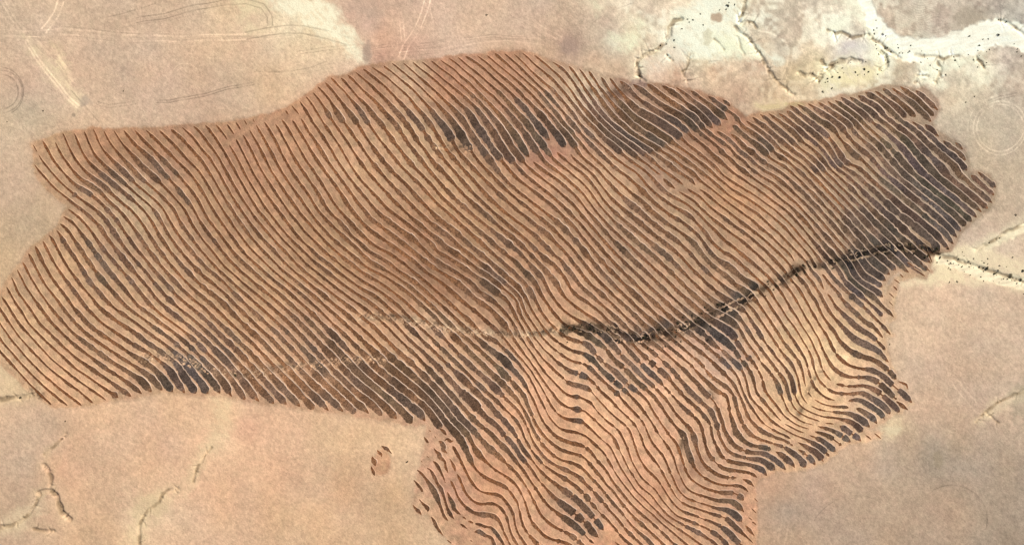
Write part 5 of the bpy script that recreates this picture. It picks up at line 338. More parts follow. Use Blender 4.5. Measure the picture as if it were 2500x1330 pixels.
    [59,2021,717,5,7,5,8,4,8,5,8,6,6,6,6,6,6,7,7,7,6,6,6,6,7,8,6,6,5,8,5,8,4,8,4,8,6,6,5,6,7,7,6,6,6,6,8],
    [60,1468,189,4,7,5,8,5,8,5,7,5,7,7,6,6,8,5,6,6,8,6,6,6,7,6,7,6,6,7,6,7,6,8,4,8,5,7,5,8,4,7,5,8,5,8,5,7,5,7,4,8,6,8,4,7,6,7,5,8,5,7,5,7,5,8,6,7,5,7,5,7,6,7,6,8,5,6,6,8,5,6,6,6,6,6,7,8,6,6,5,8,6,6,6,7,6,8,4,7,5,8,5,8,4,8,4,7,6,8,4,7,6,8,4,7,6,7,6,7,5,7,5,7,6,7,6,7,6,7,6,6,6,6,6,6,7,6,7,6,6,6,8,6,6,6,7,6,7,6,6,6,8,4,7,5,8,4,8,4,8],
    [60,2008,669,6,7,4,8,6,7,6,7,6,6,6,6,6,7,4,9,5,6,6,7,7,7,6,6,6,6,7,6,7,6,6,7,6,6,8,5,8,4,7,5,7,7,6,6,5,7,6,7],
    [61,1489,191,5,7,5,8,6,7,6,7,6,6,5,7,6,7,6,7,6,7,6,6,8,6,7,5,7,5,8,4,8,4,8,4,8,5,8,5,8,4,7,5,7,5,8,6,7,4,7,6,7,6,7,6,6,6,6,6,8,6,7,6,7,5,7,6,7,5,7,6,7,6,6,6,8,6,6,6,6,6,6,8,6,5,8,5,7,6,7,4,8,6,8,4,8,5,7,5,8,4,8,4,7,6,8,4,7,6,7,5,8,5,7,6,7,4,8,6,6,6,7,6,7,6,6,6,7,6,6,7,6,7,6,6,5,8,6,6,6,7,6,7,6,6,6,8,6,6,5,8,5,7,6,7,4,8,6,7,6,7,5,7,5,7,6,8,6,6,6,6,6,7,7,6,7,7,6,6,6,6,7,6,7,6,6,6,7,6,7,6,6,6,6,7,6,7,7,6,7,6,6,6,6,7,6,7,6,6,6,6],
    [62,1514,198,6,6,7,6,7,6,6,7,6,7,6,6,8,6,6,5,8,5,8,5,7,5,7,6,8,4,8,4,8,5,8,5,8,4,7,4,8,4,7,6,7,6,7,6,6,6,6,7,6,6,8,5,7,6,7,6,7,5,7,7,6,6,6,6,6,7,7,5,7,6,6,6,7,6,7,6,7,6,7,6,7,5,8,5,7,4,8,6,7,5,7,5,8,4,8,6,6,6,8,4,7,6,7,6,7,5,7,5,8,6,7,4,7,6,7,6,7,6,6,7,6,7,6,6,6,7,6,7,6,6,5,8,6,6,5,8,6,6,6,8,6,6,5,8,6,6,6,7,6,7,6,6,7,7,6,7,6,6,4,8,4,8,4,8,6,7,6,6,7,6,7,5,6,6,8,6,6,6,8,6,6,6,6,6,7,6,7,6,6,7,6,7,2,2],
    [63,1546,206,8,6,7,4,7,6,8,5,6,5,8,6,7,5,7,5,8,6,7,5,7,5,8,4,8,4,8,5,8,5,8,4,8,5,6,5,7,7,6,7,6,6,7,6,6,6,8,5,7,5,7,6,8,6,6,6,6,6,6,6,6,8,6,5,8,5,7,6,5,7,6,7,8,5,7,5,7,6,6,6,8,4,8,6,7,5,7,5,8,5,8,5,7,4,7,6,6,6,8,6,6,6,8,6,6,5,8,5,6,6,7,7,6,7,6,6,7,6,6,7,6,7,5,6,6,8,5,6,6,8,6,6,6,8,6,6,5,8,6,6,7,6,6,7,6,7,6,6,6,7,5,7,5,8,4,8,4,8,4,8,6,6,7,7,7,5,7,6,7,4,8,6,8,4,6,6,7,6,6,7,7,7,6,6,7,6,7,6,6,6,4,4],
    [64,1581,206,7,6,8,5,6,5,8,6,7,6,7,4,8,6,7,5,7,5,8,5,8,5,7,5,7,5,8,5,7,5,7,6,6,7,6,7,5,7,7,6,6,5,8,6,7,6,7,5,8,5,7,6,7,5,8,5,6,6,5,8,5,7,7,5,8,4,7,6,5,7,6,7,7,5,8,5,7,6,7,5,8,5,8,4,8,4,7,6,7,5,6,6,8,6,6,6,7,6,7,6,6,5,8,6,6,7,6,6,6,7,6,6,6,7,7,7,5,6,6,7,6,7,6,7,6,7,6,6,6,8,6,6,6,7,6,7,6,6,6,7,6,7,5,7,5,7,5,8,5,8,4,8,4,8,5,7,5,7,8,6,7,4,8,4,8,4,8,6,7,4,6,7,7,6],
    [65,1617,210,7,4,8,6,8,4,7,6,7,4,8,6,6,6,7,6,7,6,7,6,7,6,6,5,8,5,6,7,6,7,6,6,6,7,6,6],
    [65,1750,321,7,5,7,5,8,5,7,6,7,6,6,6,6,6,6,8,6,6,8,5,8,4,6,6,6,7,6,6,8,6,7,4,7,6,8,4,8,4,8,5,8,5,6,6,8,5,6,6,7,6,7,6,6,6,6,7,8,6,6,6,6,6,6,6,7,7,6,7,6,6,6,6,6,8,6,6,6,7,5,7,6,6,6,8,6,6,6,7,6,7,6,6,6,8,6,6,6,8,5,6,5,8,5,8,5,7,4,8,5,7,5,8,7,6,7,4,8,4,8,4,8,6,8,4,2,2],
    [66,1651,214,7,6,8,5,6,5,8,6,7,6,7,6,6,5,8,6,6,6,8,5,6,7,6,7,6,6,8,6,6,6,6,6],
    [66,1784,328,6,4,8,6,6,6,6,8,6,6,7,6,7,4,8,6,6,6,6,6,8,6,7,6,7,4,8,4,8,5,8,5,8,4,7,6,7,5,6,6,8,6,6,7,6,6,7,6,7,6,6,6,6,6,6,7,7,7,6,6,7,6,6,7,6,7,6,6,6,7,6,7,6,6,6,8,5,6,6,7,6,7,6,6,6,8,6,6,5,7,6,7,6,7,5,7,5,8,6,7,5,7,5,8,7,6,7,5,8,5,7,5,7,5,8,5,2,2],
    [67,1686,222,8,6,7,5,7,5,8,6,6,6,8,4,6,6,7,7,7,6,6,5,8,6,7,6,5,4],
    [67,1788,306,7,6,7,6,6,6,6,6,8,6,7,6,7,5,8,5,6,6,8,6,6,6,6,6,5,8,7,4,8,6,8,4,8,4,8,5,6,5,8,6,6,6,6,6,7,6,7,6,6,7,6,7,7,6,7,6,6,6,6,7,6,7,6,6,6,6,6,7,7,7,6,6,6,7,6,7,6,6,6,7,5,7,6,6,6,8,6,6,6,7,6,7,6,6,6,8,6,6,6,8,5,6,6,7,7,7,6,6,7,6,7,5,7,5,7,6,8,6],
    [68,1729,236,7,5,8,5,6,6,8,6,6,6,8,5,8,5,7,4,7,6,5,8,5,6,6,8,6,6,8,5,8,5,7,4,7,6,7,6,7,5,8,5,6,7,6,7,5,7,7,7,7,4,7,5,8,5,8,4,7,6,7,6,6,6,8,6,6,6,6,6,7,6,7,6,6,7,6,7,6,6,6,6,7,6,6,7,7,7,6,6,6,6,6,8,6,6,6,6,6,7,6,7,6,6,6,8,6,6,6,7,6,7,6,6,6,7,6,7,6,6,6,7,6,7,6,6,7,6,7,6,7,6,7,6,6,6,8,5,6,6,5,4],
    [69,1764,244,2,2,2,2,2,2,3,2,3,2,2,2,2,2,2,2],
    [69,1822,296,6,6,8,5,8,5,7,5,7,6,7,5,7,6,6,6,6,6,7,7,6,7,7,6,7,5,7,5,8,6,7,4,7,6,8,4,7,6,7,6,6,6,6,6,7,7,6,7,7,6,6,6,6,6,6,7,7,7,6,6,7,6,6,7,6,7,6,6,6,6,6,7,6,7,6,6,6,7,6,7,6,6,6,7,7,7,6,6,6,7,6,7,7,6,6,6,6,6,6,7,7,6,7,6,6,6,8,6,6,6,7,6,7,6,6,6,6,7,8,5,2,2],
    [70,1837,287,7,7,6,6,8,4,8,5,6,6,7,7,7,5,6,6,7,6,7,6,6,6,8,5,6,6,8,6,7,6,7,4,8,6,6,5,8,6,6,6,6,7,6,6,7,6,6,7,7,7,6,6,6,6,6,6,7,7,7,6,6,7,6,6,6,6,6,6,7,7,6,7,6,6,6,7,7,7,6,6,6,7,6,7,6,6,6,6,6,7,6,7,7,6,7,6,6,6,6,6,7,6,7,7,6,6,6,6,8,6,6,7,6,6,7,6,7,5,8,5,7,5,7,5,7,6,5,4],
    [71,1855,280,7,5,8,5,6,6,6,7,7,6,7,5,7,6,7,6,7,6,7,6,6,6,6,6,7,6,7,6,7,5,7,5,8,6,7,5,7,7,6,6,6,6,6,7,6,7,6,6,6,6,7,6,7,6,6,7,6,7,7,6,7,6,6,6,6,6,6,7,7,7,6,6,6,6,7,7,6,7,6,6,6,7,6,6,6,7,7,6,7,6,6,6,6,7,6,6,7,7,7,6,6,6,6,6,7,6,7,6,6,6,6,7,8,6,6,5,8,6,6,6,8,5,6,5,3,2],
    [72,1876,278,8,6,6,5,8,5,7,6,7,5,7,6,7,5,7,6,7,6,5,7,7,7,6,6,8,5,7,5,7,5,7,6,7,7,6,6,5,7,6,7,5,7,6,7,6,6,8,6,6,6,8,6,6,6,6,6,7,6,7,6,6,6,6,7,6,7,6,6,7,6,7,7,6,7,6,6,6,6,6,6,7,6,7,7,6,6,7,6,7,7,6,6,6,6,6,6,7,6,7,6,6,6,7,7,7,6,6,6,7,6,7,5,7,6,7,5,8,5,6,6],
    [73,1900,278,8,4,6,6,8,6,6,6,7,6,7,5,7,6,7,6,6,7,7,5,7,5,8,6,6,6,8,6,6,6,6,6,5,8,5,7,5,7,5,8,6,6,7,7,7,5,8,5,7,5,7,6,6,6,7,6,7,6,6,7,6,6,6,7,7,6,7,6,6,6,6,6,7,6,7,7,6,7,6,5,8,6,6,6,7,6,7,6,6,6,7,6,7,6,6,6,8,6,6,6,7,6,7,5,7,6,7,6,8,4,6,6,7,6],
    [74,1920,272,7,6,7,6,6,6,8,6,6,6,8,5,6,5,8,6,7,6,7,6,6,6,7,6,7,6,6,6,6,7,4,7,6,8,4,8,4,8,6,7,6,6,8,5,7,4,8,4,8,6,7,4,7,6,7,6,6,6,7,6,7,6,6,6,8,6,6,6,6,7,7,6,7,6,6,7,6,6,8,6,6,6,7,5,7,5,8,6,6,6,8,5,6,5,8,6,6,6,8,6,6,5,8,6,6,6,6,7,6,7,4,7,4,5],
    [75,1928,259,6,5,8,6,6,6,8,6,6,5,8,6,6,6,8,5,6,6,8,6,6,5,8,5,6,6,7,7,5,7,6,7,4,7,5,8,4,8,5,8,4,8,7,6,9,3,8,3,8,4,8,4,6,6,7,6,7,7,6,6,7,6,7,6,6,6,7,5,7,7,6,6,8,5,6,6,6,7,8,5,6,6,7,6,7,6,7,6,7,5,8,5,6,6,8,6,6,6,8,5,6,6,8,5,6,6,7,6,6,7,5,7,6,7,6,7,6,6],
    [76,1946,256,8,5,7,5,8,4,7,6,6,6,7,6,7,5,8,5,8,4,8,4,8,6,6,6,6,6,4,8,6,8,5,6,6,7,7,7,5,6,5,8,8,6,7,4,8,5,7,6,6,6,6,7,6,6,6,6,7,7,7,7,6,6,7,5,7,5,7,6,7,6,7,6,7,6,6,6,8,6,6,6,7,6,7,5,7,5,7,6,7,6,7,6,6,6,8,6,6,5,8,5,6,6,8,6,6,6,6,6,6,8,4,8,6,6,2,2],
    [77,1971,254,8,4,7,6,8,5,7,5,7,5,8,5,8,5,7,5,7,6,8,4,6,6,6,7,5,8,5,7,6,7,6,7,6,6,6,6,7,6,7,6,8,5,6,6,7,6,6,7,6,6,5,8,6,6,7,7,6,6,7,6,7,6,7,6,6,6,8,5,6,6,7,6,7,6,7,6,7,6,7,5,7,5,7,6,7,6,7,5,7,6,6,6,8,5,6,6,7,6,7,7,6,6,6,7,6,6,6,7,4,5],
    [78,1997,251,7,5,8,6,7,5,7,5,7,6,8,4,7,6,8,4,7,6,7,6,6,6,4,8,6,7,6,7,7,6,7,6,6,6,8,6,6,5,7,6,6,7,6,6,5,8,6,6,6,8,6,6,6,6,6,7,7,7,7,6,6,6,7,5,7,6,7,6,7,5,7,6,7,6,8,4,6,6,8,6,7,5,7,5,7,6,7,6,6,6,7,6,7,6,6,6,6,7,7,7,6,6,7,6,2,2],
    [79,2020,248,6,6,8,6,6,4,8,6,8,5,6,5,8,6,6,6,8,6,6,6,5,7,7,7,6,6,7,6,7,6,6,5,8,6,6,6,6,7,6,6,6,7,6,7,6,7,6,7,6,6,6,7,6,7,6,6,6,7,6,6,8,5,6,6,8,6,6,6,8,5,6,6,8,5,7,6,7,6,8,4,6,6,8,6,6,6,8,5,6,5,8,6,6,6,6,7,7,6,7,6,4,4],
    [80,2038,246,7,5,7,5,8,6,6,5,8,6,6,5,8,6,6,6,7,6,7,6,6,6,7,6,7,6,6,6,7,6,7,6,6,6,7,6,7,6,6,7,6,7,6,6,6,6,6,8,6,6,6,8,6,6,6,7,6,6,7,6,7,6,6,6,8,5,6,6,8,6,6,6,8,5,6,5,8,6,7,5,7,5,8,6,6,6,8,5,6,6,7,6,7,6,6,6,8,6,4,4],
    [81,2052,238,8,6,6,6,8,4,8,6,6,6,8,4,7,6,7,6,6,6,7,6,7,6,7,6,7,4,8,6,6,6,7,6,7,6,6,6,7,6,7,6,6,6,6,7,6,7,6,7,5,7,5,7,6,7,6,7,6,7,6,6,6,6,8,6,6,6,7,6,7,6,8,5,6,5,8,6,6,6,8,5,7,5,7,6,8,6,6,5,8,6,6,6,6,6,8,6,6,6,2,2],
    [82,2074,238,7,4,7,6,8,5,7,5,7,6,8,4,8,6,6,5,7,7,7,6,6,6,8,4,7,6,7,6,6,6,8,5,7,5,7,6,6,6,7,6,6,7,6,7,5,7,6,7,6,6,6,8,6,6,6,7,6,7,6,6,6,8,6,6,6,6,8,6,7,4,7,6,7,6,7,5,8,5,6,6,8,6,6,6,8,5,6,6,8,5,6,6,8,6,4,4],
    [83,2094,234,7,4,8,6,7,4,8,4,8,4,8,6,6,6,6,6,5,8,7,6,7,6,7,5,7,6,7,5,8,6,6,4,8,6,6,6,8,6,6,6,6,6,6,7,6,7,7,6,7,6,6,6,6,6,6,7,6,7,6,6,6,8,6,7,5,7,7,6,6,6,8,6,7,5,7,5,7,6,7,6,7,5,7,5,7,6,7,6,7,6,7,5,7,6],
    [84,2112,226,8,5,8,5,8,4,8,4,6,6,7,6,7,6,6,6,7,6,6,7,7,7,6,6,7,5,8,5,7,4,8,6,6,5,8,6,6,6,6,7,6,6,6,7,7,6,7,5,7,6,7,6,6,6,8,6,6,6,8,5,6,7,6,6,4,8,4,8,6,6,8,4,8,6,4,7,6,7,8,5,7,5,7,6,7,6,7,6,6,6,8,5],
    [85,2136,224,8,4,6,6,8,6,6,5,8,6,6,5,8,6,6,6,7,6,5,7,7,7],
    [85,2226,298,7,5,7,5,7,6,7,6,7,6,7,5,7,5,7,7,5,7,7,6,6,6,8,6,7,4,7,6,8,6,6,6,6,7,5,7,6,6,7,7],
    [85,2370,428,6,6,8,6,6,6,7,6,7,6,6,6,8,5,6,6,2,2],
    [86,2154,217,8,6,6,5,7,6,7,6,7,6,7,6,7,5,7,6,6,7,6,6,7,6,5,4],
    [86,2257,305,7,5,7,6,7,6,6,6,7,6],
    [86,2302,344,6,6,8,6,7,5,7,5,7,6,7,6,6,7,6,7],
    [86,2386,420,8,6,6,6,7,6,7,6,6,6,8,6,2,2],
    [87,2177,216,7,6,7,4,7,6,8,6,6,5,8,5,7,6,7,6,6,7,6,6,7,6,6,7,7,6,6,6],
    [87,2331,349,3,2,2,2,2,2,2,2,2,2,2,2,3,2,2,2],
    [88,2197,212,7,6,8,6,7,5,7,5,7,6,7,6,6,6,6,6,7,7,6,6,7,7,6,6],
    [89,2234,222,7,6,7,6,6,6,8,6,6,6,6,6,8,6,6,6],
]
# furrow number over the ground, every 25 px from (-40, 60)
PHI_DATA = [
    [4.8,5.6,6.5,7.4,8.3,9.2,10.1,11.0,12.0,12.9,13.9,14.8,15.8,16.8,17.8,18.8,19.8,20.7,21.7,22.7,23.7,24.7,25.7,26.7,27.7,28.7,29.7,30.8,31.8,32.9,33.9,35.0,36.1,37.2,38.2,39.3,40.3,41.3,42.4,43.4,44.3,45.4,46.4,47.4,48.5,49.5,50.5,51.5,52.5,53.5,54.5,55.5,56.5,57.6,58.6,59.7,60.7,61.8,62.9,64.0,65.1,66.2,67.3,68.5,69.6,70.6,71.7,72.8,73.8,74.9,76.0,77.0,78.1,79.1,80.2,81.2,82.2,83.2,84.2,85.3,86.2,87.2,88.2,89.2,90.2,91.2,92.1,93.1,94.0,95.0,96.0,96.9,97.9,98.9,99.8,100.8,101.7,102.7,103.6,104.6,105.5,106.5,107.4,108.4],
    [4.0,4.8,5.7,6.6,7.5,8.4,9.3,10.2,11.1,12.1,13.0,14.0,15.0,16.0,16.9,17.9,18.9,19.9,20.9,21.8,22.8,23.8,24.8,25.7,26.7,27.7,28.8,29.8,30.9,31.9,33.0,34.0,35.1,36.2,37.2,38.3,39.3,40.3,41.3,42.3,43.2,44.2,45.3,46.3,47.4,48.4,49.4,50.4,51.3,52.3,53.3,54.3,55.4,56.4,57.5,58.5,59.6,60.6,61.7,62.8,63.9,65.1,66.3,67.4,68.5,69.5,70.6,71.6,72.7,73.7,74.8,75.8,76.9,77.9,79.0,80.0,81.1,82.1,83.1,84.1,85.1,86.1,87.0,88.0,89.0,90.0,90.9,91.9,92.9,93.8,94.8,95.8,96.7,97.7,98.7,99.6,100.6,101.5,102.5,103.4,104.4,105.4,106.3,107.3],
    [3.2,4.1,4.9,5.8,6.7,7.5,8.4,9.4,10.3,11.2,12.2,13.2,14.1,15.1,16.1,17.1,18.1,19.1,20.0,21.0,22.0,22.9,23.9,24.8,25.8,26.8,27.8,28.9,29.9,31.0,32.0,33.1,34.1,35.2,36.3,37.3,38.3,39.3,40.3,41.2,42.1,43.1,44.1,45.1,46.2,47.2,48.2,49.2,50.1,51.1,52.1,53.1,54.2,55.3,56.3,57.4,58.4,59.4,60.5,61.7,62.8,64.0,65.2,66.3,67.4,68.4,69.5,70.5,71.5,72.6,73.6,74.7,75.7,76.8,77.8,78.8,79.9,80.9,81.9,82.9,83.9,84.9,85.8,86.8,87.8,88.8,89.7,90.7,91.7,92.6,93.6,94.6,95.6,96.5,97.5,98.4,99.4,100.4,101.3,102.3,103.3,104.2,105.2,106.1],
    [2.4,3.3,4.1,5.0,5.9,6.8,7.6,8.5,9.5,10.4,11.4,12.3,13.3,14.3,15.3,16.3,17.3,18.3,19.2,20.2,21.1,22.0,23.0,23.9,24.9,25.9,26.9,27.9,29.0,30.0,31.1,32.1,33.2,34.2,35.3,36.3,37.3,38.3,39.3,40.1,41.0,41.9,42.9,44.0,45.0,46.0,46.9,48.0,48.9,49.9,50.9,51.9,53.1,54.1,55.2,56.2,57.2,58.2,59.3,60.5,61.7,63.0,64.2,65.3,66.4,67.3,68.3,69.3,70.3,71.4,72.4,73.5,74.5,75.6,76.6,77.6,78.7,79.7,80.7,81.7,82.7,83.6,84.6,85.6,86.6,87.6,88.5,89.5,90.4,91.4,92.4,93.4,94.4,95.3,96.3,97.3,98.2,99.2,100.2,101.2,102.1,103.1,104.0,105.0],
    [1.7,2.5,3.4,4.2,5.1,6.0,6.8,7.7,8.7,9.6,10.6,11.6,12.6,13.6,14.6,15.6,16.5,17.5,18.4,19.4,20.3,21.2,22.1,23.1,24.0,25.0,26.0,27.0,28.0,29.1,30.2,31.2,32.3,33.3,34.3,35.3,36.3,37.3,38.2,39.0,39.9,40.8,41.7,42.8,43.7,44.7,45.6,46.7,47.6,48.6,49.7,50.7,51.8,53.1,54.1,55.0,56.0,57.0,58.1,59.4,60.7,61.9,63.2,64.3,65.3,66.2,67.1,68.1,69.1,70.2,71.2,72.2,73.3,74.3,75.4,76.4,77.4,78.5,79.5,80.4,81.4,82.4,83.4,84.4,85.4,86.3,87.3,88.2,89.2,90.2,91.2,92.2,93.2,94.1,95.1,96.1,97.1,98.0,99.0,100.0,101.0,101.9,102.9,103.9],
    [0.9,1.8,2.7,3.5,4.4,5.2,6.1,7.0,7.9,8.8,9.8,10.8,11.8,12.8,13.8,14.8,15.8,16.7,17.7,18.6,19.5,20.4,21.3,22.2,23.1,24.1,25.1,26.1,27.1,28.2,29.2,30.3,31.3,32.3,33.3,34.3,35.3,36.2,37.1,37.9,38.7,39.6,40.6,41.5,42.5,43.5,44.3,45.5,46.4,47.5,48.5,49.5,50.5,51.7,53.0,53.9,54.8,55.9,57.2,58.5,59.8,61.0,62.3,63.4,64.3,65.1,65.9,66.9,67.9,68.9,69.9,71.0,72.0,73.1,74.1,75.2,76.2,77.2,78.2,79.2,80.2,81.1,82.1,83.1,84.1,85.1,86.0,86.9,87.9,88.9,89.9,90.9,91.9,92.9,93.9,94.9,95.9,96.9,97.9,98.9,99.8,100.8,101.8,102.7],
    [0.2,1.1,2.0,2.8,3.6,4.5,5.3,6.2,7.1,8.1,9.0,10.0,11.1,12.1,13.1,14.1,15.1,16.0,16.9,17.8,18.7,19.5,20.4,21.3,22.3,23.2,24.2,25.2,26.3,27.3,28.4,29.4,30.4,31.4,32.3,33.3,34.4,35.3,36.1,36.9,37.7,38.5,39.5,40.5,41.4,42.3,43.3,44.3,45.4,46.5,47.4,48.3,49.3,50.4,51.7,52.9,53.8,55.0,56.2,57.6,58.9,60.2,61.3,62.4,63.3,64.0,64.8,65.6,66.6,67.6,68.6,69.6,70.7,71.8,72.9,73.9,74.9,75.9,76.9,77.9,78.9,79.8,80.7,81.8,82.9,83.9,84.8,85.7,86.6,87.6,88.7,89.7,90.7,91.7,92.7,93.7,94.7,95.7,96.7,97.7,98.7,99.7,100.6,101.6],
    [-0.5,0.4,1.3,2.1,3.0,3.8,4.6,5.5,6.4,7.3,8.3,9.3,10.4,11.4,12.4,13.4,14.4,15.3,16.2,17.1,17.9,18.7,19.6,20.5,21.4,22.4,23.4,24.4,25.4,26.5,27.6,28.6,29.6,30.5,31.5,32.4,33.5,34.5,35.3,36.1,36.9,37.7,38.5,39.5,40.5,41.4,42.2,43.1,44.2,45.4,46.3,47.3,48.3,49.4,50.4,51.7,52.9,54.0,55.4,56.7,57.9,59.2,60.4,61.4,62.3,63.0,63.7,64.4,65.2,66.3,67.2,68.3,69.4,70.5,71.5,72.6,73.6,74.6,75.6,76.6,77.6,78.5,79.3,80.4,81.5,82.6,83.5,84.2,85.4,86.4,87.3,88.4,89.5,90.5,91.5,92.5,93.5,94.6,95.6,96.6,97.5,98.5,99.5,100.4],
    [-1.1,-0.3,0.6,1.5,2.3,3.2,4.0,4.8,5.7,6.6,7.6,8.6,9.7,10.8,11.8,12.8,13.7,14.6,15.5,16.3,17.1,17.9,18.8,19.7,20.6,21.5,22.6,23.6,24.7,25.7,26.8,27.8,28.8,29.8,30.8,31.8,32.6,33.6,34.5,35.3,36.1,37.0,37.8,38.7,39.5,40.4,41.4,42.2,43.1,44.3,45.4,46.3,47.4,48.4,49.4,50.6,51.9,53.1,54.4,55.8,57.2,58.3,59.4,60.6,61.4,62.0,62.7,63.4,64.1,65.0,66.1,67.0,68.0,69.1,70.2,71.3,72.3,73.4,74.3,75.3,76.3,77.1,78.0,79.0,80.1,81.2,82.2,82.9,84.0,85.1,86.1,87.1,88.3,89.3,90.3,91.4,92.4,93.4,94.4,95.4,96.4,97.4,98.3,99.3],
    [-1.8,-0.9,-0.0,0.9,1.7,2.6,3.4,4.2,5.1,6.0,7.0,8.0,9.1,10.1,11.2,12.1,13.0,13.9,14.7,15.6,16.4,17.1,18.0,18.9,19.8,20.8,21.8,22.9,24.0,25.0,26.1,27.1,28.2,29.2,30.2,31.2,32.0,32.9,33.9,34.6,35.4,36.2,37.1,38.0,38.9,39.7,40.6,41.4,42.4,43.3,44.4,45.4,46.5,47.6,48.5,49.5,50.8,52.1,53.3,54.6,56.1,57.4,58.4,59.5,60.5,61.0,61.6,62.2,62.9,63.7,64.8,66.0,66.8,67.6,68.9,70.0,70.9,72.0,73.0,74.0,75.0,76.0,76.8,77.7,78.6,79.8,80.9,81.8,83.0,83.9,85.1,86.1,87.1,88.2,89.2,90.2,91.2,92.3,93.3,94.3,95.3,96.2,97.2,98.1],
    [-2.5,-1.5,-0.6,0.3,1.2,2.0,2.8,3.6,4.5,5.4,6.4,7.5,8.5,9.5,10.6,11.5,12.3,13.2,13.9,14.8,15.6,16.3,17.2,18.1,19.1,20.1,21.2,22.3,23.3,24.4,25.4,26.5,27.6,28.6,29.6,30.5,31.4,32.3,33.2,34.0,34.7,35.6,36.4,37.3,38.2,39.0,39.9,40.8,41.8,42.6,43.6,44.7,45.7,46.7,47.8,48.7,49.7,51.2,52.3,53.5,54.7,56.0,57.3,58.4,59.3,60.0,60.6,61.2,61.8,62.7,63.8,64.9,65.9,66.8,67.8,68.8,69.8,70.8,71.7,72.8,73.8,74.8,75.6,76.3,77.3,78.5,79.8,80.7,81.6,82.7,83.6,84.7,85.8,86.9,88.0,89.0,90.1,91.1,92.1,93.1,94.1,95.1,96.0,97.0],
    [-3.1,-2.2,-1.2,-0.3,0.7,1.5,2.4,3.2,4.1,5.0,6.0,7.0,8.0,9.0,9.9,10.8,11.6,12.4,13.2,13.9,14.7,15.6,16.5,17.4,18.4,19.5,20.6,21.7,22.7,23.8,24.8,25.8,26.9,27.9,28.9,29.8,30.8,31.7,32.6,33.4,34.2,35.0,35.9,36.7,37.6,38.5,39.4,40.2,41.2,42.1,43.0,44.0,45.0,45.9,47.0,48.0,48.9,49.9,51.3,52.5,53.5,54.7,55.8,57.0,58.1,58.8,59.6,60.3,61.0,61.8,62.6,63.6,64.6,65.7,66.6,67.5,68.4,69.6,70.6,71.6,72.7,73.6,74.6,75.5,76.6,77.6,78.5,79.6,80.5,81.4,82.4,83.4,84.4,85.6,86.8,87.9,88.9,90.0,91.0,92.0,92.9,93.9,94.9,95.8],
    [-3.8,-2.8,-1.8,-0.8,0.1,1.1,2.0,2.9,3.7,4.7,5.6,6.6,7.5,8.3,9.2,10.0,10.8,11.6,12.4,13.2,13.9,14.9,15.8,16.8,17.9,19.0,20.0,21.1,22.2,23.2,24.2,25.2,26.2,27.3,28.2,29.2,30.1,31.1,32.0,32.8,33.6,34.4,35.2,36.1,37.0,38.0,38.9,39.7,40.5,41.4,42.4,43.4,44.4,45.4,46.2,47.3,48.3,49.2,50.2,51.4,52.4,53.4,54.4,55.4,56.4,57.5,58.3,59.2,60.0,60.9,61.7,62.4,63.3,64.3,65.7,66.5,67.2,68.4,69.5,70.5,71.5,72.3,73.5,74.7,75.8,76.6,77.5,78.4,79.5,80.5,81.4,82.4,83.4,84.4,85.5,86.6,87.7,88.8,89.8,90.8,91.8,92.7,93.7,94.7],
    [-4.5,-3.5,-2.5,-1.5,-0.5,0.5,1.5,2.4,3.3,4.2,5.1,6.0,6.8,7.6,8.5,9.3,9.9,10.8,11.6,12.4,13.3,14.0,15.0,16.1,17.2,18.4,19.5,20.6,21.6,22.7,23.7,24.7,25.6,26.7,27.6,28.6,29.6,30.5,31.4,32.2,32.9,33.8,34.6,35.4,36.4,37.2,38.2,39.1,40.0,40.8,41.7,42.6,43.6,44.7,45.6,46.5,47.5,48.4,49.5,50.5,51.4,52.3,53.3,54.2,55.1,56.0,56.9,57.8,58.8,59.7,60.6,61.6,62.6,63.2,64.3,65.3,66.4,67.3,68.1,69.2,70.1,71.2,72.4,73.9,75.3,75.8,76.5,77.4,78.5,79.6,80.6,81.6,82.5,83.3,84.2,85.2,86.5,87.6,88.6,89.6,90.6,91.6,92.5,93.5],
    [-5.3,-4.2,-3.2,-2.2,-1.1,-0.1,0.8,1.7,2.6,3.5,4.4,5.2,6.0,6.8,7.7,8.6,9.3,9.9,10.8,11.6,12.4,13.3,14.3,15.4,16.6,17.8,19.0,20.0,21.1,22.1,23.1,24.1,25.0,25.9,27.0,28.0,29.0,29.9,30.7,31.5,32.3,33.1,33.9,34.7,35.7,36.4,37.4,38.3,39.2,40.1,41.0,41.9,42.8,43.8,44.7,45.6,46.4,47.3,48.2,49.3,50.3,51.4,52.3,53.0,53.8,54.8,55.9,56.8,57.6,58.5,59.4,60.4,61.5,62.3,63.2,64.2,65.2,66.0,66.7,67.7,68.8,70.0,71.3,72.7,74.1,74.8,75.5,76.5,77.6,78.7,79.8,80.8,81.7,82.6,83.4,84.2,85.4,86.4,87.4,88.4,89.4,90.4,91.4,92.4],
    [-6.0,-5.0,-4.0,-3.0,-1.9,-0.9,0.0,0.9,1.8,2.7,3.5,4.3,5.1,5.9,6.8,7.7,8.5,9.2,10.0,10.8,11.6,12.5,13.6,14.7,16.0,17.1,18.3,19.4,20.5,21.5,22.5,23.4,24.4,25.3,26.2,27.2,28.3,29.3,30.0,30.8,31.6,32.3,33.1,33.9,34.8,35.7,36.5,37.5,38.3,39.2,40.1,41.2,41.9,42.8,43.6,44.4,45.2,46.2,47.1,48.1,49.3,50.4,51.3,52.0,52.8,53.7,54.6,55.6,56.4,57.1,58.3,59.2,60.4,61.4,62.0,62.9,63.9,64.6,65.5,66.5,67.6,68.8,70.1,71.3,72.4,73.5,74.5,75.5,76.5,77.5,78.7,79.7,80.8,81.7,82.7,83.6,84.1,85.3,86.2,87.2,88.2,89.2,90.2,91.2],
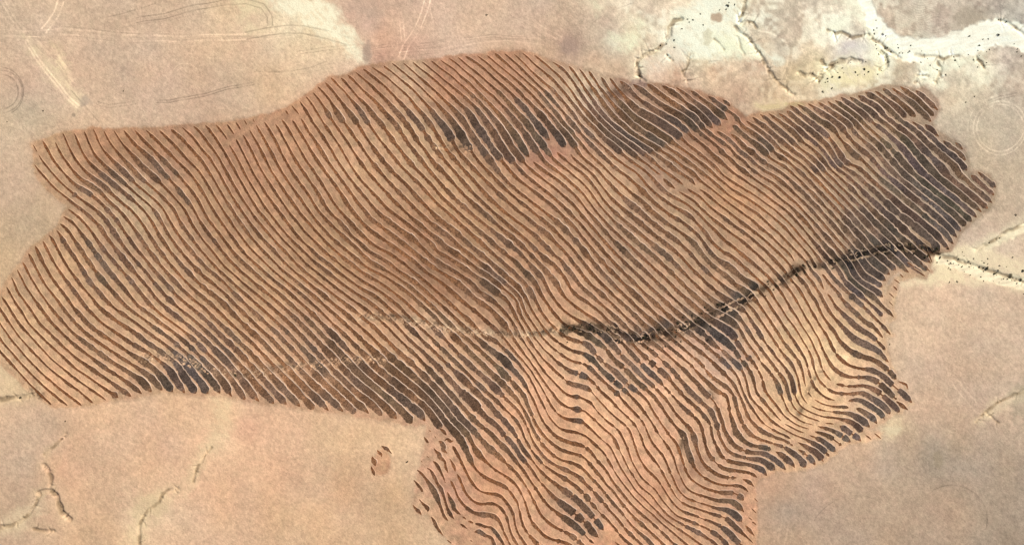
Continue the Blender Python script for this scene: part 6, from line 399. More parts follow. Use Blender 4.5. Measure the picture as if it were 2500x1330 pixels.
    [-6.9,-5.9,-4.9,-3.8,-2.8,-1.8,-0.8,0.1,0.9,1.7,2.4,3.1,4.1,4.9,5.8,6.8,7.6,8.4,9.2,10.1,11.0,11.9,13.0,14.1,15.3,16.5,17.6,18.8,19.8,20.8,21.8,22.8,23.7,24.7,25.6,26.5,27.5,28.5,29.3,30.0,30.9,31.6,32.3,33.1,34.0,35.0,35.7,36.6,37.6,38.4,39.2,40.2,41.1,41.8,42.5,43.4,44.2,45.0,46.0,47.1,48.4,49.5,50.4,51.2,52.0,52.9,53.8,54.6,55.4,56.2,57.1,58.0,59.0,60.1,60.9,61.6,62.5,63.4,64.4,65.4,66.5,67.6,68.8,70.0,71.2,72.4,73.4,74.4,75.4,76.3,77.4,78.4,79.5,80.5,81.5,82.4,83.4,84.2,85.1,86.1,87.1,88.1,89.1,90.1],
    [-7.7,-6.7,-5.8,-4.8,-3.8,-2.8,-1.8,-0.9,-0.1,0.8,1.4,2.1,3.1,4.0,4.8,5.6,6.6,7.5,8.4,9.3,10.3,11.2,12.3,13.4,14.6,15.8,16.9,18.1,19.1,20.1,21.1,22.1,23.1,24.1,25.1,25.8,26.8,27.7,28.6,29.4,30.1,30.9,31.7,32.4,33.1,34.1,35.0,35.8,36.7,37.6,38.4,39.1,40.0,40.9,41.6,42.3,43.2,44.1,45.0,46.1,47.4,48.7,49.6,50.4,51.0,51.9,52.8,53.6,54.2,55.0,55.8,56.9,57.8,58.8,59.6,60.3,61.3,62.2,63.2,64.2,65.3,66.5,67.7,68.9,70.0,71.2,72.4,73.4,74.3,75.2,76.1,77.1,78.1,79.2,80.2,81.2,82.2,83.1,84.0,85.0,85.9,86.9,87.9,88.9],
    [-8.6,-7.6,-6.7,-5.7,-4.8,-3.8,-2.8,-1.9,-1.1,-0.3,0.5,1.2,2.1,3.0,3.9,4.6,5.6,6.5,7.6,8.5,9.5,10.6,11.7,12.7,13.8,15.0,16.1,17.4,18.4,19.4,20.4,21.4,22.4,23.5,24.4,25.3,26.1,27.0,27.9,28.7,29.4,30.1,30.9,31.7,32.4,33.1,34.0,34.9,35.7,36.6,37.6,38.4,39.1,39.8,40.7,41.4,42.1,43.2,44.1,45.2,46.5,47.7,48.7,49.5,50.2,51.0,51.8,52.5,53.1,53.8,54.9,55.9,56.7,57.5,58.4,59.2,59.9,60.9,61.9,62.9,64.1,65.3,66.5,67.7,68.9,70.1,71.3,72.4,73.3,74.2,75.1,75.9,76.9,77.8,78.9,79.9,81.0,81.9,82.9,83.8,84.8,85.8,86.8,87.8],
    [-9.4,-8.5,-7.6,-6.7,-5.7,-4.8,-3.9,-2.9,-2.1,-1.4,-0.4,0.3,1.3,2.2,3.1,3.9,4.8,5.9,7.0,8.0,9.0,10.1,11.1,12.1,13.1,14.2,15.3,16.5,17.6,18.7,19.7,20.7,21.6,22.7,23.5,24.5,25.4,26.3,27.1,27.8,28.5,29.2,30.1,30.8,31.7,32.3,33.0,33.9,34.8,35.6,36.5,37.4,38.2,38.9,39.6,40.4,41.2,42.1,43.2,44.3,45.5,46.6,47.6,48.5,49.3,50.1,50.9,51.6,52.2,52.8,53.7,54.8,55.6,56.5,57.4,58.0,58.9,59.7,60.7,61.8,63.0,64.2,65.5,66.7,67.9,69.0,70.2,71.3,72.3,73.2,74.0,74.9,75.7,76.7,77.7,78.8,79.8,80.8,81.8,82.8,83.7,84.7,85.7,86.7],
    [-10.2,-9.3,-8.4,-7.5,-6.7,-5.8,-4.9,-4.0,-3.0,-2.1,-1.2,-0.4,0.6,1.5,2.4,3.3,4.2,5.3,6.4,7.4,8.4,9.4,10.4,11.4,12.4,13.5,14.6,15.6,16.6,17.9,18.9,19.9,20.8,21.8,22.7,23.6,24.7,25.5,26.3,26.9,27.6,28.3,29.0,29.9,30.7,31.4,32.2,32.9,33.8,34.6,35.4,36.3,37.2,37.9,38.7,39.4,40.3,41.2,42.2,43.3,44.5,45.6,46.6,47.5,48.3,49.1,49.9,50.6,51.2,51.9,52.8,53.7,54.6,55.4,56.2,57.1,57.9,58.8,59.6,60.7,61.9,63.2,64.4,65.6,66.8,68.0,69.1,70.2,71.3,72.3,73.1,73.8,74.6,75.5,76.6,77.7,78.7,79.7,80.7,81.7,82.7,83.6,84.6,85.6],
    [-11.0,-10.1,-9.2,-8.3,-7.5,-6.6,-5.6,-4.6,-3.7,-2.8,-1.9,-0.9,-0.1,0.9,1.8,2.7,3.6,4.6,5.7,6.7,7.7,8.7,9.7,10.6,11.6,12.7,13.7,14.8,15.7,16.8,18.0,19.1,19.9,20.8,21.9,22.6,23.6,24.6,25.4,26.0,26.6,27.4,28.0,28.8,29.7,30.5,31.2,32.1,32.8,33.7,34.5,35.2,36.1,37.0,37.8,38.6,39.4,40.3,41.3,42.4,43.5,44.6,45.6,46.5,47.4,48.2,48.9,49.6,50.3,51.0,51.9,53.1,53.8,54.5,55.1,55.9,56.8,57.7,58.8,59.7,60.9,62.1,63.4,64.6,65.8,67.0,68.1,69.2,70.2,71.3,72.2,73.0,73.6,74.5,75.6,76.7,77.7,78.7,79.7,80.6,81.6,82.6,83.6,84.6],
    [-11.8,-10.9,-10.0,-9.0,-8.1,-7.1,-6.1,-5.1,-4.2,-3.3,-2.5,-1.6,-0.7,0.1,1.2,2.1,3.0,4.0,5.0,6.0,6.9,7.9,8.9,9.9,10.9,11.9,12.9,13.8,14.8,15.8,16.8,18.0,19.0,19.9,20.8,21.7,22.5,23.5,24.4,25.1,25.6,26.4,27.2,28.0,28.9,29.7,30.3,31.1,32.0,32.7,33.6,34.3,35.0,36.0,37.1,37.8,38.6,39.4,40.4,41.5,42.6,43.6,44.6,45.5,46.4,47.2,48.0,48.7,49.5,50.2,51.1,52.2,53.0,53.6,54.3,54.9,55.7,56.7,57.7,58.7,59.8,61.1,62.4,63.5,64.7,66.0,67.1,68.2,69.2,70.2,71.2,72.1,72.8,73.7,74.7,75.7,76.7,77.7,78.6,79.6,80.6,81.5,82.5,83.5],
    [-12.5,-11.6,-10.6,-9.6,-8.6,-7.6,-6.6,-5.7,-4.7,-4.0,-3.0,-2.3,-1.4,-0.6,0.4,1.3,2.2,3.2,4.2,5.2,6.1,7.1,8.0,9.1,10.1,11.0,11.9,12.9,13.9,14.9,15.9,16.9,17.9,18.9,19.7,20.6,21.5,22.4,23.3,23.9,24.6,25.3,26.1,27.0,27.9,28.5,29.2,29.9,30.8,31.8,32.6,33.5,34.2,35.0,36.1,37.0,37.7,38.6,39.6,40.6,41.7,42.7,43.7,44.6,45.5,46.3,47.1,47.9,48.7,49.5,50.4,51.4,52.2,52.7,53.4,54.2,54.9,55.7,56.6,57.8,58.8,60.1,61.4,62.5,63.7,65.0,66.3,67.2,68.0,69.0,70.1,71.1,71.9,72.7,73.7,74.7,75.7,76.6,77.6,78.6,79.5,80.5,81.5,82.4],
    [-13.1,-12.2,-11.3,-10.3,-9.2,-8.1,-7.1,-6.3,-5.3,-4.5,-3.6,-2.8,-2.1,-1.3,-0.5,0.5,1.4,2.4,3.4,4.3,5.3,6.2,7.0,8.1,9.1,10.0,10.9,11.8,12.8,13.8,14.8,15.8,16.8,17.7,18.6,19.5,20.4,21.3,22.0,22.8,23.6,24.4,25.2,26.0,26.7,27.4,28.1,28.8,29.6,30.6,31.6,32.5,33.4,34.2,35.1,36.1,36.8,37.9,38.8,39.8,40.8,41.8,42.7,43.7,44.5,45.4,46.2,47.0,47.9,48.7,49.6,50.4,51.2,51.8,52.5,53.3,54.0,54.9,55.8,56.9,57.9,59.3,60.5,61.5,62.7,64.2,65.5,66.3,67.0,67.9,68.9,69.8,70.8,71.8,72.7,73.7,74.6,75.6,76.5,77.5,78.5,79.4,80.4,81.4],
    [-13.8,-12.8,-11.8,-10.8,-9.8,-8.7,-7.7,-6.8,-6.0,-5.1,-4.2,-3.4,-2.7,-1.9,-1.2,-0.3,0.6,1.6,2.5,3.5,4.4,5.3,6.0,6.8,7.9,9.0,9.9,10.8,11.7,12.6,13.6,14.6,15.6,16.5,17.4,18.3,19.2,20.0,20.8,21.4,22.2,23.1,24.1,24.9,25.7,26.3,27.1,27.7,28.5,29.3,30.2,31.5,32.5,33.4,34.3,35.3,36.2,37.1,38.1,39.0,39.9,40.9,41.8,42.7,43.6,44.5,45.3,46.2,47.0,47.9,48.7,49.5,50.2,51.0,51.7,52.3,53.2,54.0,55.0,56.0,57.1,58.1,59.5,60.8,62.0,63.3,64.5,65.1,65.9,66.8,67.8,68.6,69.6,70.6,71.6,72.6,73.6,74.5,75.5,76.5,77.4,78.4,79.4,80.3],
    [-14.4,-13.4,-12.4,-11.3,-10.3,-9.3,-8.4,-7.5,-6.6,-5.8,-4.9,-4.0,-3.3,-2.6,-1.8,-1.1,-0.2,0.8,1.7,2.6,3.5,4.3,5.1,5.8,6.8,7.9,8.8,9.7,10.6,11.5,12.4,13.4,14.4,15.3,16.3,17.2,18.0,18.8,19.5,20.3,21.1,21.8,22.9,23.8,24.8,25.6,26.2,26.9,27.7,28.4,29.1,30.0,31.3,32.6,33.7,34.8,35.7,36.6,37.4,38.2,39.0,39.9,40.9,41.8,42.7,43.6,44.5,45.3,46.2,47.0,47.9,48.6,49.4,50.1,50.8,51.4,52.3,53.2,54.2,55.2,56.3,57.5,58.8,59.8,60.7,61.9,63.0,63.9,64.8,65.7,66.7,67.6,68.5,69.5,70.5,71.5,72.5,73.5,74.4,75.4,76.4,77.3,78.3,79.3],
    [-15.0,-14.0,-13.0,-11.9,-10.9,-10.0,-9.0,-8.2,-7.2,-6.4,-5.6,-4.8,-4.0,-3.3,-2.5,-1.7,-0.9,-0.0,0.8,1.7,2.5,3.3,4.1,4.9,5.8,6.8,7.8,8.6,9.5,10.4,11.3,12.2,13.2,14.2,15.1,16.0,16.8,17.6,18.3,19.1,20.0,20.9,21.7,22.7,23.7,24.7,25.5,26.2,26.8,27.5,28.2,28.9,29.9,31.9,33.1,34.1,35.1,35.9,36.5,37.1,38.0,38.9,39.9,40.8,41.7,42.7,43.5,44.4,45.3,46.1,47.0,47.8,48.5,49.1,49.8,50.6,51.5,52.6,53.6,54.6,55.6,56.7,58.0,59.1,60.0,60.7,61.7,62.7,63.8,64.7,65.6,66.5,67.5,68.5,69.5,70.5,71.4,72.4,73.4,74.4,75.3,76.3,77.3,78.2],
    [-15.7,-14.7,-13.6,-12.6,-11.6,-10.6,-9.7,-8.8,-7.9,-7.0,-6.2,-5.5,-4.8,-4.1,-3.4,-2.6,-1.8,-0.9,-0.1,0.7,1.5,2.3,3.2,4.1,4.9,5.9,6.8,7.6,8.5,9.4,10.3,11.2,12.2,13.1,14.1,15.0,15.8,16.6,17.3,18.2,19.0,20.0,20.9,21.6,22.6,23.7,24.6,25.4,26.0,26.5,27.3,28.2,29.5,31.2,32.5,33.5,34.4,35.1,35.7,36.3,36.9,37.9,38.9,39.8,40.8,41.7,42.6,43.5,44.3,45.2,46.0,46.8,47.5,48.1,48.8,49.7,50.8,51.8,52.9,54.0,55.0,56.1,57.4,58.4,59.3,60.0,60.7,61.7,62.7,63.7,64.6,65.5,66.5,67.4,68.4,69.4,70.4,71.4,72.3,73.3,74.3,75.3,76.2,77.2],
    [-16.3,-15.4,-14.4,-13.3,-12.2,-11.2,-10.4,-9.5,-8.7,-7.8,-6.9,-6.2,-5.6,-5.0,-4.4,-3.7,-2.9,-2.0,-1.2,-0.4,0.4,1.3,2.2,3.2,4.1,4.9,5.8,6.7,7.5,8.4,9.3,10.2,11.2,12.1,13.1,14.0,14.8,15.6,16.4,17.2,18.1,19.0,20.0,20.8,21.5,22.6,23.6,24.6,25.4,25.9,26.5,27.4,28.5,30.3,31.7,32.8,33.7,34.4,34.9,35.4,36.0,36.9,37.8,38.8,39.8,40.7,41.6,42.5,43.4,44.2,45.0,45.8,46.4,47.0,47.9,49.0,50.1,51.1,52.2,53.2,54.4,55.5,56.6,57.7,58.4,59.2,60.0,60.6,61.6,62.6,63.6,64.5,65.5,66.4,67.4,68.4,69.4,70.3,71.3,72.3,73.2,74.2,75.2,76.2],
    [-17.0,-16.1,-15.1,-14.0,-13.1,-12.1,-11.1,-10.4,-9.5,-8.6,-7.8,-7.1,-6.4,-5.9,-5.3,-4.7,-4.0,-3.2,-2.4,-1.5,-0.6,0.3,1.2,2.2,3.1,4.0,4.9,5.7,6.6,7.5,8.4,9.3,10.3,11.2,12.1,13.0,13.9,14.7,15.5,16.3,17.1,18.1,19.0,19.9,20.8,21.5,22.6,23.6,24.5,25.4,25.8,26.7,27.9,29.3,30.8,32.0,32.9,33.5,34.0,34.4,35.0,35.8,36.8,37.8,38.8,39.8,40.7,41.5,42.4,43.2,44.0,44.8,45.5,46.1,47.1,48.3,49.3,50.4,51.5,52.5,53.7,54.9,55.9,56.9,57.8,58.4,59.0,59.6,60.7,61.6,62.6,63.5,64.5,65.4,66.4,67.3,68.3,69.3,70.3,71.2,72.2,73.2,74.2,75.1],
    [-17.7,-16.7,-15.8,-14.8,-13.9,-13.0,-12.1,-11.2,-10.4,-9.6,-8.9,-8.1,-7.4,-6.8,-6.1,-5.6,-4.9,-4.3,-3.5,-2.6,-1.7,-0.7,0.2,1.2,2.1,3.1,3.9,4.8,5.7,6.6,7.5,8.4,9.4,10.3,11.2,12.1,13.0,13.9,14.7,15.5,16.3,17.2,18.1,19.0,19.9,20.8,21.6,22.5,23.4,24.5,24.9,25.9,27.0,28.4,29.8,31.0,31.9,32.6,32.9,33.3,34.1,34.8,35.7,36.7,37.8,38.7,39.6,40.5,41.3,42.2,42.9,43.9,44.7,45.4,46.5,47.6,48.7,49.7,50.9,51.8,52.9,54.1,55.4,56.4,57.2,57.8,58.2,58.6,59.7,60.7,61.7,62.6,63.5,64.4,65.4,66.3,67.3,68.3,69.2,70.2,71.2,72.1,73.1,74.1],
    [-18.5,-17.5,-16.6,-15.6,-14.6,-13.8,-12.9,-12.2,-11.3,-10.5,-9.9,-9.1,-8.4,-7.8,-7.1,-6.5,-6.0,-5.3,-4.5,-3.6,-2.7,-1.7,-0.8,0.2,1.2,2.1,3.0,3.9,4.8,5.7,6.7,7.6,8.5,9.4,10.4,11.3,12.2,13.0,13.9,14.7,15.6,16.3,17.1,18.0,18.9,19.9,20.8,21.6,22.4,23.3,24.1,24.8,26.2,27.4,28.8,30.0,30.9,31.6,32.0,32.4,33.3,34.0,34.9,35.8,36.8,37.7,38.5,39.4,40.3,41.2,42.0,42.7,43.7,44.5,45.7,46.7,47.8,49.0,50.1,51.1,52.2,53.5,54.9,55.9,56.6,57.1,57.4,57.6,58.6,59.8,60.7,61.6,62.5,63.4,64.3,65.3,66.3,67.2,68.2,69.2,70.1,71.1,72.1,73.1],
    [-19.3,-18.4,-17.4,-16.4,-15.4,-14.6,-13.8,-13.0,-12.2,-11.4,-10.7,-10.1,-9.4,-8.8,-8.1,-7.5,-6.8,-6.2,-5.6,-4.7,-3.6,-2.6,-1.7,-0.8,0.2,1.2,2.1,3.1,4.0,4.9,5.8,6.7,7.7,8.6,9.5,10.4,11.3,12.2,13.1,13.9,14.7,15.5,16.2,17.2,18.0,18.9,19.9,20.8,21.6,22.4,23.2,24.0,24.8,26.3,27.8,29.0,29.9,30.6,31.0,31.3,32.3,33.3,34.1,35.0,35.9,36.8,37.6,38.4,39.3,40.1,41.1,41.8,42.6,43.6,44.7,45.8,47.0,48.1,49.2,50.2,51.5,53.1,54.4,55.3,56.0,56.4,56.6,56.8,57.6,58.6,59.6,60.5,61.4,62.4,63.3,64.3,65.2,66.2,67.2,68.1,69.1,70.1,71.1,72.1],
    [-20.1,-19.2,-18.3,-17.4,-16.4,-15.5,-14.6,-13.9,-13.1,-12.4,-11.7,-11.0,-10.4,-9.8,-9.2,-8.5,-7.8,-7.0,-6.3,-5.4,-4.3,-3.5,-2.6,-1.7,-0.7,0.4,1.3,2.3,3.2,4.1,5.0,5.9,6.8,7.7,8.6,9.5,10.5,11.4,12.2,13.0,13.8,14.6,15.4,16.3,17.2,18.1,18.9,19.8,20.8,21.5,22.4,23.3,24.0,25.0,26.8,28.1,29.0,29.7,30.1,30.4,31.3,32.3,33.2,34.0,35.0,35.9,36.7,37.5,38.5,39.2,40.3,41.2,41.8,42.7,43.7,45.1,46.2,47.2,48.4,49.6,51.1,52.6,53.9,54.7,55.2,55.4,55.5,55.8,56.4,57.5,58.5,59.4,60.4,61.3,62.3,63.2,64.2,65.2,66.2,67.1,68.1,69.1,70.1,71.1],
    [-21.0,-20.1,-19.1,-18.2,-17.3,-16.4,-15.5,-14.8,-14.1,-13.4,-12.7,-12.0,-11.3,-10.7,-10.1,-9.5,-8.7,-7.8,-6.8,-6.0,-5.0,-4.2,-3.4,-2.4,-1.4,-0.4,0.6,1.5,2.4,3.3,4.2,5.1,5.9,6.8,7.7,8.6,9.5,10.4,11.3,12.1,12.8,13.6,14.4,15.3,16.3,17.3,18.1,18.9,19.8,20.6,21.5,22.4,23.2,24.3,25.6,27.2,28.2,28.9,29.2,29.5,30.3,31.2,32.2,33.1,34.0,34.9,35.8,36.7,37.7,38.5,39.3,40.2,41.0,41.8,43.2,44.7,45.9,46.6,47.6,49.0,50.7,52.1,53.2,53.9,54.2,54.3,54.3,54.7,55.5,56.5,57.3,58.3,59.3,60.3,61.2,62.2,63.2,64.2,65.1,66.1,67.1,68.1,69.1,70.0],
    [-21.8,-20.9,-20.0,-19.0,-18.1,-17.2,-16.4,-15.7,-14.9,-14.4,-13.7,-13.0,-12.3,-11.7,-11.0,-10.3,-9.5,-8.6,-7.6,-6.6,-5.7,-4.7,-3.9,-3.1,-2.0,-1.1,-0.1,0.7,1.5,2.4,3.3,4.2,5.1,5.9,6.7,7.6,8.5,9.4,10.2,11.1,11.9,12.6,13.4,14.3,15.3,16.4,17.4,18.1,18.8,19.8,20.6,21.4,22.5,23.5,24.9,26.3,27.4,28.1,28.3,28.6,29.5,30.4,31.1,32.1,33.0,33.8,34.9,35.9,36.9,37.9,38.6,39.4,40.0,40.7,42.6,44.4,45.6,46.4,47.2,48.7,50.3,51.4,52.3,52.9,53.0,53.0,53.0,53.6,54.4,55.4,56.2,57.2,58.2,59.2,60.2,61.2,62.2,63.2,64.1,65.1,66.1,67.1,68.1,69.0],
    [-22.6,-21.7,-20.8,-19.9,-19.0,-18.1,-17.3,-16.6,-15.9,-15.2,-14.5,-13.8,-13.3,-12.6,-11.9,-11.2,-10.3,-9.4,-8.4,-7.4,-6.4,-5.4,-4.6,-3.7,-2.7,-1.7,-0.9,-0.1,0.7,1.6,2.5,3.4,4.2,5.0,5.8,6.7,7.6,8.4,9.2,10.1,11.0,11.7,12.4,13.3,14.3,15.5,16.6,17.4,18.1,18.8,19.7,20.6,21.5,22.9,24.2,25.6,26.7,27.3,27.5,27.7,28.6,29.5,30.4,31.3,32.1,33.0,34.0,35.0,36.0,36.9,37.8,38.6,39.4,40.2,41.7,43.5,44.6,45.7,46.7,48.1,49.5,50.4,51.1,51.4,51.5,51.5,51.8,52.6,53.4,54.4,55.3,56.3,57.3,58.2,59.2,60.2,61.2,62.2,63.1,64.1,65.1,66.1,67.1,68.1],
    [-23.4,-22.5,-21.6,-20.7,-19.8,-19.0,-18.2,-17.5,-16.8,-16.1,-15.4,-14.7,-14.1,-13.4,-12.7,-11.9,-11.1,-10.1,-9.2,-8.1,-7.1,-6.2,-5.3,-4.3,-3.4,-2.5,-1.7,-0.9,-0.1,0.8,1.6,2.5,3.4,4.2,4.9,5.7,6.7,7.5,8.3,9.2,10.1,10.9,11.6,12.3,13.4,14.6,15.7,16.7,17.5,18.2,18.9,19.7,20.5,22.0,23.7,24.9,25.9,26.4,26.6,27.0,27.8,28.7,29.6,30.4,31.3,32.4,33.4,34.3,35.3,36.0,36.8,37.8,39.2,40.1,41.3,42.5,43.6,44.7,46.0,47.1,48.2,48.9,49.4,49.6,49.8,50.2,50.8,51.4,52.4,53.4,54.3,55.3,56.3,57.3,58.3,59.2,60.2,61.2,62.2,63.1,64.1,65.1,66.1,67.1],
    [-24.3,-23.4,-22.5,-21.6,-20.7,-19.9,-19.1,-18.3,-17.6,-16.9,-16.2,-15.5,-14.9,-14.2,-13.5,-12.7,-11.8,-10.9,-9.9,-8.9,-7.9,-7.0,-6.0,-5.1,-4.2,-3.3,-2.5,-1.7,-0.8,-0.0,0.8,1.7,2.5,3.3,4.1,4.9,5.8,6.7,7.5,8.4,9.3,10.2,11.0,11.7,12.6,13.7,14.8,15.8,16.7,17.4,18.1,18.9,19.8,21.1,23.1,24.2,25.2,25.6,25.7,26.2,26.9,27.8,28.5,29.4,30.5,31.6,32.8,33.7,34.5,35.3,36.0,37.1,38.7,39.8,40.9,41.8,42.8,43.7,44.6,45.7,46.6,47.1,47.6,47.9,48.4,49.0,49.8,50.7,51.7,52.6,53.5,54.4,55.4,56.3,57.3,58.3,59.2,60.2,61.2,62.2,63.1,64.1,65.1,66.1],
    [-25.1,-24.2,-23.3,-22.4,-21.6,-20.8,-20.0,-19.2,-18.5,-17.8,-17.1,-16.4,-15.7,-15.0,-14.2,-13.4,-12.5,-11.6,-10.7,-9.7,-8.7,-7.7,-6.8,-5.9,-5.0,-4.1,-3.3,-2.4,-1.6,-0.8,0.0,0.9,1.7,2.5,3.3,4.2,5.0,5.9,6.8,7.7,8.6,9.5,10.4,11.1,12.0,12.9,13.8,14.8,15.8,16.6,17.3,18.2,19.1,20.4,22.2,23.4,24.2,24.7,24.8,25.3,26.1,26.8,27.7,28.8,29.8,31.1,32.1,33.1,33.8,34.7,35.7,36.9,38.3,39.5,40.3,41.1,41.6,42.2,43.0,43.9,44.6,45.3,45.9,46.5,47.3,48.1,48.9,49.8,50.8,51.7,52.6,53.5,54.5,55.4,56.4,57.3,58.3,59.3,60.2,61.2,62.2,63.2,64.1,65.1],
    [-26.0,-25.1,-24.2,-23.3,-22.5,-21.7,-20.9,-20.1,-19.3,-18.6,-17.9,-17.2,-16.5,-15.7,-14.9,-14.1,-13.3,-12.3,-11.4,-10.4,-9.5,-8.5,-7.6,-6.7,-5.8,-4.9,-4.1,-3.2,-2.4,-1.6,-0.8,0.1,0.9,1.7,2.6,3.4,4.3,5.2,6.1,7.0,7.9,8.8,9.7,10.5,11.4,12.3,13.2,14.2,15.3,16.0,16.6,17.4,18.4,19.7,21.3,22.4,23.3,23.7,24.0,24.4,25.3,26.0,27.2,28.3,29.5,30.6,31.4,32.3,33.3,34.4,35.5,36.5,37.7,38.8,39.5,40.1,40.3,40.8,41.2,42.1,43.0,43.8,44.6,45.5,46.2,47.0,48.0,48.9,49.9,50.8,51.7,52.6,53.5,54.5,55.4,56.4,57.4,58.3,59.3,60.3,61.2,62.2,63.2,64.1],
    [-26.8,-25.9,-25.1,-24.2,-23.4,-22.5,-21.7,-21.0,-20.2,-19.5,-18.7,-18.0,-17.2,-16.5,-15.7,-14.8,-14.0,-13.1,-12.2,-11.2,-10.3,-9.3,-8.4,-7.5,-6.6,-5.7,-4.9,-4.0,-3.2,-2.4,-1.5,-0.7,0.1,1.0,1.8,2.7,3.5,4.4,5.3,6.3,7.2,8.1,9.0,9.9,10.8,11.8,12.7,13.7,14.7,15.4,15.9,16.6,17.6,18.9,20.2,21.5,22.3,22.7,23.0,23.5,24.4,25.3,26.5,27.9,29.1,29.9,30.8,31.7,32.9,34.1,35.2,36.1,37.0,37.8,38.3,38.6,38.7,39.3,40.1,40.8,41.6,42.5,43.5,44.5,45.3,46.1,47.1,48.0,49.0,49.9,50.8,51.7,52.6,53.6,54.5,55.5,56.4,57.4,58.3,59.3,60.3,61.2,62.2,63.2],
    [-27.7,-26.8,-25.9,-25.1,-24.2,-23.4,-22.6,-21.8,-21.0,-20.3,-19.5,-18.8,-18.0,-17.2,-16.4,-15.6,-14.7,-13.8,-12.9,-12.0,-11.1,-10.1,-9.2,-8.3,-7.4,-6.5,-5.7,-4.8,-4.0,-3.2,-2.3,-1.5,-0.6,0.2,1.1,2.0,2.8,3.7,4.6,5.6,6.5,7.4,8.3,9.2,10.2,11.2,12.2,13.2,14.2,14.8,15.3,15.8,16.7,17.8,19.1,20.3,21.1,21.6,22.0,22.7,23.7,24.7,25.9,27.3,28.6,29.4,30.1,31.3,32.5,33.7,34.6,35.4,36.2,36.6,36.8,37.0,37.4,38.2,39.1,40.0,40.9,41.8,42.7,43.6,44.5,45.3,46.2,47.1,48.1,49.0,49.9,50.8,51.7,52.7,53.6,54.5,55.5,56.5,57.4,58.4,59.3,60.3,61.3,62.2],
    [-28.6,-27.7,-26.8,-25.9,-25.1,-24.3,-23.5,-22.7,-21.9,-21.1,-20.3,-19.6,-18.8,-18.0,-17.2,-16.3,-15.5,-14.6,-13.7,-12.8,-11.8,-10.9,-10.0,-9.1,-8.2,-7.4,-6.5,-5.6,-4.8,-3.9,-3.1,-2.2,-1.4,-0.5,0.4,1.2,2.1,3.0,3.9,4.9,5.8,6.7,7.7,8.6,9.5,10.6,11.7,12.7,13.6,14.1,14.6,15.1,15.8,17.0,18.2,19.2,19.9,20.5,21.0,21.9,22.8,23.9,25.2,26.4,27.9,28.8,29.5,30.7,32.0,33.2,33.9,34.5,35.1,35.3,35.4,35.8,36.5,37.4,38.3,39.2,40.2,41.1,41.9,42.8,43.7,44.5,45.4,46.3,47.2,48.1,49.0,49.9,50.8,51.8,52.7,53.6,54.6,55.5,56.5,57.4,58.4,59.4,60.3,61.3],
    [-29.4,-28.5,-27.7,-26.8,-26.0,-25.1,-24.3,-23.5,-22.7,-21.9,-21.2,-20.4,-19.6,-18.8,-17.9,-17.1,-16.2,-15.3,-14.4,-13.5,-12.6,-11.7,-10.8,-9.9,-9.0,-8.2,-7.3,-6.4,-5.6,-4.7,-3.8,-3.0,-2.1,-1.2,-0.4,0.5,1.4,2.3,3.3,4.2,5.1,6.1,7.0,8.0,8.9,10.0,11.1,12.2,13.1,13.5,13.7,14.1,15.0,16.1,17.3,18.3,19.0,19.5,20.1,21.0,21.9,23.1,24.3,25.5,26.9,27.9,28.7,30.0,31.5,32.4,33.0,33.5,33.9,33.9,34.1,34.8,35.7,36.6,37.5,38.4,39.4,40.3,41.1,42.0,42.8,43.7,44.5,45.4,46.3,47.2,48.1,49.0,49.9,50.9,51.8,52.7,53.7,54.6,55.6,56.5,57.5,58.4,59.4,60.3],
    [-30.3,-29.4,-28.5,-27.7,-26.8,-26.0,-25.2,-24.4,-23.6,-22.8,-22.0,-21.2,-20.3,-19.5,-18.7,-17.8,-17.0,-16.1,-15.2,-14.3,-13.4,-12.5,-11.6,-10.7,-9.8,-9.0,-8.1,-7.2,-6.3,-5.5,-4.6,-3.7,-2.9,-2.0,-1.1,-0.2,0.7,1.6,2.6,3.5,4.5,5.4,6.4,7.4,8.4,9.4,10.7,11.8,12.5,12.7,12.8,13.4,14.3,15.5,16.6,17.6,18.3,18.8,19.3,20.1,21.1,22.1,23.3,24.5,25.7,26.8,28.0,29.2,30.6,31.5,31.9,32.3,32.6,32.6,33.1,34.0,34.9,35.7,36.7,37.6,38.5,39.4,40.3,41.1,42.0,42.8,43.7,44.5,45.4,46.3,47.2,48.1,49.0,50.0,50.9,51.8,52.7,53.7,54.6,55.6,56.5,57.5,58.4,59.4],
    [-31.2,-30.3,-29.4,-28.5,-27.7,-26.9,-26.0,-25.2,-24.4,-23.6,-22.8,-22.0,-21.1,-20.3,-19.5,-18.6,-17.8,-16.9,-16.0,-15.1,-14.2,-13.3,-12.4,-11.5,-10.6,-9.7,-8.9,-8.0,-7.1,-6.2,-5.4,-4.5,-3.6,-2.7,-1.8,-0.9,-0.0,0.9,1.9,2.8,3.8,4.8,5.8,6.8,7.8,9.0,10.1,11.0,11.7,11.8,11.8,12.7,13.7,15.0,16.0,16.9,17.5,18.1,18.6,19.4,20.3,21.2,22.3,23.5,24.6,25.7,27.0,28.3,29.4,30.1,30.5,31.0,31.4,31.5,32.3,33.2,34.0,34.9,35.8,36.7,37.6,38.5,39.4,40.2,41.1,41.9,42.8,43.7,44.5,45.4,46.3,47.2,48.1,49.1,50.0,50.9,51.8,52.8,53.7,54.7,55.6,56.6,57.5,58.5],
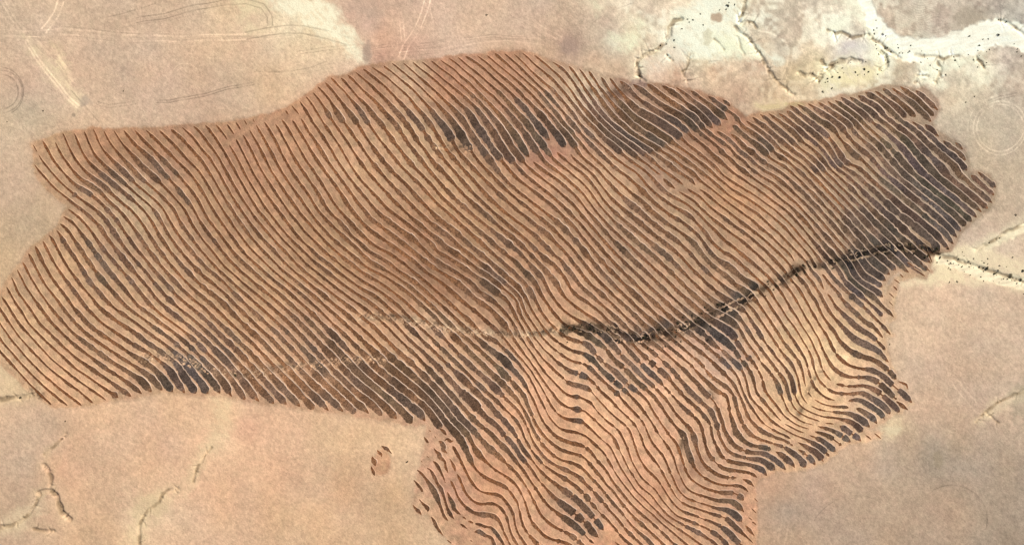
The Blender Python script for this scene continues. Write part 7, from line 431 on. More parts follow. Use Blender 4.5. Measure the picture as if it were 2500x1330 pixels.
    [-32.0,-31.1,-30.3,-29.4,-28.6,-27.7,-26.9,-26.1,-25.2,-24.4,-23.6,-22.8,-21.9,-21.1,-20.3,-19.4,-18.5,-17.7,-16.8,-15.9,-15.0,-14.1,-13.2,-12.3,-11.4,-10.5,-9.7,-8.8,-7.9,-7.0,-6.1,-5.3,-4.4,-3.5,-2.6,-1.6,-0.7,0.2,1.2,2.1,3.1,4.1,5.1,6.1,7.2,8.3,9.3,10.1,10.7,10.8,11.0,11.9,13.3,14.7,15.6,16.3,16.7,17.3,18.0,18.7,19.6,20.4,21.3,22.5,23.5,24.4,25.7,27.1,28.1,28.7,29.2,29.6,30.0,30.5,31.4,32.3,33.1,34.0,34.9,35.8,36.7,37.6,38.5,39.3,40.2,41.0,41.9,42.8,43.7,44.5,45.4,46.3,47.2,48.2,49.1,50.0,50.9,51.9,52.8,53.7,54.7,55.6,56.6,57.5],
    [-32.9,-32.0,-31.1,-30.3,-29.4,-28.6,-27.7,-26.9,-26.1,-25.2,-24.4,-23.6,-22.7,-21.9,-21.0,-20.2,-19.3,-18.4,-17.6,-16.7,-15.8,-14.9,-14.0,-13.1,-12.2,-11.3,-10.5,-9.6,-8.7,-7.8,-6.9,-6.0,-5.1,-4.2,-3.3,-2.4,-1.5,-0.5,0.4,1.4,2.4,3.3,4.3,5.4,6.4,7.4,8.3,9.0,9.6,9.9,10.4,11.5,13.1,14.3,15.1,15.7,16.1,16.5,17.1,17.9,18.8,19.6,20.5,21.6,22.5,23.4,24.3,25.5,26.5,27.3,27.9,28.4,29.0,29.6,30.5,31.3,32.2,33.1,34.0,34.9,35.8,36.7,37.5,38.4,39.3,40.1,41.0,41.9,42.8,43.7,44.6,45.4,46.4,47.3,48.2,49.1,50.0,51.0,51.9,52.8,53.8,54.7,55.7,56.6],
    [-33.7,-32.9,-32.0,-31.1,-30.3,-29.4,-28.6,-27.7,-26.9,-26.1,-25.2,-24.4,-23.5,-22.7,-21.8,-21.0,-20.1,-19.2,-18.4,-17.5,-16.6,-15.7,-14.8,-13.9,-13.0,-12.1,-11.2,-10.4,-9.5,-8.6,-7.7,-6.8,-5.9,-5.0,-4.1,-3.1,-2.2,-1.3,-0.3,0.6,1.6,2.6,3.6,4.5,5.5,6.4,7.2,8.0,8.6,8.8,9.6,10.9,12.5,13.6,14.4,15.0,15.3,15.6,16.3,17.1,18.0,18.8,19.7,20.6,21.6,22.5,23.3,24.3,25.2,26.0,26.7,27.3,28.1,28.9,29.6,30.4,31.2,32.1,33.0,33.9,34.8,35.7,36.6,37.5,38.4,39.2,40.1,41.0,41.9,42.8,43.7,44.6,45.5,46.4,47.3,48.2,49.1,50.0,51.0,51.9,52.9,53.8,54.7,55.7],
    [-34.6,-33.7,-32.8,-32.0,-31.1,-30.3,-29.4,-28.6,-27.7,-26.9,-26.0,-25.2,-24.3,-23.5,-22.6,-21.8,-20.9,-20.0,-19.2,-18.3,-17.4,-16.5,-15.6,-14.7,-13.8,-12.9,-12.0,-11.1,-10.3,-9.4,-8.5,-7.6,-6.7,-5.7,-4.8,-3.9,-3.0,-2.0,-1.1,-0.1,0.8,1.8,2.7,3.7,4.6,5.5,6.3,7.0,7.6,8.1,9.0,10.2,11.6,12.9,13.7,14.2,14.4,14.7,15.4,16.2,17.0,17.9,18.8,19.6,20.5,21.5,22.4,23.3,24.2,25.0,25.7,26.3,27.2,28.1,28.8,29.5,30.4,31.2,32.1,33.0,33.9,34.8,35.7,36.6,37.5,38.3,39.2,40.1,41.0,41.9,42.8,43.7,44.6,45.5,46.4,47.3,48.2,49.1,50.1,51.0,51.9,52.9,53.8,54.8],
    [-35.5,-34.6,-33.7,-32.8,-32.0,-31.1,-30.3,-29.4,-28.6,-27.7,-26.9,-26.0,-25.2,-24.3,-23.4,-22.6,-21.7,-20.8,-20.0,-19.1,-18.2,-17.3,-16.4,-15.5,-14.6,-13.7,-12.8,-11.9,-11.0,-10.2,-9.3,-8.3,-7.4,-6.5,-5.6,-4.7,-3.8,-2.8,-1.9,-0.9,0.0,0.9,1.9,2.8,3.7,4.5,5.3,6.1,6.7,7.5,8.4,9.5,10.7,11.9,12.7,13.2,13.6,14.0,14.6,15.3,16.1,17.0,17.8,18.7,19.6,20.6,21.5,22.4,23.3,24.1,24.8,25.5,26.3,27.2,28.0,28.7,29.5,30.4,31.2,32.1,33.0,33.9,34.8,35.7,36.6,37.4,38.3,39.2,40.1,41.0,41.9,42.8,43.7,44.6,45.5,46.4,47.3,48.2,49.2,50.1,51.0,52.0,52.9,53.9],
]
# ------------------------------------------------------------------ decode the furrow survey
FURROWS = []
for row in FURROW_DATA:
    d = np.array(row[3:], float).reshape(-1, 2)
    P_ = np.vstack([[0, 0], np.cumsum(d, axis=0)]) + [row[1], row[2]]
    if len(P_) > 4:                                           # take out the rounding to whole pixels
        P_[1:-1] = (P_[:-2] + 2 * P_[1:-1] + P_[2:]) / 4
    FURROWS.append((row[0], P_))
PH = np.array(PHI_DATA)
def bil(G, x0, y0, step, x, y):
    u = np.clip((x - x0) / step, 0, G.shape[1] - 1.001); v = np.clip((y - y0) / step, 0, G.shape[0] - 1.001)
    i = u.astype(int); j = v.astype(int); a = u - i; b = v - j
    if G.ndim == 3: a = a[..., None]; b = b[..., None]
    return (G[j, i] * (1 - a) + G[j, i + 1] * a) * (1 - b) + (G[j + 1, i] * (1 - a) + G[j + 1, i + 1] * a) * b
for _ in range(2):                                            # the slope the furrows follow, softened
    Pp = np.pad(PH, 1, 'edge'); PS = (Pp[1:-1, 1:-1] * 4 + Pp[:-2, 1:-1] + Pp[2:, 1:-1] + Pp[1:-1, :-2] + Pp[1:-1, 2:]) / 8.0
GY, GX = np.gradient(PH, 25.0)
SPACING = np.clip(1.0 / (np.hypot(GX, GY) + 1e-4), 9, 42)
def spacing(x, y): return bil(SPACING, -40, 60, 25, x, y)

# ------------------------------------------------------------------ terrain grid
ST = 1.8
X0, X1, Y0, Y1 = -120, 2620, -90, 1420
ux = np.arange(X0, X1, ST); uy = np.arange(Y0, Y1, ST)
ext = np.array([15, 40, 90, 180, 360, 800, 1800, 4000, 9000, 20000.0])
xs = np.r_[X0 - ext[::-1], ux, ux[-1] + ext]; ys = np.r_[Y0 - ext[::-1], uy, uy[-1] + ext]
PX, PY = np.meshgrid(xs, ys); sh = PX.shape
cx = np.arange(X0 - 20, X1 + 30, 12.0); cy = np.arange(Y0 - 20, Y1 + 30, 12.0); CX, CY = np.meshgrid(cx, cy)
def up(G): return bil(G, cx[0], cy[0], 12.0, PX, PY)
sdc = dpoly(CX, CY, TIPS, True) * np.where(inpoly(CX, CY, TIPS), -1, 1)
sx = np.arange(X0 - 20, X1 + 30, 5.0); sy = np.arange(Y0 - 20, Y1 + 30, 5.0); SX, SY = np.meshgrid(sx, sy)
sdf = bil(sdc, cx[0], cy[0], 12.0, SX, SY); near = np.abs(sdf) < 45
sdf[near] = dpoly(SX[near], SY[near], TIPS, True) * np.where(inpoly(SX[near], SY[near], TIPS), -1, 1)
def usd(P):
    d = dpoly(SX, SY, P, True); return d * np.where(inpoly(SX, SY, P), -1, 1)
for P in [SWPATCH, OVAL] + RIMS:
    d = usd(P); sdf = np.minimum(sdf, d + 10)
SD = bil(sdf, sx[0], sy[0], 5.0, PX, PY)
jag = (vnoise(PX, PY, 9, 1) - .5) * 5 + (vnoise(PX, PY, 40, 2) - .5) * 4
SDj = SD + jag
# heights
Z = 0.10 * bil(PS, -40, 60, 25, PX, PY) + (vnoise(PX, PY, 320, 3) - .5) * 8.0 + (vnoise(PX, PY, 120, 4) - .5) * 4.0 + (vnoise(PX * .6 + PY * .5, PY * 1.2 - PX * .9, 46, 44) - .5) * .6
Z += (vnoise(PX, PY, 24, 5) - .5) * 0.16 + (vnoise(PX, PY, 7, 6) - .5) * 0.07
zmid = Z[len(ys) // 2, len(xs) // 2]; Z -= zmid
# colours (sRGB survey colours, bedded out smoothly)
base_o = up(idw(OUTC, CX, CY, 2.3)) * np.array([1.022, .995, 1.012]); base_f = up(idw(FLDC, CX, CY))
def bump2(a, b, c, d): return (np.clip((PX - a) / (b - a), 0, 1) * np.clip((PY - c) / (d - c), 0, 1))[..., None]
base_o *= 1 + bump2(1800, 2000, 1000, 1150) * np.array([-.035, -.005, .03]) + bump2(900, 500, 900, 1000) * np.array([.03, .005, .025]) + bump2(2150, 2250, 500, 650) * np.clip((1100 - PY) / 100, 0, 1)[..., None] * np.array([.025, .025, .035])
gm = base_f.mean(-1, keepdims=True); base_f = (gm + (base_f - gm) * .89) * np.array([1.005, 1.0, .965]) * (1 - .11 * np.clip((950 - PY[..., None]) / 250, 0, 1)) * (1.06 + .04 * np.clip((PX[..., None] - 1300) / 300, 0, 1) * np.clip((PY[..., None] - 700) / 200, 0, 1))
wetc = idw(WET, CX, CY)[..., 0]
for (share, gr, ab, poly) in PANS: wetc = np.where(inpoly(CX, CY, poly), np.maximum(wetc, share), wetc)
wetu = np.clip((up(wetc[..., None])[..., 0] - .36) / .42, 0, 1)[..., None]
base_f = base_f * (1 - wetu * .24) + np.array([158, 132, 112.]) * wetu * .24
wf = np.clip(.5 - (SDj - 5.5) / 6.0, 0, 1)[..., None]
C = base_o * (1 - wf) + base_f * wf
ring = np.exp(-((SDj - 8) / 2.0) ** 2)[..., None]; C *= 1 - .05 * ring * np.clip(vnoise(PX, PY, 45, 33)[..., None] * 2.4 - .4, 0, 1.6)
ring = np.exp(-((SDj - 16) / 3.0) ** 2)[..., None] * np.clip(vnoise(PX, PY, 60, 31) * 2 - .5, 0, 1)[..., None]; C *= 1 + .045 * ring
redden = np.exp(-np.clip(SDj - 6, 0, 999) / 16.0)[..., None] * (1 - wf) * np.clip(vnoise(PX, PY, 110, 34)[..., None] * 1.8 - .2, 0, 1)
C = C * (1 - redden * .4) + base_f * np.array([1.04, 1.06, 1.09]) * redden * .4
# blotches: cream crusts towards the north-east, grey films
big = vnoise(PX, PY, 90, 8); med = vnoise(PX, PY, 28, 9); sml = vnoise(PX, PY, 10, 10); tin = vnoise(PX, PY, 4.2, 11)
ne = np.clip((PX - 1380) / 300, 0, 1) * np.clip((300 - PY) / 120, 0, 1) * (1 - wf[..., 0])
mot = (big - .5) * .04 + (med - .5) * .035 + (sml - .5) * .05 + (tin - .5) * .10 + (np.random.RandomState(5).rand(*sh) - .5) * .05 + wf[..., 0] * ((vnoise(PX, PY, 16, 45) - .5) * .10 + (sml - .5) * .08)
C *= (1 + mot)[..., None]
C *= (1 + ne * ((med - .5) * .10 + (sml - .5) * .12))[..., None]
crust = np.clip((vnoise(PX, PY, 45, 12) * .55 + sml * .3 + vnoise(PX, PY, 18, 35) * .15 - .47) * 6, 0, 1) * ne * (.35 + .65 * np.clip((base_o[..., 2] - 165) / 20, 0, 1))
C = C * (1 - .6 * crust[..., None]) + np.array([262, 260, 232.]) * .6 * crust[..., None]
hue = vnoise(PX, PY, 60, 13) - .5
C *= 1 + hue[..., None] * np.array([.02, 0, -.03]) + (vnoise(PX, PY, 13, 46) - .5)[..., None] * np.array([.02, -.012, .0]) * (.5 + .8 * wf)
fine = vnoise((PX + PY) * .7, (PX - PY) * 2.0, 8, 14) - .5
C *= (1 + fine * .09)[..., None]
def window(P, pad):
    a = np.array(P); lo = a.min(0) - pad; hi = a.max(0) + pad
    i0, i1 = np.searchsorted(xs, [lo[0], hi[0]]); j0, j1 = np.searchsorted(ys, [lo[1], hi[1]])
    return slice(j0, max(j1, j0 + 1)), slice(i0, max(i1, i0 + 1))
# pale plumes of washed silt and worn ground, each with its own outline
for (cr, am, P) in PLUMES:
    w_ = window(P, 30); x, y = PX[w_], PY[w_]
    d = dpoly(x, y, P, True) * np.where(inpoly(x, y, P), -1, 1) + (vnoise(x, y, 26, 36) - .5) * 22 + (vnoise(x, y, 8, 37) - .5) * 10 + (vnoise((x + y) * .5, (x - y) * 1.6, 9, 38) - .5) * 12
    k = am * np.clip(.5 - d / 24, 0, 1) * (1 - wf[w_][..., 0]) * np.clip(.45 + 1.0 * vnoise((x + y) * .6, (x - y) * 1.5, 14, 47) + .5 * (vnoise(x, y, 5, 48) - .5), .2, 1)
    C[w_] = C[w_] * (1 - k[..., None]) + np.array(cr, float) * k[..., None]
# dry washes
WASH = [T('2088,-60 2122,-60 2128,5 2140,30 2165,60 2190,84 2235,94 2300,89 2350,70 2400,50 2432,47 2470,53 2530,72 2640,110 2640,170 2500,130 2470,116 2430,112 2400,126 2370,136 2300,143 2250,156 2200,146 2160,126 2138,100 2118,60 2100,10'),
        T('2285,622 2300,618 2340,630 2400,650 2450,668 2520,680 2640,700 2640,730 2520,708 2440,694 2380,678 2330,655 2290,640'),
        T('2400,600 2440,575 2520,535 2620,480 2620,500 2520,556 2450,592 2410,612')]
washm = np.zeros(sh)
for P in WASH:
    w_ = window(P, 14); x, y = PX[w_], PY[w_]
    d = dpoly(x, y, P, True) * np.where(inpoly(x, y, P), -1, 1) + (vnoise(x, y, 9, 15) - .5) * 10
    washm[w_] = np.maximum(washm[w_], np.clip(.5 - d / 6, 0, 1))
strk = vnoise(PX * .35 + PY * .1, PY * 1.6 + PX * .3, 7, 16)
wcol = np.array([264, 260, 236.]) * (1 + (strk - .5) * .09 + (med - .5) * .05)[..., None]
wcol2 = np.array([252, 234, 196.]) * (1 + (strk - .5) * .16 + (sml - .5) * .1)[..., None]
wcol = np.where((PY > 400)[..., None], wcol2, wcol)
C = C * (1 - washm[..., None]) + wcol * washm[..., None]
Z -= washm * 0.7
# stream cuts: steep-sided little gullies, floors of pale washed silt
for (wd, dp, pale, P) in CUTS:
    w_ = window(P, 34); x, y = PX[w_], PY[w_]
    wob = (vnoise(x, y, 12, 17) - .5) * 5; wo2 = (vnoise(x, y, 12, 18) - .5) * 5
    d = dpoly(x + wob, y + wo2, P) * M
    infield = wf[w_][..., 0] > .5
    dpe = dp * np.where(infield, .75 * np.clip(vnoise(x, y, 22, 49) * 2.6 - .8, 0, 1), 1.0)
    prof = 1 / (1 + np.exp((d - wd * .5) / .42))
    soft = np.exp(-(d / (wd * 1.7)) ** 2)
    Z[w_] -= dpe * (.8 * prof + .2 * soft)
    side = np.exp(-(d / (wd * 2.0)) ** 2) * pale * np.clip(vnoise(x, y, 16, 19) * 1.8 - .2, 0, 1)
    pc = np.where(infield[..., None], np.array([236, 212, 172.]), np.array([252, 244, 204.]))
    pc = np.where((PY[w_] > 900)[..., None] & ~infield[..., None], np.array([226, 200, 155.]), pc)
    C[w_] = C[w_] * (1 - side[..., None] * .75) + pc * side[..., None] * .75
    stain = np.where(infield, np.exp(-(d / (wd * 1.5)) ** 2) * np.clip(vnoise(x, y, 20, 20) * 3 - 1.0 + (vnoise(x, y, 5, 50) - .5) * 1.6, 0, 1) * 1.5 * min(1, wd / 3.4), prof * np.clip(vnoise(x, y, 14, 20) * 2.2 - .5, 0, 1))               # damp, organic mud on the floor
    stain = np.clip(stain, 0, 1.5)[..., None] * .55; C[w_] = C[w_] * (1 - stain) + np.where(infield[..., None], np.array([84, 66, 50.]), np.array([120, 98, 72.])) * stain
# side rills running into the cuts, forking as they climb
for (wd, dp, pale, P) in CUTS:
    if pale < .15: continue
    north = P[0][1] < 260
    for q in range(int(len(P) * (1.6 if north else 1.2))):
        i = rng.randint(len(P) - 1); t = rng.rand(); a = np.array(P[i]); b = np.array(P[i + 1]); p = a + (b - a) * t
        n = np.array([b[1] - a[1], a[0] - b[0]]); n = n / (np.hypot(*n) + 1e-6) * rng.choice([-1, 1])
        if SD[np.searchsorted(ys, p[1]) % sh[0], np.searchsorted(xs, p[0]) % sh[1]] < 12: continue
        ln = rng.uniform(8, 26 if north else 18); R = [tuple(p)]; k = p.copy(); dr = n + rng.uniform(-1.1, 1.1, 2)
        for m_ in range(4):
            k = k + dr * ln / 4 + rng.uniform(-1.8, 1.8, 2); R.append(tuple(k))
        F2 = [R[2], tuple(np.array(R[2]) + (dr + rng.uniform(-1, 1, 2)) * ln * .4)]
        for Z_, RR in ((1, R), (.7, F2)):
            w_ = window(RR, 8); d = dpoly(PX[w_], PY[w_], RR) * M
            if not d.size: continue
            al = np.clip(1.15 - np.hypot(PX[w_] - p[0], PY[w_] - p[1]) / (ln * 1.3), .15, 1)
            Z[w_] -= .7 * Z_ * al * np.exp(-(d / .65) ** 2)
            C[w_] *= (1 - .16 * Z_ * al * np.exp(-(d / .65) ** 2) + .05 * np.exp(-((d - 2) / 1.2) ** 2) * al)[..., None]
# wheel tracks
for (hg, wd, fac, P) in TRACKS:
    w_ = window(P, hg + 8); x, y = PX[w_], PY[w_]
    d = dpoly(x + (vnoise(x, y, 50, 21) - .5) * 4, y + (vnoise(x, y, 50, 22) - .5) * 4, P)
    k = np.exp(-((d - hg) / (wd * .5)) ** 2) * np.clip(vnoise(x, y, 26, 23) * 1.5 + .1, .25, 1) * (1 - wf[w_][..., 0])
    for a_, b_ in ((P[0], P[1]), (P[-1], P[-2])):             # a pair of ruts runs out open-ended
        k = k * np.where((np.hypot(x - a_[0], y - a_[1]) < hg + 9) & ((x - a_[0]) * (b_[0] - a_[0]) + (y - a_[1]) * (b_[1] - a_[1]) < 0), 0, 1)
    C[w_] *= (1 + (fac - 1) * k)[..., None]; Z[w_] -= .06 * k
# speckled drainage lines that cross the field
for Bn in (T('350,872 430,872 520,905 590,915 650,905 760,890 860,878 940,880'), T('880,770 940,772 1000,785 1100,805 1200,815 1300,815 1380,804'), T('1065,358 1120,362 1150,370')):
    w_ = window(Bn, 26); x, y = PX[w_], PY[w_]; d = dpoly(x, y, Bn)
    k = np.exp(-(d / 10) ** 2); sp_ = vnoise(x, y, 3.6, 60); C[w_] *= (1 + k * np.clip(sp_ - .62, 0, 1) * 1.0 - k * np.clip(.34 - sp_, 0, 1) * 1.6)[..., None]
    Z[w_] += k * (vnoise(x, y, 4, 61) - .5) * .7
# stains and bare circles of their own shape
for (x_, y_, rx, ry, col, am) in [(1750, 45, 15, 12, (196, 170, 142), .9), (205, 246, 18, 14, (170, 152, 134), .5), (895, 125, 12, 26, (176, 152, 132), .7), (1390, 110, 20, 26, (176, 150, 132), .6), (178, 281, 6, 5, (160, 140, 118), .7),
        (1727, 92, 12, 20, (222, 214, 180), .7), (888, 12, 34, 30, (198, 172, 148), .3), (915, 35, 26, 16, (194, 168, 146), .3), (2290, 1120, 12, 22, (168, 150, 124), .6), (1560, 205, 22, 12, (150, 122, 112), .6), (1800, 325, 20, 12, (160, 128, 100), .7),
        (820, 620, 0.1, 0.1, (0, 0, 0), 0), (2180, 1050, 26, 12, (236, 216, 176), .7), (2230, 30, 60, 40, (208, 194, 166), .2), (2300, 60, 70, 30, (200, 186, 162), .25), (2360, 40, 36, 24, (176, 162, 140), .45), (1505, 230, 30, 9, (120, 90, 72), .55), (1940, 255, 26, 6, (215, 195, 140), .5), (1880, 262, 24, 7, (222, 200, 148), .5), (2520, 980, 60, 60, (160, 148, 124), .4),
        (1120, 364, 60, 6, (200, 150, 115), .3), (1660, 1160, 16, 40, (176, 132, 104), .5), (1610, 1265, 60, 12, (178, 134, 106), .5), (1700, 1140, 22, 30, (170, 128, 102), .5), (1050, 1042, 0.1, .1, (0, 0, 0), 0), (2020, 730, 40, 80, (226, 176, 140), .3), (2000, 670, 50, 14, (236, 190, 150), .5)]:
    w_ = window([(x_ - rx * 2, y_ - ry * 2), (x_ + rx * 2, y_ + ry * 2)], 10); x, y = PX[w_], PY[w_]
    d = np.hypot((x - x_) / rx, (y - y_) / ry) + (vnoise(x, y, 9, 24) - .5) * .7
    k = am * np.clip((1.15 - d) / .45, 0, 1); C[w_] = C[w_] * (1 - k[..., None]) + np.array(col, float) * k[..., None]
# swirls of old ploughing by the northern wash
w_ = window([(2150, 0), (2360, 92)], 0); x, y = PX[w_], PY[w_]
r_ = np.hypot(x - 2260, (y + 35) * 1.35) + (vnoise(x, y, 40, 25) - .5) * 26
C[w_] *= (1 + .05 * np.sin(r_ * .8) * np.clip(1 - np.abs(x - 2250) / 95, 0, 1) * (1 - washm[w_]))[..., None]
# pale scour along the field gully and the perimeter scatter of clods
P = CUTS[30][3] if len(CUTS) > 30 else CUTS[-1][3]
del base_o, base_f
cell_f = (SDj[:-1, :-1] < 8.5); cell_w = (washm[:-1, :-1] > .55) & ~cell_f
V = np.stack([WX(PX), WY(PY), Z], -1).reshape(-1, 3).astype(np.float32)
A = np.clip(alb(np.clip(C, 0, 262)), 0.01, .82).reshape(-1, 3).astype(np.float32)
nx = sh[1]; idx = np.arange(sh[0] * nx).reshape(sh)
Q = np.stack([idx[1:, :-1], idx[1:, 1:], idx[:-1, 1:], idx[:-1, :-1]], -1)
def sheet(name, mask, mat):
    F = Q[mask]; u, inv = np.unique(F.ravel(), return_inverse=True)
    o = mesh_np(name, V[u], inv.reshape(-1, 4), A[u], mat); o['kind'] = 'structure'; return o
sheet('ground', ~cell_f & ~cell_w, M_GROUND)
sheet('tilled_ground', cell_f, M_FIELD)
sheet('dry_wash', cell_w, M_WASH)
# height of the ground under any point
ZU = Z[len(ext):len(ext) + len(uy), len(ext):len(ext) + len(ux)]; CU = C[len(ext):len(ext) + len(uy), len(ext):len(ext) + len(ux)]
def hz(x, y): return bil(ZU, ux[0], uy[0], ST, np.asarray(x, float), np.asarray(y, float))
def gc(x, y): return bil(CU, ux[0], uy[0], ST, np.asarray(x, float), np.asarray(y, float))

# ------------------------------------------------------------------ furrows
def resample(P, step):
    P = np.asarray(P, float)
    if len(P) > 3:                                            # Catmull-Rom through the surveyed points
        E = np.vstack([2 * P[0] - P[1], P, 2 * P[-1] - P[-2]]); out = []
        for i in range(1, len(E) - 2):
            n = max(1, int(np.hypot(*(E[i + 1] - E[i])) / step))
            t = (np.arange(n) / n)[:, None]
            out.append(.5 * (2 * E[i] + (E[i + 1] - E[i - 1]) * t + (2 * E[i - 1] - 5 * E[i] + 4 * E[i + 1] - E[i + 2]) * t ** 2 + (3 * E[i] - E[i - 1] - 3 * E[i + 1] + E[i + 2]) * t ** 3))
        P = np.vstack(out + [P[-1:]])
    s = np.r_[0, np.cumsum(np.hypot(*np.diff(P, axis=0).T))]
    n = max(4, int(s[-1] / step) + 1); q = np.linspace(0, s[-1], n)
    return np.c_[np.interp(q, s, P[:, 0]), np.interp(q, s, P[:, 1])], q
def noise1(s, cell, seed):
    r = np.random.RandomState(seed).rand(600); u = s / cell; i = u.astype(int) % 599; f = u - np.floor(u); f = f * f * (3 - 2 * f)
    return r[i] * (1 - f) + r[i + 1] * f - .5
def strip(P, N, offs, zs):
    """quads through stations P with cross-section offsets (along N, px) and heights above ground"""
    k = len(offs); n = len(P); X = np.empty((n, k, 3))
    for j in range(k):
        o = np.asarray(offs[j]); q = P + N * (o[:, None] if o.ndim else o)
        X[:, j, 0] = WX(q[:, 0]); X[:, j, 1] = WY(q[:, 1]); X[:, j, 2] = hz(q[:, 0], q[:, 1]) + zs[j]
    i = np.arange(n * k).reshape(n, k)
    F = np.stack([i[:-1, :-1], i[:-1, 1:], i[1:, 1:], i[1:, :-1]], -1).reshape(-1, 4)
    # face up
    a, b, c = X.reshape(-1, 3)[F[0, 0]], X.reshape(-1, 3)[F[0, 1]], X.reshape(-1, 3)[F[0, 2]]
    if np.cross(b - a, c - b)[2] < 0: F = F[:, ::-1]
    return X.reshape(-1, 3), F
THIN = np.array([118, 74, 45.]); BROWN = np.array([130, 92, 64.]); GREY = np.array([98, 88, 81.]); PURP = np.array([96, 79, 77.]); OLIVE = np.array([96, 88, 68.])
CNT = [0]
BAND1 = T('350,872 430,872 520,905 590,915 650,905 760,890 860,878 940,880')
BAND2 = T('880,770 940,772 1000,785 1100,805 1200,815 1300,815 1380,804')
GULLY = T('2290,622 2230,604 2170,606 2120,618 2080,632 2040,640 1985,652 1945,660 1900,690 1865,706 1820,732 1780,748 1730,772 1680,795 1640,812 1580,826 1530,826 1490,806 1440,802 1380,804')
def build_furrow(P0, widths=None, name='contour_furrow', lev=0):
    CNT[0] += 1; sd_ = CNT[0] * 13 + 5
    P, s = resample(P0, 2.6 if widths is None else 1.6); n = len(P); L = s[-1]
    t = np.gradient(P, axis=0); t /= np.hypot(t[:, 0], t[:, 1])[:, None] + 1e-9
    N = np.c_[t[:, 1], -t[:, 0]]
    if N.mean(0) @ np.array([1, -1]) < 0: N = -N
    if widths is None:
        sp = spacing(P[:, 0], P[:, 1]); wt = idw(WET, P[:, 0], P[:, 1]); f, g = wt[:, 0], wt[:, 1]
        f = np.where(f > .6, f * 1.06, f * .87) * np.exp(.8 * noise1(s, 34, sd_) + .5 * noise1(s, 13, sd_ + 1) + .3 * noise1(s, 5, sd_ + 2) + .3 * (rng.rand() - .5))
        se = np.clip((P[:, 0] - 1150) / 200, 0, 1) * np.clip((P[:, 1] - 780) / 120, 0, 1)
        f = f + se * np.clip(noise1(s, 11, sd_ + 3) * 2 - .62, 0, 1) * .55 + np.clip(noise1(s, 9, sd_ + 4) * 2 - .8, 0, 1) * .25
        for (share, gr, abrupt, poly) in PANS:
            m = inpoly(P[:, 0] + noise1(s, 20, sd_ + 5) * 6, P[:, 1], poly)
            i = 0
            while i < n:
                if m[i]:
                    j = i
                    while j < n and m[j]: j += 1
                    if j - i > 4:
                        u = np.linspace(0, 1, j - i); r = np.clip(u / .6, 0, 1) ** .8
                        if not abrupt: r *= np.clip((1 - u) / .25, 0, 1) ** .5 if j < n else 1
                        else: r *= np.clip((1 - u) * (j - i) * 2.6 / 5.0, .3, 1) ** .5
                        sh_ = share * np.exp(.35 * noise1(s[i:j], 22, sd_ + 6) + .2 * noise1(s[i:j], 7, sd_ + 7) + .25 * (rng.rand() - .5))
                        f[i:j] = np.maximum(f[i:j], f[i:j] + (sh_ - f[i:j]) * r); g[i:j] = np.maximum(g[i:j], gr * r)
                    i = j
                else: i += 1
        W = np.clip(f * sp, 2.2, sp - 2.7)
        br = np.clip((noise1(s, 13, sd_ + 20) - .37) * 40, 0, 1) * np.clip(.25 + se, 0, 1); W = W * (1 - .85 * br)
    else:
        q = np.linspace(0, 1, len(widths)); W = np.interp(s / L, q, widths) * (1 + .25 * noise1(s, 4, sd_)); f = W / 20; g = np.full(n, rng.uniform(.05, .5)); sp = np.full(n, 20.)
    e = np.minimum(s, L - s); W = W * np.clip(s / rng.uniform(8, 26), 0, 1) ** .6 * np.clip((L - s) / rng.uniform(4, 24), 0, 1) ** rng.uniform(.5, .9) + .3
    hN = W / 2; hS = W / 2 + noise1(s, 4, sd_ + 8) * np.minimum(1.4, W * .22) + rng.normal(0, .32, n) * np.clip(W / 5, .3, 1); hN = hN + noise1(s, 6, sd_ + 9) * np.minimum(.8, W * .12)
    root = bpy.data.objects.new(name, None); COL.objects.link(root); root.empty_display_size = 3
    root.location = (float(WX(P[0, 0])), float(WY(P[0, 1])), float(hz(P[0, 0], P[0, 1])))
    org = np.array(root.location)
    edge = np.minimum(.7, W * .25)
    Vb, Fb = strip(P, N, [-hS - .9, -hS + .5 * edge, (hN - hS) / 2, hN - edge, hN + .2], [.02, .07, .05, .07, -.02])
    k1 = np.clip((W / sp - .15) / .35, 0, 1)[:, None]; gg = np.clip(g + noise1(s, 60, sd_ + 10) * .5, 0, 1)[:, None]
    hu = rng.rand() * .6 + .4 * (noise1(s, 80, sd_ + 11)[:, None] + .5); gcol = GREY * (1 - abs(hu - .5) * 1.6) + np.where(hu > .42, PURP, OLIVE) * abs(hu - .5) * 1.6
    bc = THIN * (1 - k1) + (BROWN * (1 - gg) + gcol * gg) * k1
    bc = bc * (1 + .10 * (rng.rand() - .5) + .22 * noise1(s, 30, sd_ + 12) + .12 * noise1(s, 8, sd_ + 14))[:, None]
    gd = dpoly(P[:, 0], P[:, 1], GULLY); gk = np.exp(-(gd / 17) ** 2) * np.clip(noise1(s, 12, sd_ + 15) * 2 + .7, 0, 1)
    bc = bc * (1 - gk * .55)[:, None] * (1 - .16 * np.clip((W / sp - .62) / .2, 0, 1))[:, None] * (1 + .20 * np.exp(-((P[:, 0] - 790) / 220) ** 2 - ((P[:, 1] - 950) / 70) ** 2))[:, None]
    bd = np.minimum(dpoly(P[:, 0], P[:, 1], BAND1), dpoly(P[:, 0], P[:, 1], BAND2)); bk = (np.exp(-(bd / 9) ** 2) * np.clip(rng.rand(n) * 1.6 - .5, 0, 1))[:, None]
    bc = bc * (1 - bk * .8) + gc(P[:, 0], P[:, 1]) * 1.05 * bk * .8
    cb = np.repeat(bc[:, None, :], 5, 1) * np.array([1.0, 1.04, 1.06, .98, .80])[None, :, None]
    cb[:, 0] = gc(P[:, 0] - N[:, 0] * (hS + 1), P[:, 1] - N[:, 1] * (hS + 1)) * .6 + cb[:, 1] * .4
    bed = mesh_np('damp_bed', Vb - org, Fb, alb(cb.reshape(-1, 3)), M_BED, root)
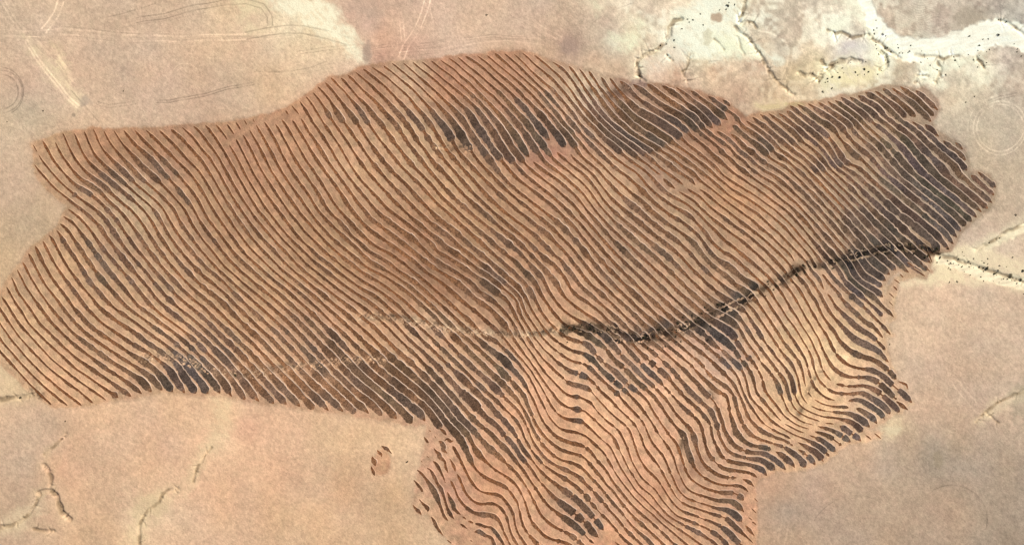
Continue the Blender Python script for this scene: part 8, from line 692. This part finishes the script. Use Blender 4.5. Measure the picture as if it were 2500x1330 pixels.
    bh = .42 + .1 * noise1(s, 15, sd_ + 13); bh = bh * np.clip(e / 8, .2, 1)
    c0 = hN - .1
    Vk, Fk = strip(P, N, [c0 - .1, c0 + .9, c0 + 1.7, c0 + 2.9], [-.08, 0, 0, -.08])
    Vk = Vk.reshape(n, 4, 3); Vk[:, 1, 2] += bh; Vk[:, 2, 2] += bh * .9; Vk = Vk.reshape(-1, 3)
    soil = gc(P[:, 0] + N[:, 0] * (hN + 2), P[:, 1] + N[:, 1] * (hN + 2))
    kk = np.clip(W / sp * 1.7 - .35, 0, 1)[:, None] * .85
    gy_ = np.clip(g + .5 * noise1(s, 40, sd_ + 16), 0, 1)[:, None]
    kc = soil * (1 - kk) * 1.03 + (np.array([226, 196, 172.]) * (1 - .16 * gy_) * (1 + .3 * noise1(s, 25, sd_ + 17)[:, None])) * kk
    kc = np.repeat(kc[:, None, :], 4, 1) * np.array([.94, 1.0, 1.03, 1.0])[None, :, None]
    mesh_np('earth_bank', Vk - org, Fk, alb(kc.reshape(-1, 3)), M_BANK, root)
    return root, L, P, float(np.mean(W / sp)), float(np.max(W))
ITEMS = []
for lev, P0 in FURROWS:
    if lev <= 10 and P0[0, 1] > 1100: continue
    r, L, P, fr, wm = build_furrow(P0, lev=lev); ITEMS.append(dict(r=r, L=L, P=P, f=fr, lev=lev, wm=wm))
def ordinal(n):
    return '%d%s' % (n, 'th' if 10 <= n % 100 <= 20 else {1: 'st', 2: 'nd', 3: 'rd'}.get(n % 10, 'th'))
def look(f): return 'thin dark' if f < .24 else 'slender brown' if f < .36 else 'medium-wide brown' if f < .5 else 'broad dark' if f < .62 else 'very broad grey-brown'
longs = sorted([i for i in ITEMS if i['L'] >= 330], key=lambda i: (i['lev'], i['P'][0, 1]))
for n, it in enumerate(longs):
    P = it['P']; y0 = P[0]; y1 = P[-1]
    end = 'the bottom frame edge' if y1[1] > 1320 else 'the south-west edge' if y1[0] < 1100 else 'the ragged south-east edge' if y1[1] > 780 else 'the eastern tip'
    setp(it['r'], '%s contour furrow ending at %s, %s long one from the left' % (look(it['f']), end, ordinal(n + 1)), 'furrow', 'long contour furrows across the tilled field')
def zone(p):
    x, y = p
    if x < 760 and y < 400: return 'broken upper-left field edge'
    if x < 1330 and y < 420: return 'bare gap in the upper middle'
    if x < 1830 and y < 500: return 'broken rows right of the upper middle'
    if y < 480: return 'north-east lobe of the field'
    if x > 1900 and y < 760: return 'eastern gully crossing'
    if x > 1880: return 'rippled south-east corner'
    if x > 1780: return 'stepped edge at lower right'
    return 'lower end of the field'
zs_ = {}
for it in ITEMS:
    if it in longs: continue
    zs_.setdefault(zone(it['P'].mean(0)), []).append(it)
for z, L_ in zs_.items():
    L_.sort(key=lambda i: i['P'][:, 0].mean())
    for n, it in enumerate(L_):
        size = 'tiny' if it['L'] < 25 else 'short' if it['L'] < 110 else 'mid-length'
        setp(it['r'], '%s furrow in the %s, %s from the left' % (size, z, ordinal(n + 1)), 'furrow', 'shorter contour furrows in the tilled field')
# short dashes and dimples (x, y, width)
FRAG = {
 'ragged south-west patch': '''1047,1050,6 1052,1053,7|1061,1064,6 1064,1069,8|1035,1066,3 1040,1074,5 1046,1081,6|1071,1076,5 1077,1080,10 1083,1090,10 1082,1098,8 1092,1106,4|1085,1075,4 1092,1071,8 1100,1077,9 1107,1075,4|1074,1045,13 1083,1053,12 1090,1062,7|1059,1093,3 1064,1101,5 1071,1108,10 1074,1117,9 1080,1121,4 1086,1127,4 1088,1140,5 1094,1154,4|1043,1113,10 1047,1117,10|1028,1124,8 1031,1128,9|1057,1125,8 1063,1130,10 1070,1140,5 1080,1160,4 1086,1173,5|1085,1174,7 1088,1178,7|1098,1119,4 1104,1130,5 1109,1141,7 1112,1150,4|1042,1141,3 1051,1148,6 1058,1160,7 1068,1180,5 1073,1188,9 1078,1196,6 1086,1220,4 1092,1240,5 1098,1253,9 1109,1267,4|1018,1146,4 1030,1157,4 1042,1172,5 1051,1185,10 1060,1200,13 1067,1215,12 1073,1230,7 1078,1243,5 1084,1260,6 1094,1271,4|1010,1171,3 1019,1182,6 1027,1192,5 1032,1200,7|1023,1218,3 1032,1229,4 1040,1236,7 1045,1243,9 1044,1249,7|1008,1232,4 1015,1242,7 1024,1250,10 1029,1257,6|1053,1261,5 1061,1276,7 1068,1290,6 1082,1308,4|1092,1200,6 1098,1215,7 1106,1231,9 1108,1240,10 1115,1248,5 1125,1256,4|1129,1260,6 1138,1267,7|1143,1271,9 1156,1276,9|1124,1278,6 1132,1284,7 1141,1290,4|1091,1318,4 1102,1326,5|1148,1318,8 1153,1321,8|1158,1298,8 1170,1297,10 1185,1306,7 1200,1313,6 1206,1328,9 1214,1345,8|1160,1277,8 1172,1280,7 1180,1283,4 1192,1286,7 1200,1288,9 1212,1302,6 1228,1326,5 1234,1345,5''',
 'reddish eastern edge strip': '''2183,682,3 2196,691,4|2180,698,3 2190,708,5|2170,715,4 2182,726,4|2170,736,3 2179,745,4|2196,668,4 2205,677,5|2259,600,3 2275,640,3|2215,640,6 2232,652,3|2230,655,3 2258,674,3|2240,632,8 2270,662,3''',
 'stepped lower-right edge': '''1842,1215,4 1850,1224,4|1835,1240,3 1846,1251,4|1828,1262,4 1836,1268,4|1836,1272,6 1846,1279,8|1820,1281,5 1831,1295,9 1842,1307,5|2113,1061,4 2127,1072,6|2135,1057,4 2151,1070,5|2193,930,4 2212,938,5 2217,950,6|2188,978,6 2202,990,9 2217,1000,4''',
 'red gap right of the top middle': '''1360,372,3 1372,384,7 1392,396,7|1393,377,6 1400,384,8'''}
for z, txt in FRAG.items():
    L_ = []
    for fr in txt.split('|'):
        a = np.array(T(fr)); r, L, P, f, wm = build_furrow(a[:, :2], widths=a[:, 2], name='short_furrow'); L_.append((a[:, 0].mean(), a[:, 1].mean(), r, L, wm))
    L_.sort(key=lambda q: q[1])
    for n, (x, y, r, L, wm) in enumerate(L_):
        sz = 'dark dimple' if L < 9 else 'stubby dark dash' if L < 30 else 'short dark streak' if L < 70 else 'longer ragged dark streak'
        setp(r, '%s of damp soil, %s, %s one down' % (sz, z, ordinal(n + 1)), 'furrow', 'short dashes of damp soil')
# the little oval plot beside the field: scalloped pits round a reddened patch
for n, (txt, lb) in enumerate([('931,1088,5 937,1092,12 944,1096,11 950,1101,6 956,1107,5', 'hooked dark pit at the top of the small oval patch'),
        ('921,1098,8 924,1104,17 931,1109,15 931,1115,8', 'squarish dark pit, second from the top of the oval patch'),
        ('909,1114,7 910,1121,14 914,1129,13 916,1138,4', 'pointed dark pit on the left side of the oval patch'),
        ('906,1138,4 908,1146,6 911,1153,6 914,1161,5', 'narrow dark pit at the lower left of the oval patch')]):
    a = np.array(T(txt)); r, *_ = build_furrow(a[:, :2], widths=a[:, 2], name='infiltration_pit'); setp(r, lb, 'pit', 'pits round the small oval patch')

# ------------------------------------------------------------------ shrubs
def leaf_mat():
    m = bpy.data.materials.new('shrub_leaves'); m.use_nodes = True; t = m.node_tree; b = t.nodes['Principled BSDF']
    b.inputs['Roughness'].default_value = .8; b.inputs['Specular IOR Level'].default_value = .1
    no = t.nodes.new('ShaderNodeTexNoise'); no.inputs['Scale'].default_value = 3.0
    oi = t.nodes.new('ShaderNodeObjectInfo'); ad = t.nodes.new('ShaderNodeMath'); ad.operation = 'ADD'
    cr = t.nodes.new('ShaderNodeValToRGB'); cr.color_ramp.elements[0].position = .5; cr.color_ramp.elements[1].position = 1.4 / 2
    cr.color_ramp.elements[0].color = (.030, .026, .014, 1); cr.color_ramp.elements[1].color = (.075, .066, .034, 1)
    ml = t.nodes.new('ShaderNodeMath'); ml.operation = 'MULTIPLY'; ml.inputs[1].default_value = .4
    t.links.new(oi.outputs['Random'], ml.inputs[0]); t.links.new(ml.outputs[0], ad.inputs[0]); t.links.new(no.outputs['Fac'], ad.inputs[1])
    t.links.new(ad.outputs[0], cr.inputs[0]); t.links.new(cr.outputs[0], b.inputs['Base Color']); return m
M_LEAF = leaf_mat()
def shrub_mesh(seed):
    r = np.random.RandomState(seed); V = []; F = []
    lob = r.normal(0, .35, (5, 3)) * [1, 1, .3] + [0, 0, .45]; rad = r.uniform(.4, .62, 5)
    for i in range(130):
        k = r.randint(5); d = r.normal(0, 1, 3); d /= np.linalg.norm(d); d[2] = abs(d[2]) * .9 - .1
        c = lob[k] + d * rad[k] * r.uniform(.6, 1.0); c[2] = max(c[2], .03)
        a = r.normal(0, 1, 3); a /= np.linalg.norm(a); b = np.cross(a, d); b /= np.linalg.norm(b) + 1e-6; sz = r.uniform(.09, .2)
        n = len(V); V += [c - a * sz - b * sz * .7, c + a * sz - b * sz * .5, c + a * sz * .8 + b * sz * .7, c - a * sz * .7 + b * sz * .6]; F.append((n, n + 1, n + 2, n + 3))
    for i in range(6):                                        # stems
        a = r.uniform(0, 6.28); e = np.array([math.cos(a) * .45, math.sin(a) * .45, .5]); n = len(V)
        V += [np.array([.03, 0, -.1]), np.array([-.03, .02, -.1]), e + [0, 0, .0], e + [.02, .02, 0]]; F.append((n, n + 1, n + 2, n + 3))
    me_o = mesh_np('shrub', np.array(V), np.array(F), mat=M_LEAF, smooth=False); me = me_o.data; bpy.data.objects.remove(me_o); return me
SM = [shrub_mesh(s) for s in range(6)]
NSH = [0]
def shrub(x, y, r, label, group=None):
    o = bpy.data.objects.new('shrub', SM[NSH[0] % 6]); NSH[0] += 1; COL.objects.link(o)
    o.location = (float(WX(x)), float(WY(y)), float(hz(x, y)) - .05); o.rotation_euler = (0, 0, rng.uniform(0, 6.28)); o.scale = (r, r * rng.uniform(.8, 1.1), r * .9)
    setp(o, label, 'shrub', group)
def at(ox, oy, s, txt): return [(ox + a / s, oy + b / s) for a, b in T(txt)]
E = at(2100, 500, 6.245, '1180,880 1380,890 1550,940 1730,820 1815,950 1840,1095 2250,1130 2320,800 1355,1180 1475,1170 2130,505 1970,575 2115,920 1505,825 1340,670 2365,155 1660,860 1880,965 2180,1130')
for p in E: shrub(p[0], p[1], rng.uniform(1.0, 1.5), 'small dark shrub beside the pale wash east of the field', 'shrubs along the eastern wash')
for x, y, lb in [(1935, 970, 'round dark shrub in the middle of the eastern wash'), (2055, 1050, 'wide dark shrub straddling the pale streaks of the eastern wash'), (2295, 1080, 'large dark shrub on the south bank of the eastern wash'), (2445, 1145, 'largest black-looking shrub, at the right frame edge by the eastern wash'), (2480, 1000, 'large shrub on the north bank at the far right end of the eastern wash')]:
    shrub(2100 + x / 6.245, 500 + y / 6.245, 2.4, lb)
NEs = at(2000, 0, 5, '690,250 665,370 675,412 778,420 967,587 1118,555 1105,633 725,665 440,882 155,945 95,965 600,882 465,925 280,835 155,1080 40,1125 2280,268 2185,248 1990,485 1950,558 2075,608 1880,735 1930,822 1885,1180 1775,1250 1830,445 2060,482 1655,740 690,552 700,600 1540,910') + at(1600, 0, 5, '320,360 455,248 390,243 410,278 895,42 855,122 780,130 960,70 230,585 135,545 60,560 230,490 545,180 580,310')
for p in NEs: shrub(p[0], p[1], rng.uniform(.9, 1.5), 'small dark shrub on the pale north-eastern wash land', 'shrubs on the north-eastern wash land')
for x, y, lb in [(2164, 117, 'big dark shrub where the northern wash bends past its western bank'), (2109.6, 170, 'big dark shrub on the yellowish flat just above the field lobe'), (2049, 190, 'big dark shrub at the western end of the yellowish flat'), (2437.6, 87.4, 'lone big dark shrub in the white bed of the northern wash'), (1776, 15.6, 'elongated dark shrub at the top right above the brown bare circle')]:
    shrub(x, y, 2.1, lb)
G = at(1550, 700, 8.313, '1160,575 1540,795 1420,410 1000,890 1105,800 830,1000 700,1080 935,1105 840,1120 1415,1160 260,1245 375,1275 570,1235 180,1060 810,660 985,615 1490,1070 1360,540 620,1200 1480,470') + at(1750, 620, 8.313, '1840,150 2150,260 1560,240 1790,370 1600,330 20,1020 110,1015 1155,720 1030,550 1220,635 2370,290') + at(1180, 700, 8.313, '1580,880 1620,920 1850,810 1950,880 1760,870 2150,850 2250,870 2000,770 1710,1115 1820,880 2100,800')
for p in G: shrub(p[0], p[1], rng.uniform(1.0, 1.6), 'small dark shrub in the gully that crosses the furrows', 'shrubs in the field gully')
for x, y, lb in [(1946, 671, 'big black-looking shrub where the gully meets the eastern furrows'), (2222, 596, 'big dark shrub among the broad furrows near the eastern gully mouth'), (2251, 605, 'wide dark shrub near the gully mouth at the field edge'), (2259, 628, 'round dark shrub just inside the field by the gully mouth'), (1752, 742, 'dark clump of shrub in the middle of the field gully'), (1572, 822, 'dark clump of shrub at the lowest bend of the field gully')]:
    shrub(x, y, 2.2, lb)
def scatter(P, n, spread, r0, r1, label, group):
    P = np.array(P, float); s = np.r_[0, np.cumsum(np.hypot(*np.diff(P, axis=0).T))]
    for i in range(n):
        q = rng.rand() * s[-1]; x = np.interp(q, s, P[:, 0]) + rng.normal(0, spread); y = np.interp(q, s, P[:, 1]) + rng.normal(0, spread)
        shrub(x, y, rng.uniform(r0, r1), label, group)
scatter(T('1900,690 1820,735 1730,772 1640,812 1580,826 1530,826 1490,806 1440,802 1380,804'), 40, 6, .9, 2.1, 'small dark shrub in the gully that crosses the furrows', 'shrubs in the field gully')
scatter(T('2290,615 2200,604 2120,620 2040,640 1950,660'), 28, 9, .9, 2.1, 'low shrub in the gully by the broad eastern furrows', 'shrubs at the gully mouth')
scatter(T('2300,630 2350,645 2420,668 2500,690'), 40, 14, .6, 1.2, 'small dark shrub beside the pale wash east of the field', 'shrubs along the eastern wash')
scatter(T('2130,60 2150,110 2230,145 2300,150 2370,140 2430,112 2500,120'), 26, 14, .6, 1.1, 'small dark shrub on the pale north-eastern wash land', 'shrubs on the north-eastern wash land')
scatter(T('2000,200 2060,175 2120,175 2160,165'), 14, 10, .6, 1.1, 'small dark shrub on the yellowish flat above the field lobe', 'shrubs on the yellowish flat')
for x, y, lb in [(1022, 0, ''), (107, 165, '')][:0]: pass
for x, y, r, lb in [(106, 271, 1.1, 'lone small shrub on the plain above the field\'s left tip'), (300, 222, 1.0, 'lone small shrub above the top-left furrows'), (993, 1127, 1.5, 'lone shrub between the oval patch and the field'), (45, 971, 1.6, 'shrub on the dark rill at the lower left frame edge'), (17, 297, 1.0, 'lone small shrub by the left frame edge'), (157, 1028, 1.2, 'lone shrub south of the lower-left furrows'), (2171, 841, 1.0, 'lone shrub beside the stepped eastern edge'), (574, 916, 1.7, 'dark shrub among the lower-left broad furrows'), (646, 508, 1.0, 'tiny shrub standing in the left part of the field'), (1188, 36, 1.2, 'lone small shrub on the open plain at the top middle')]:
    shrub(x, y, r, lb)
print('furrows', CNT[0], 'shrubs', NSH[0])
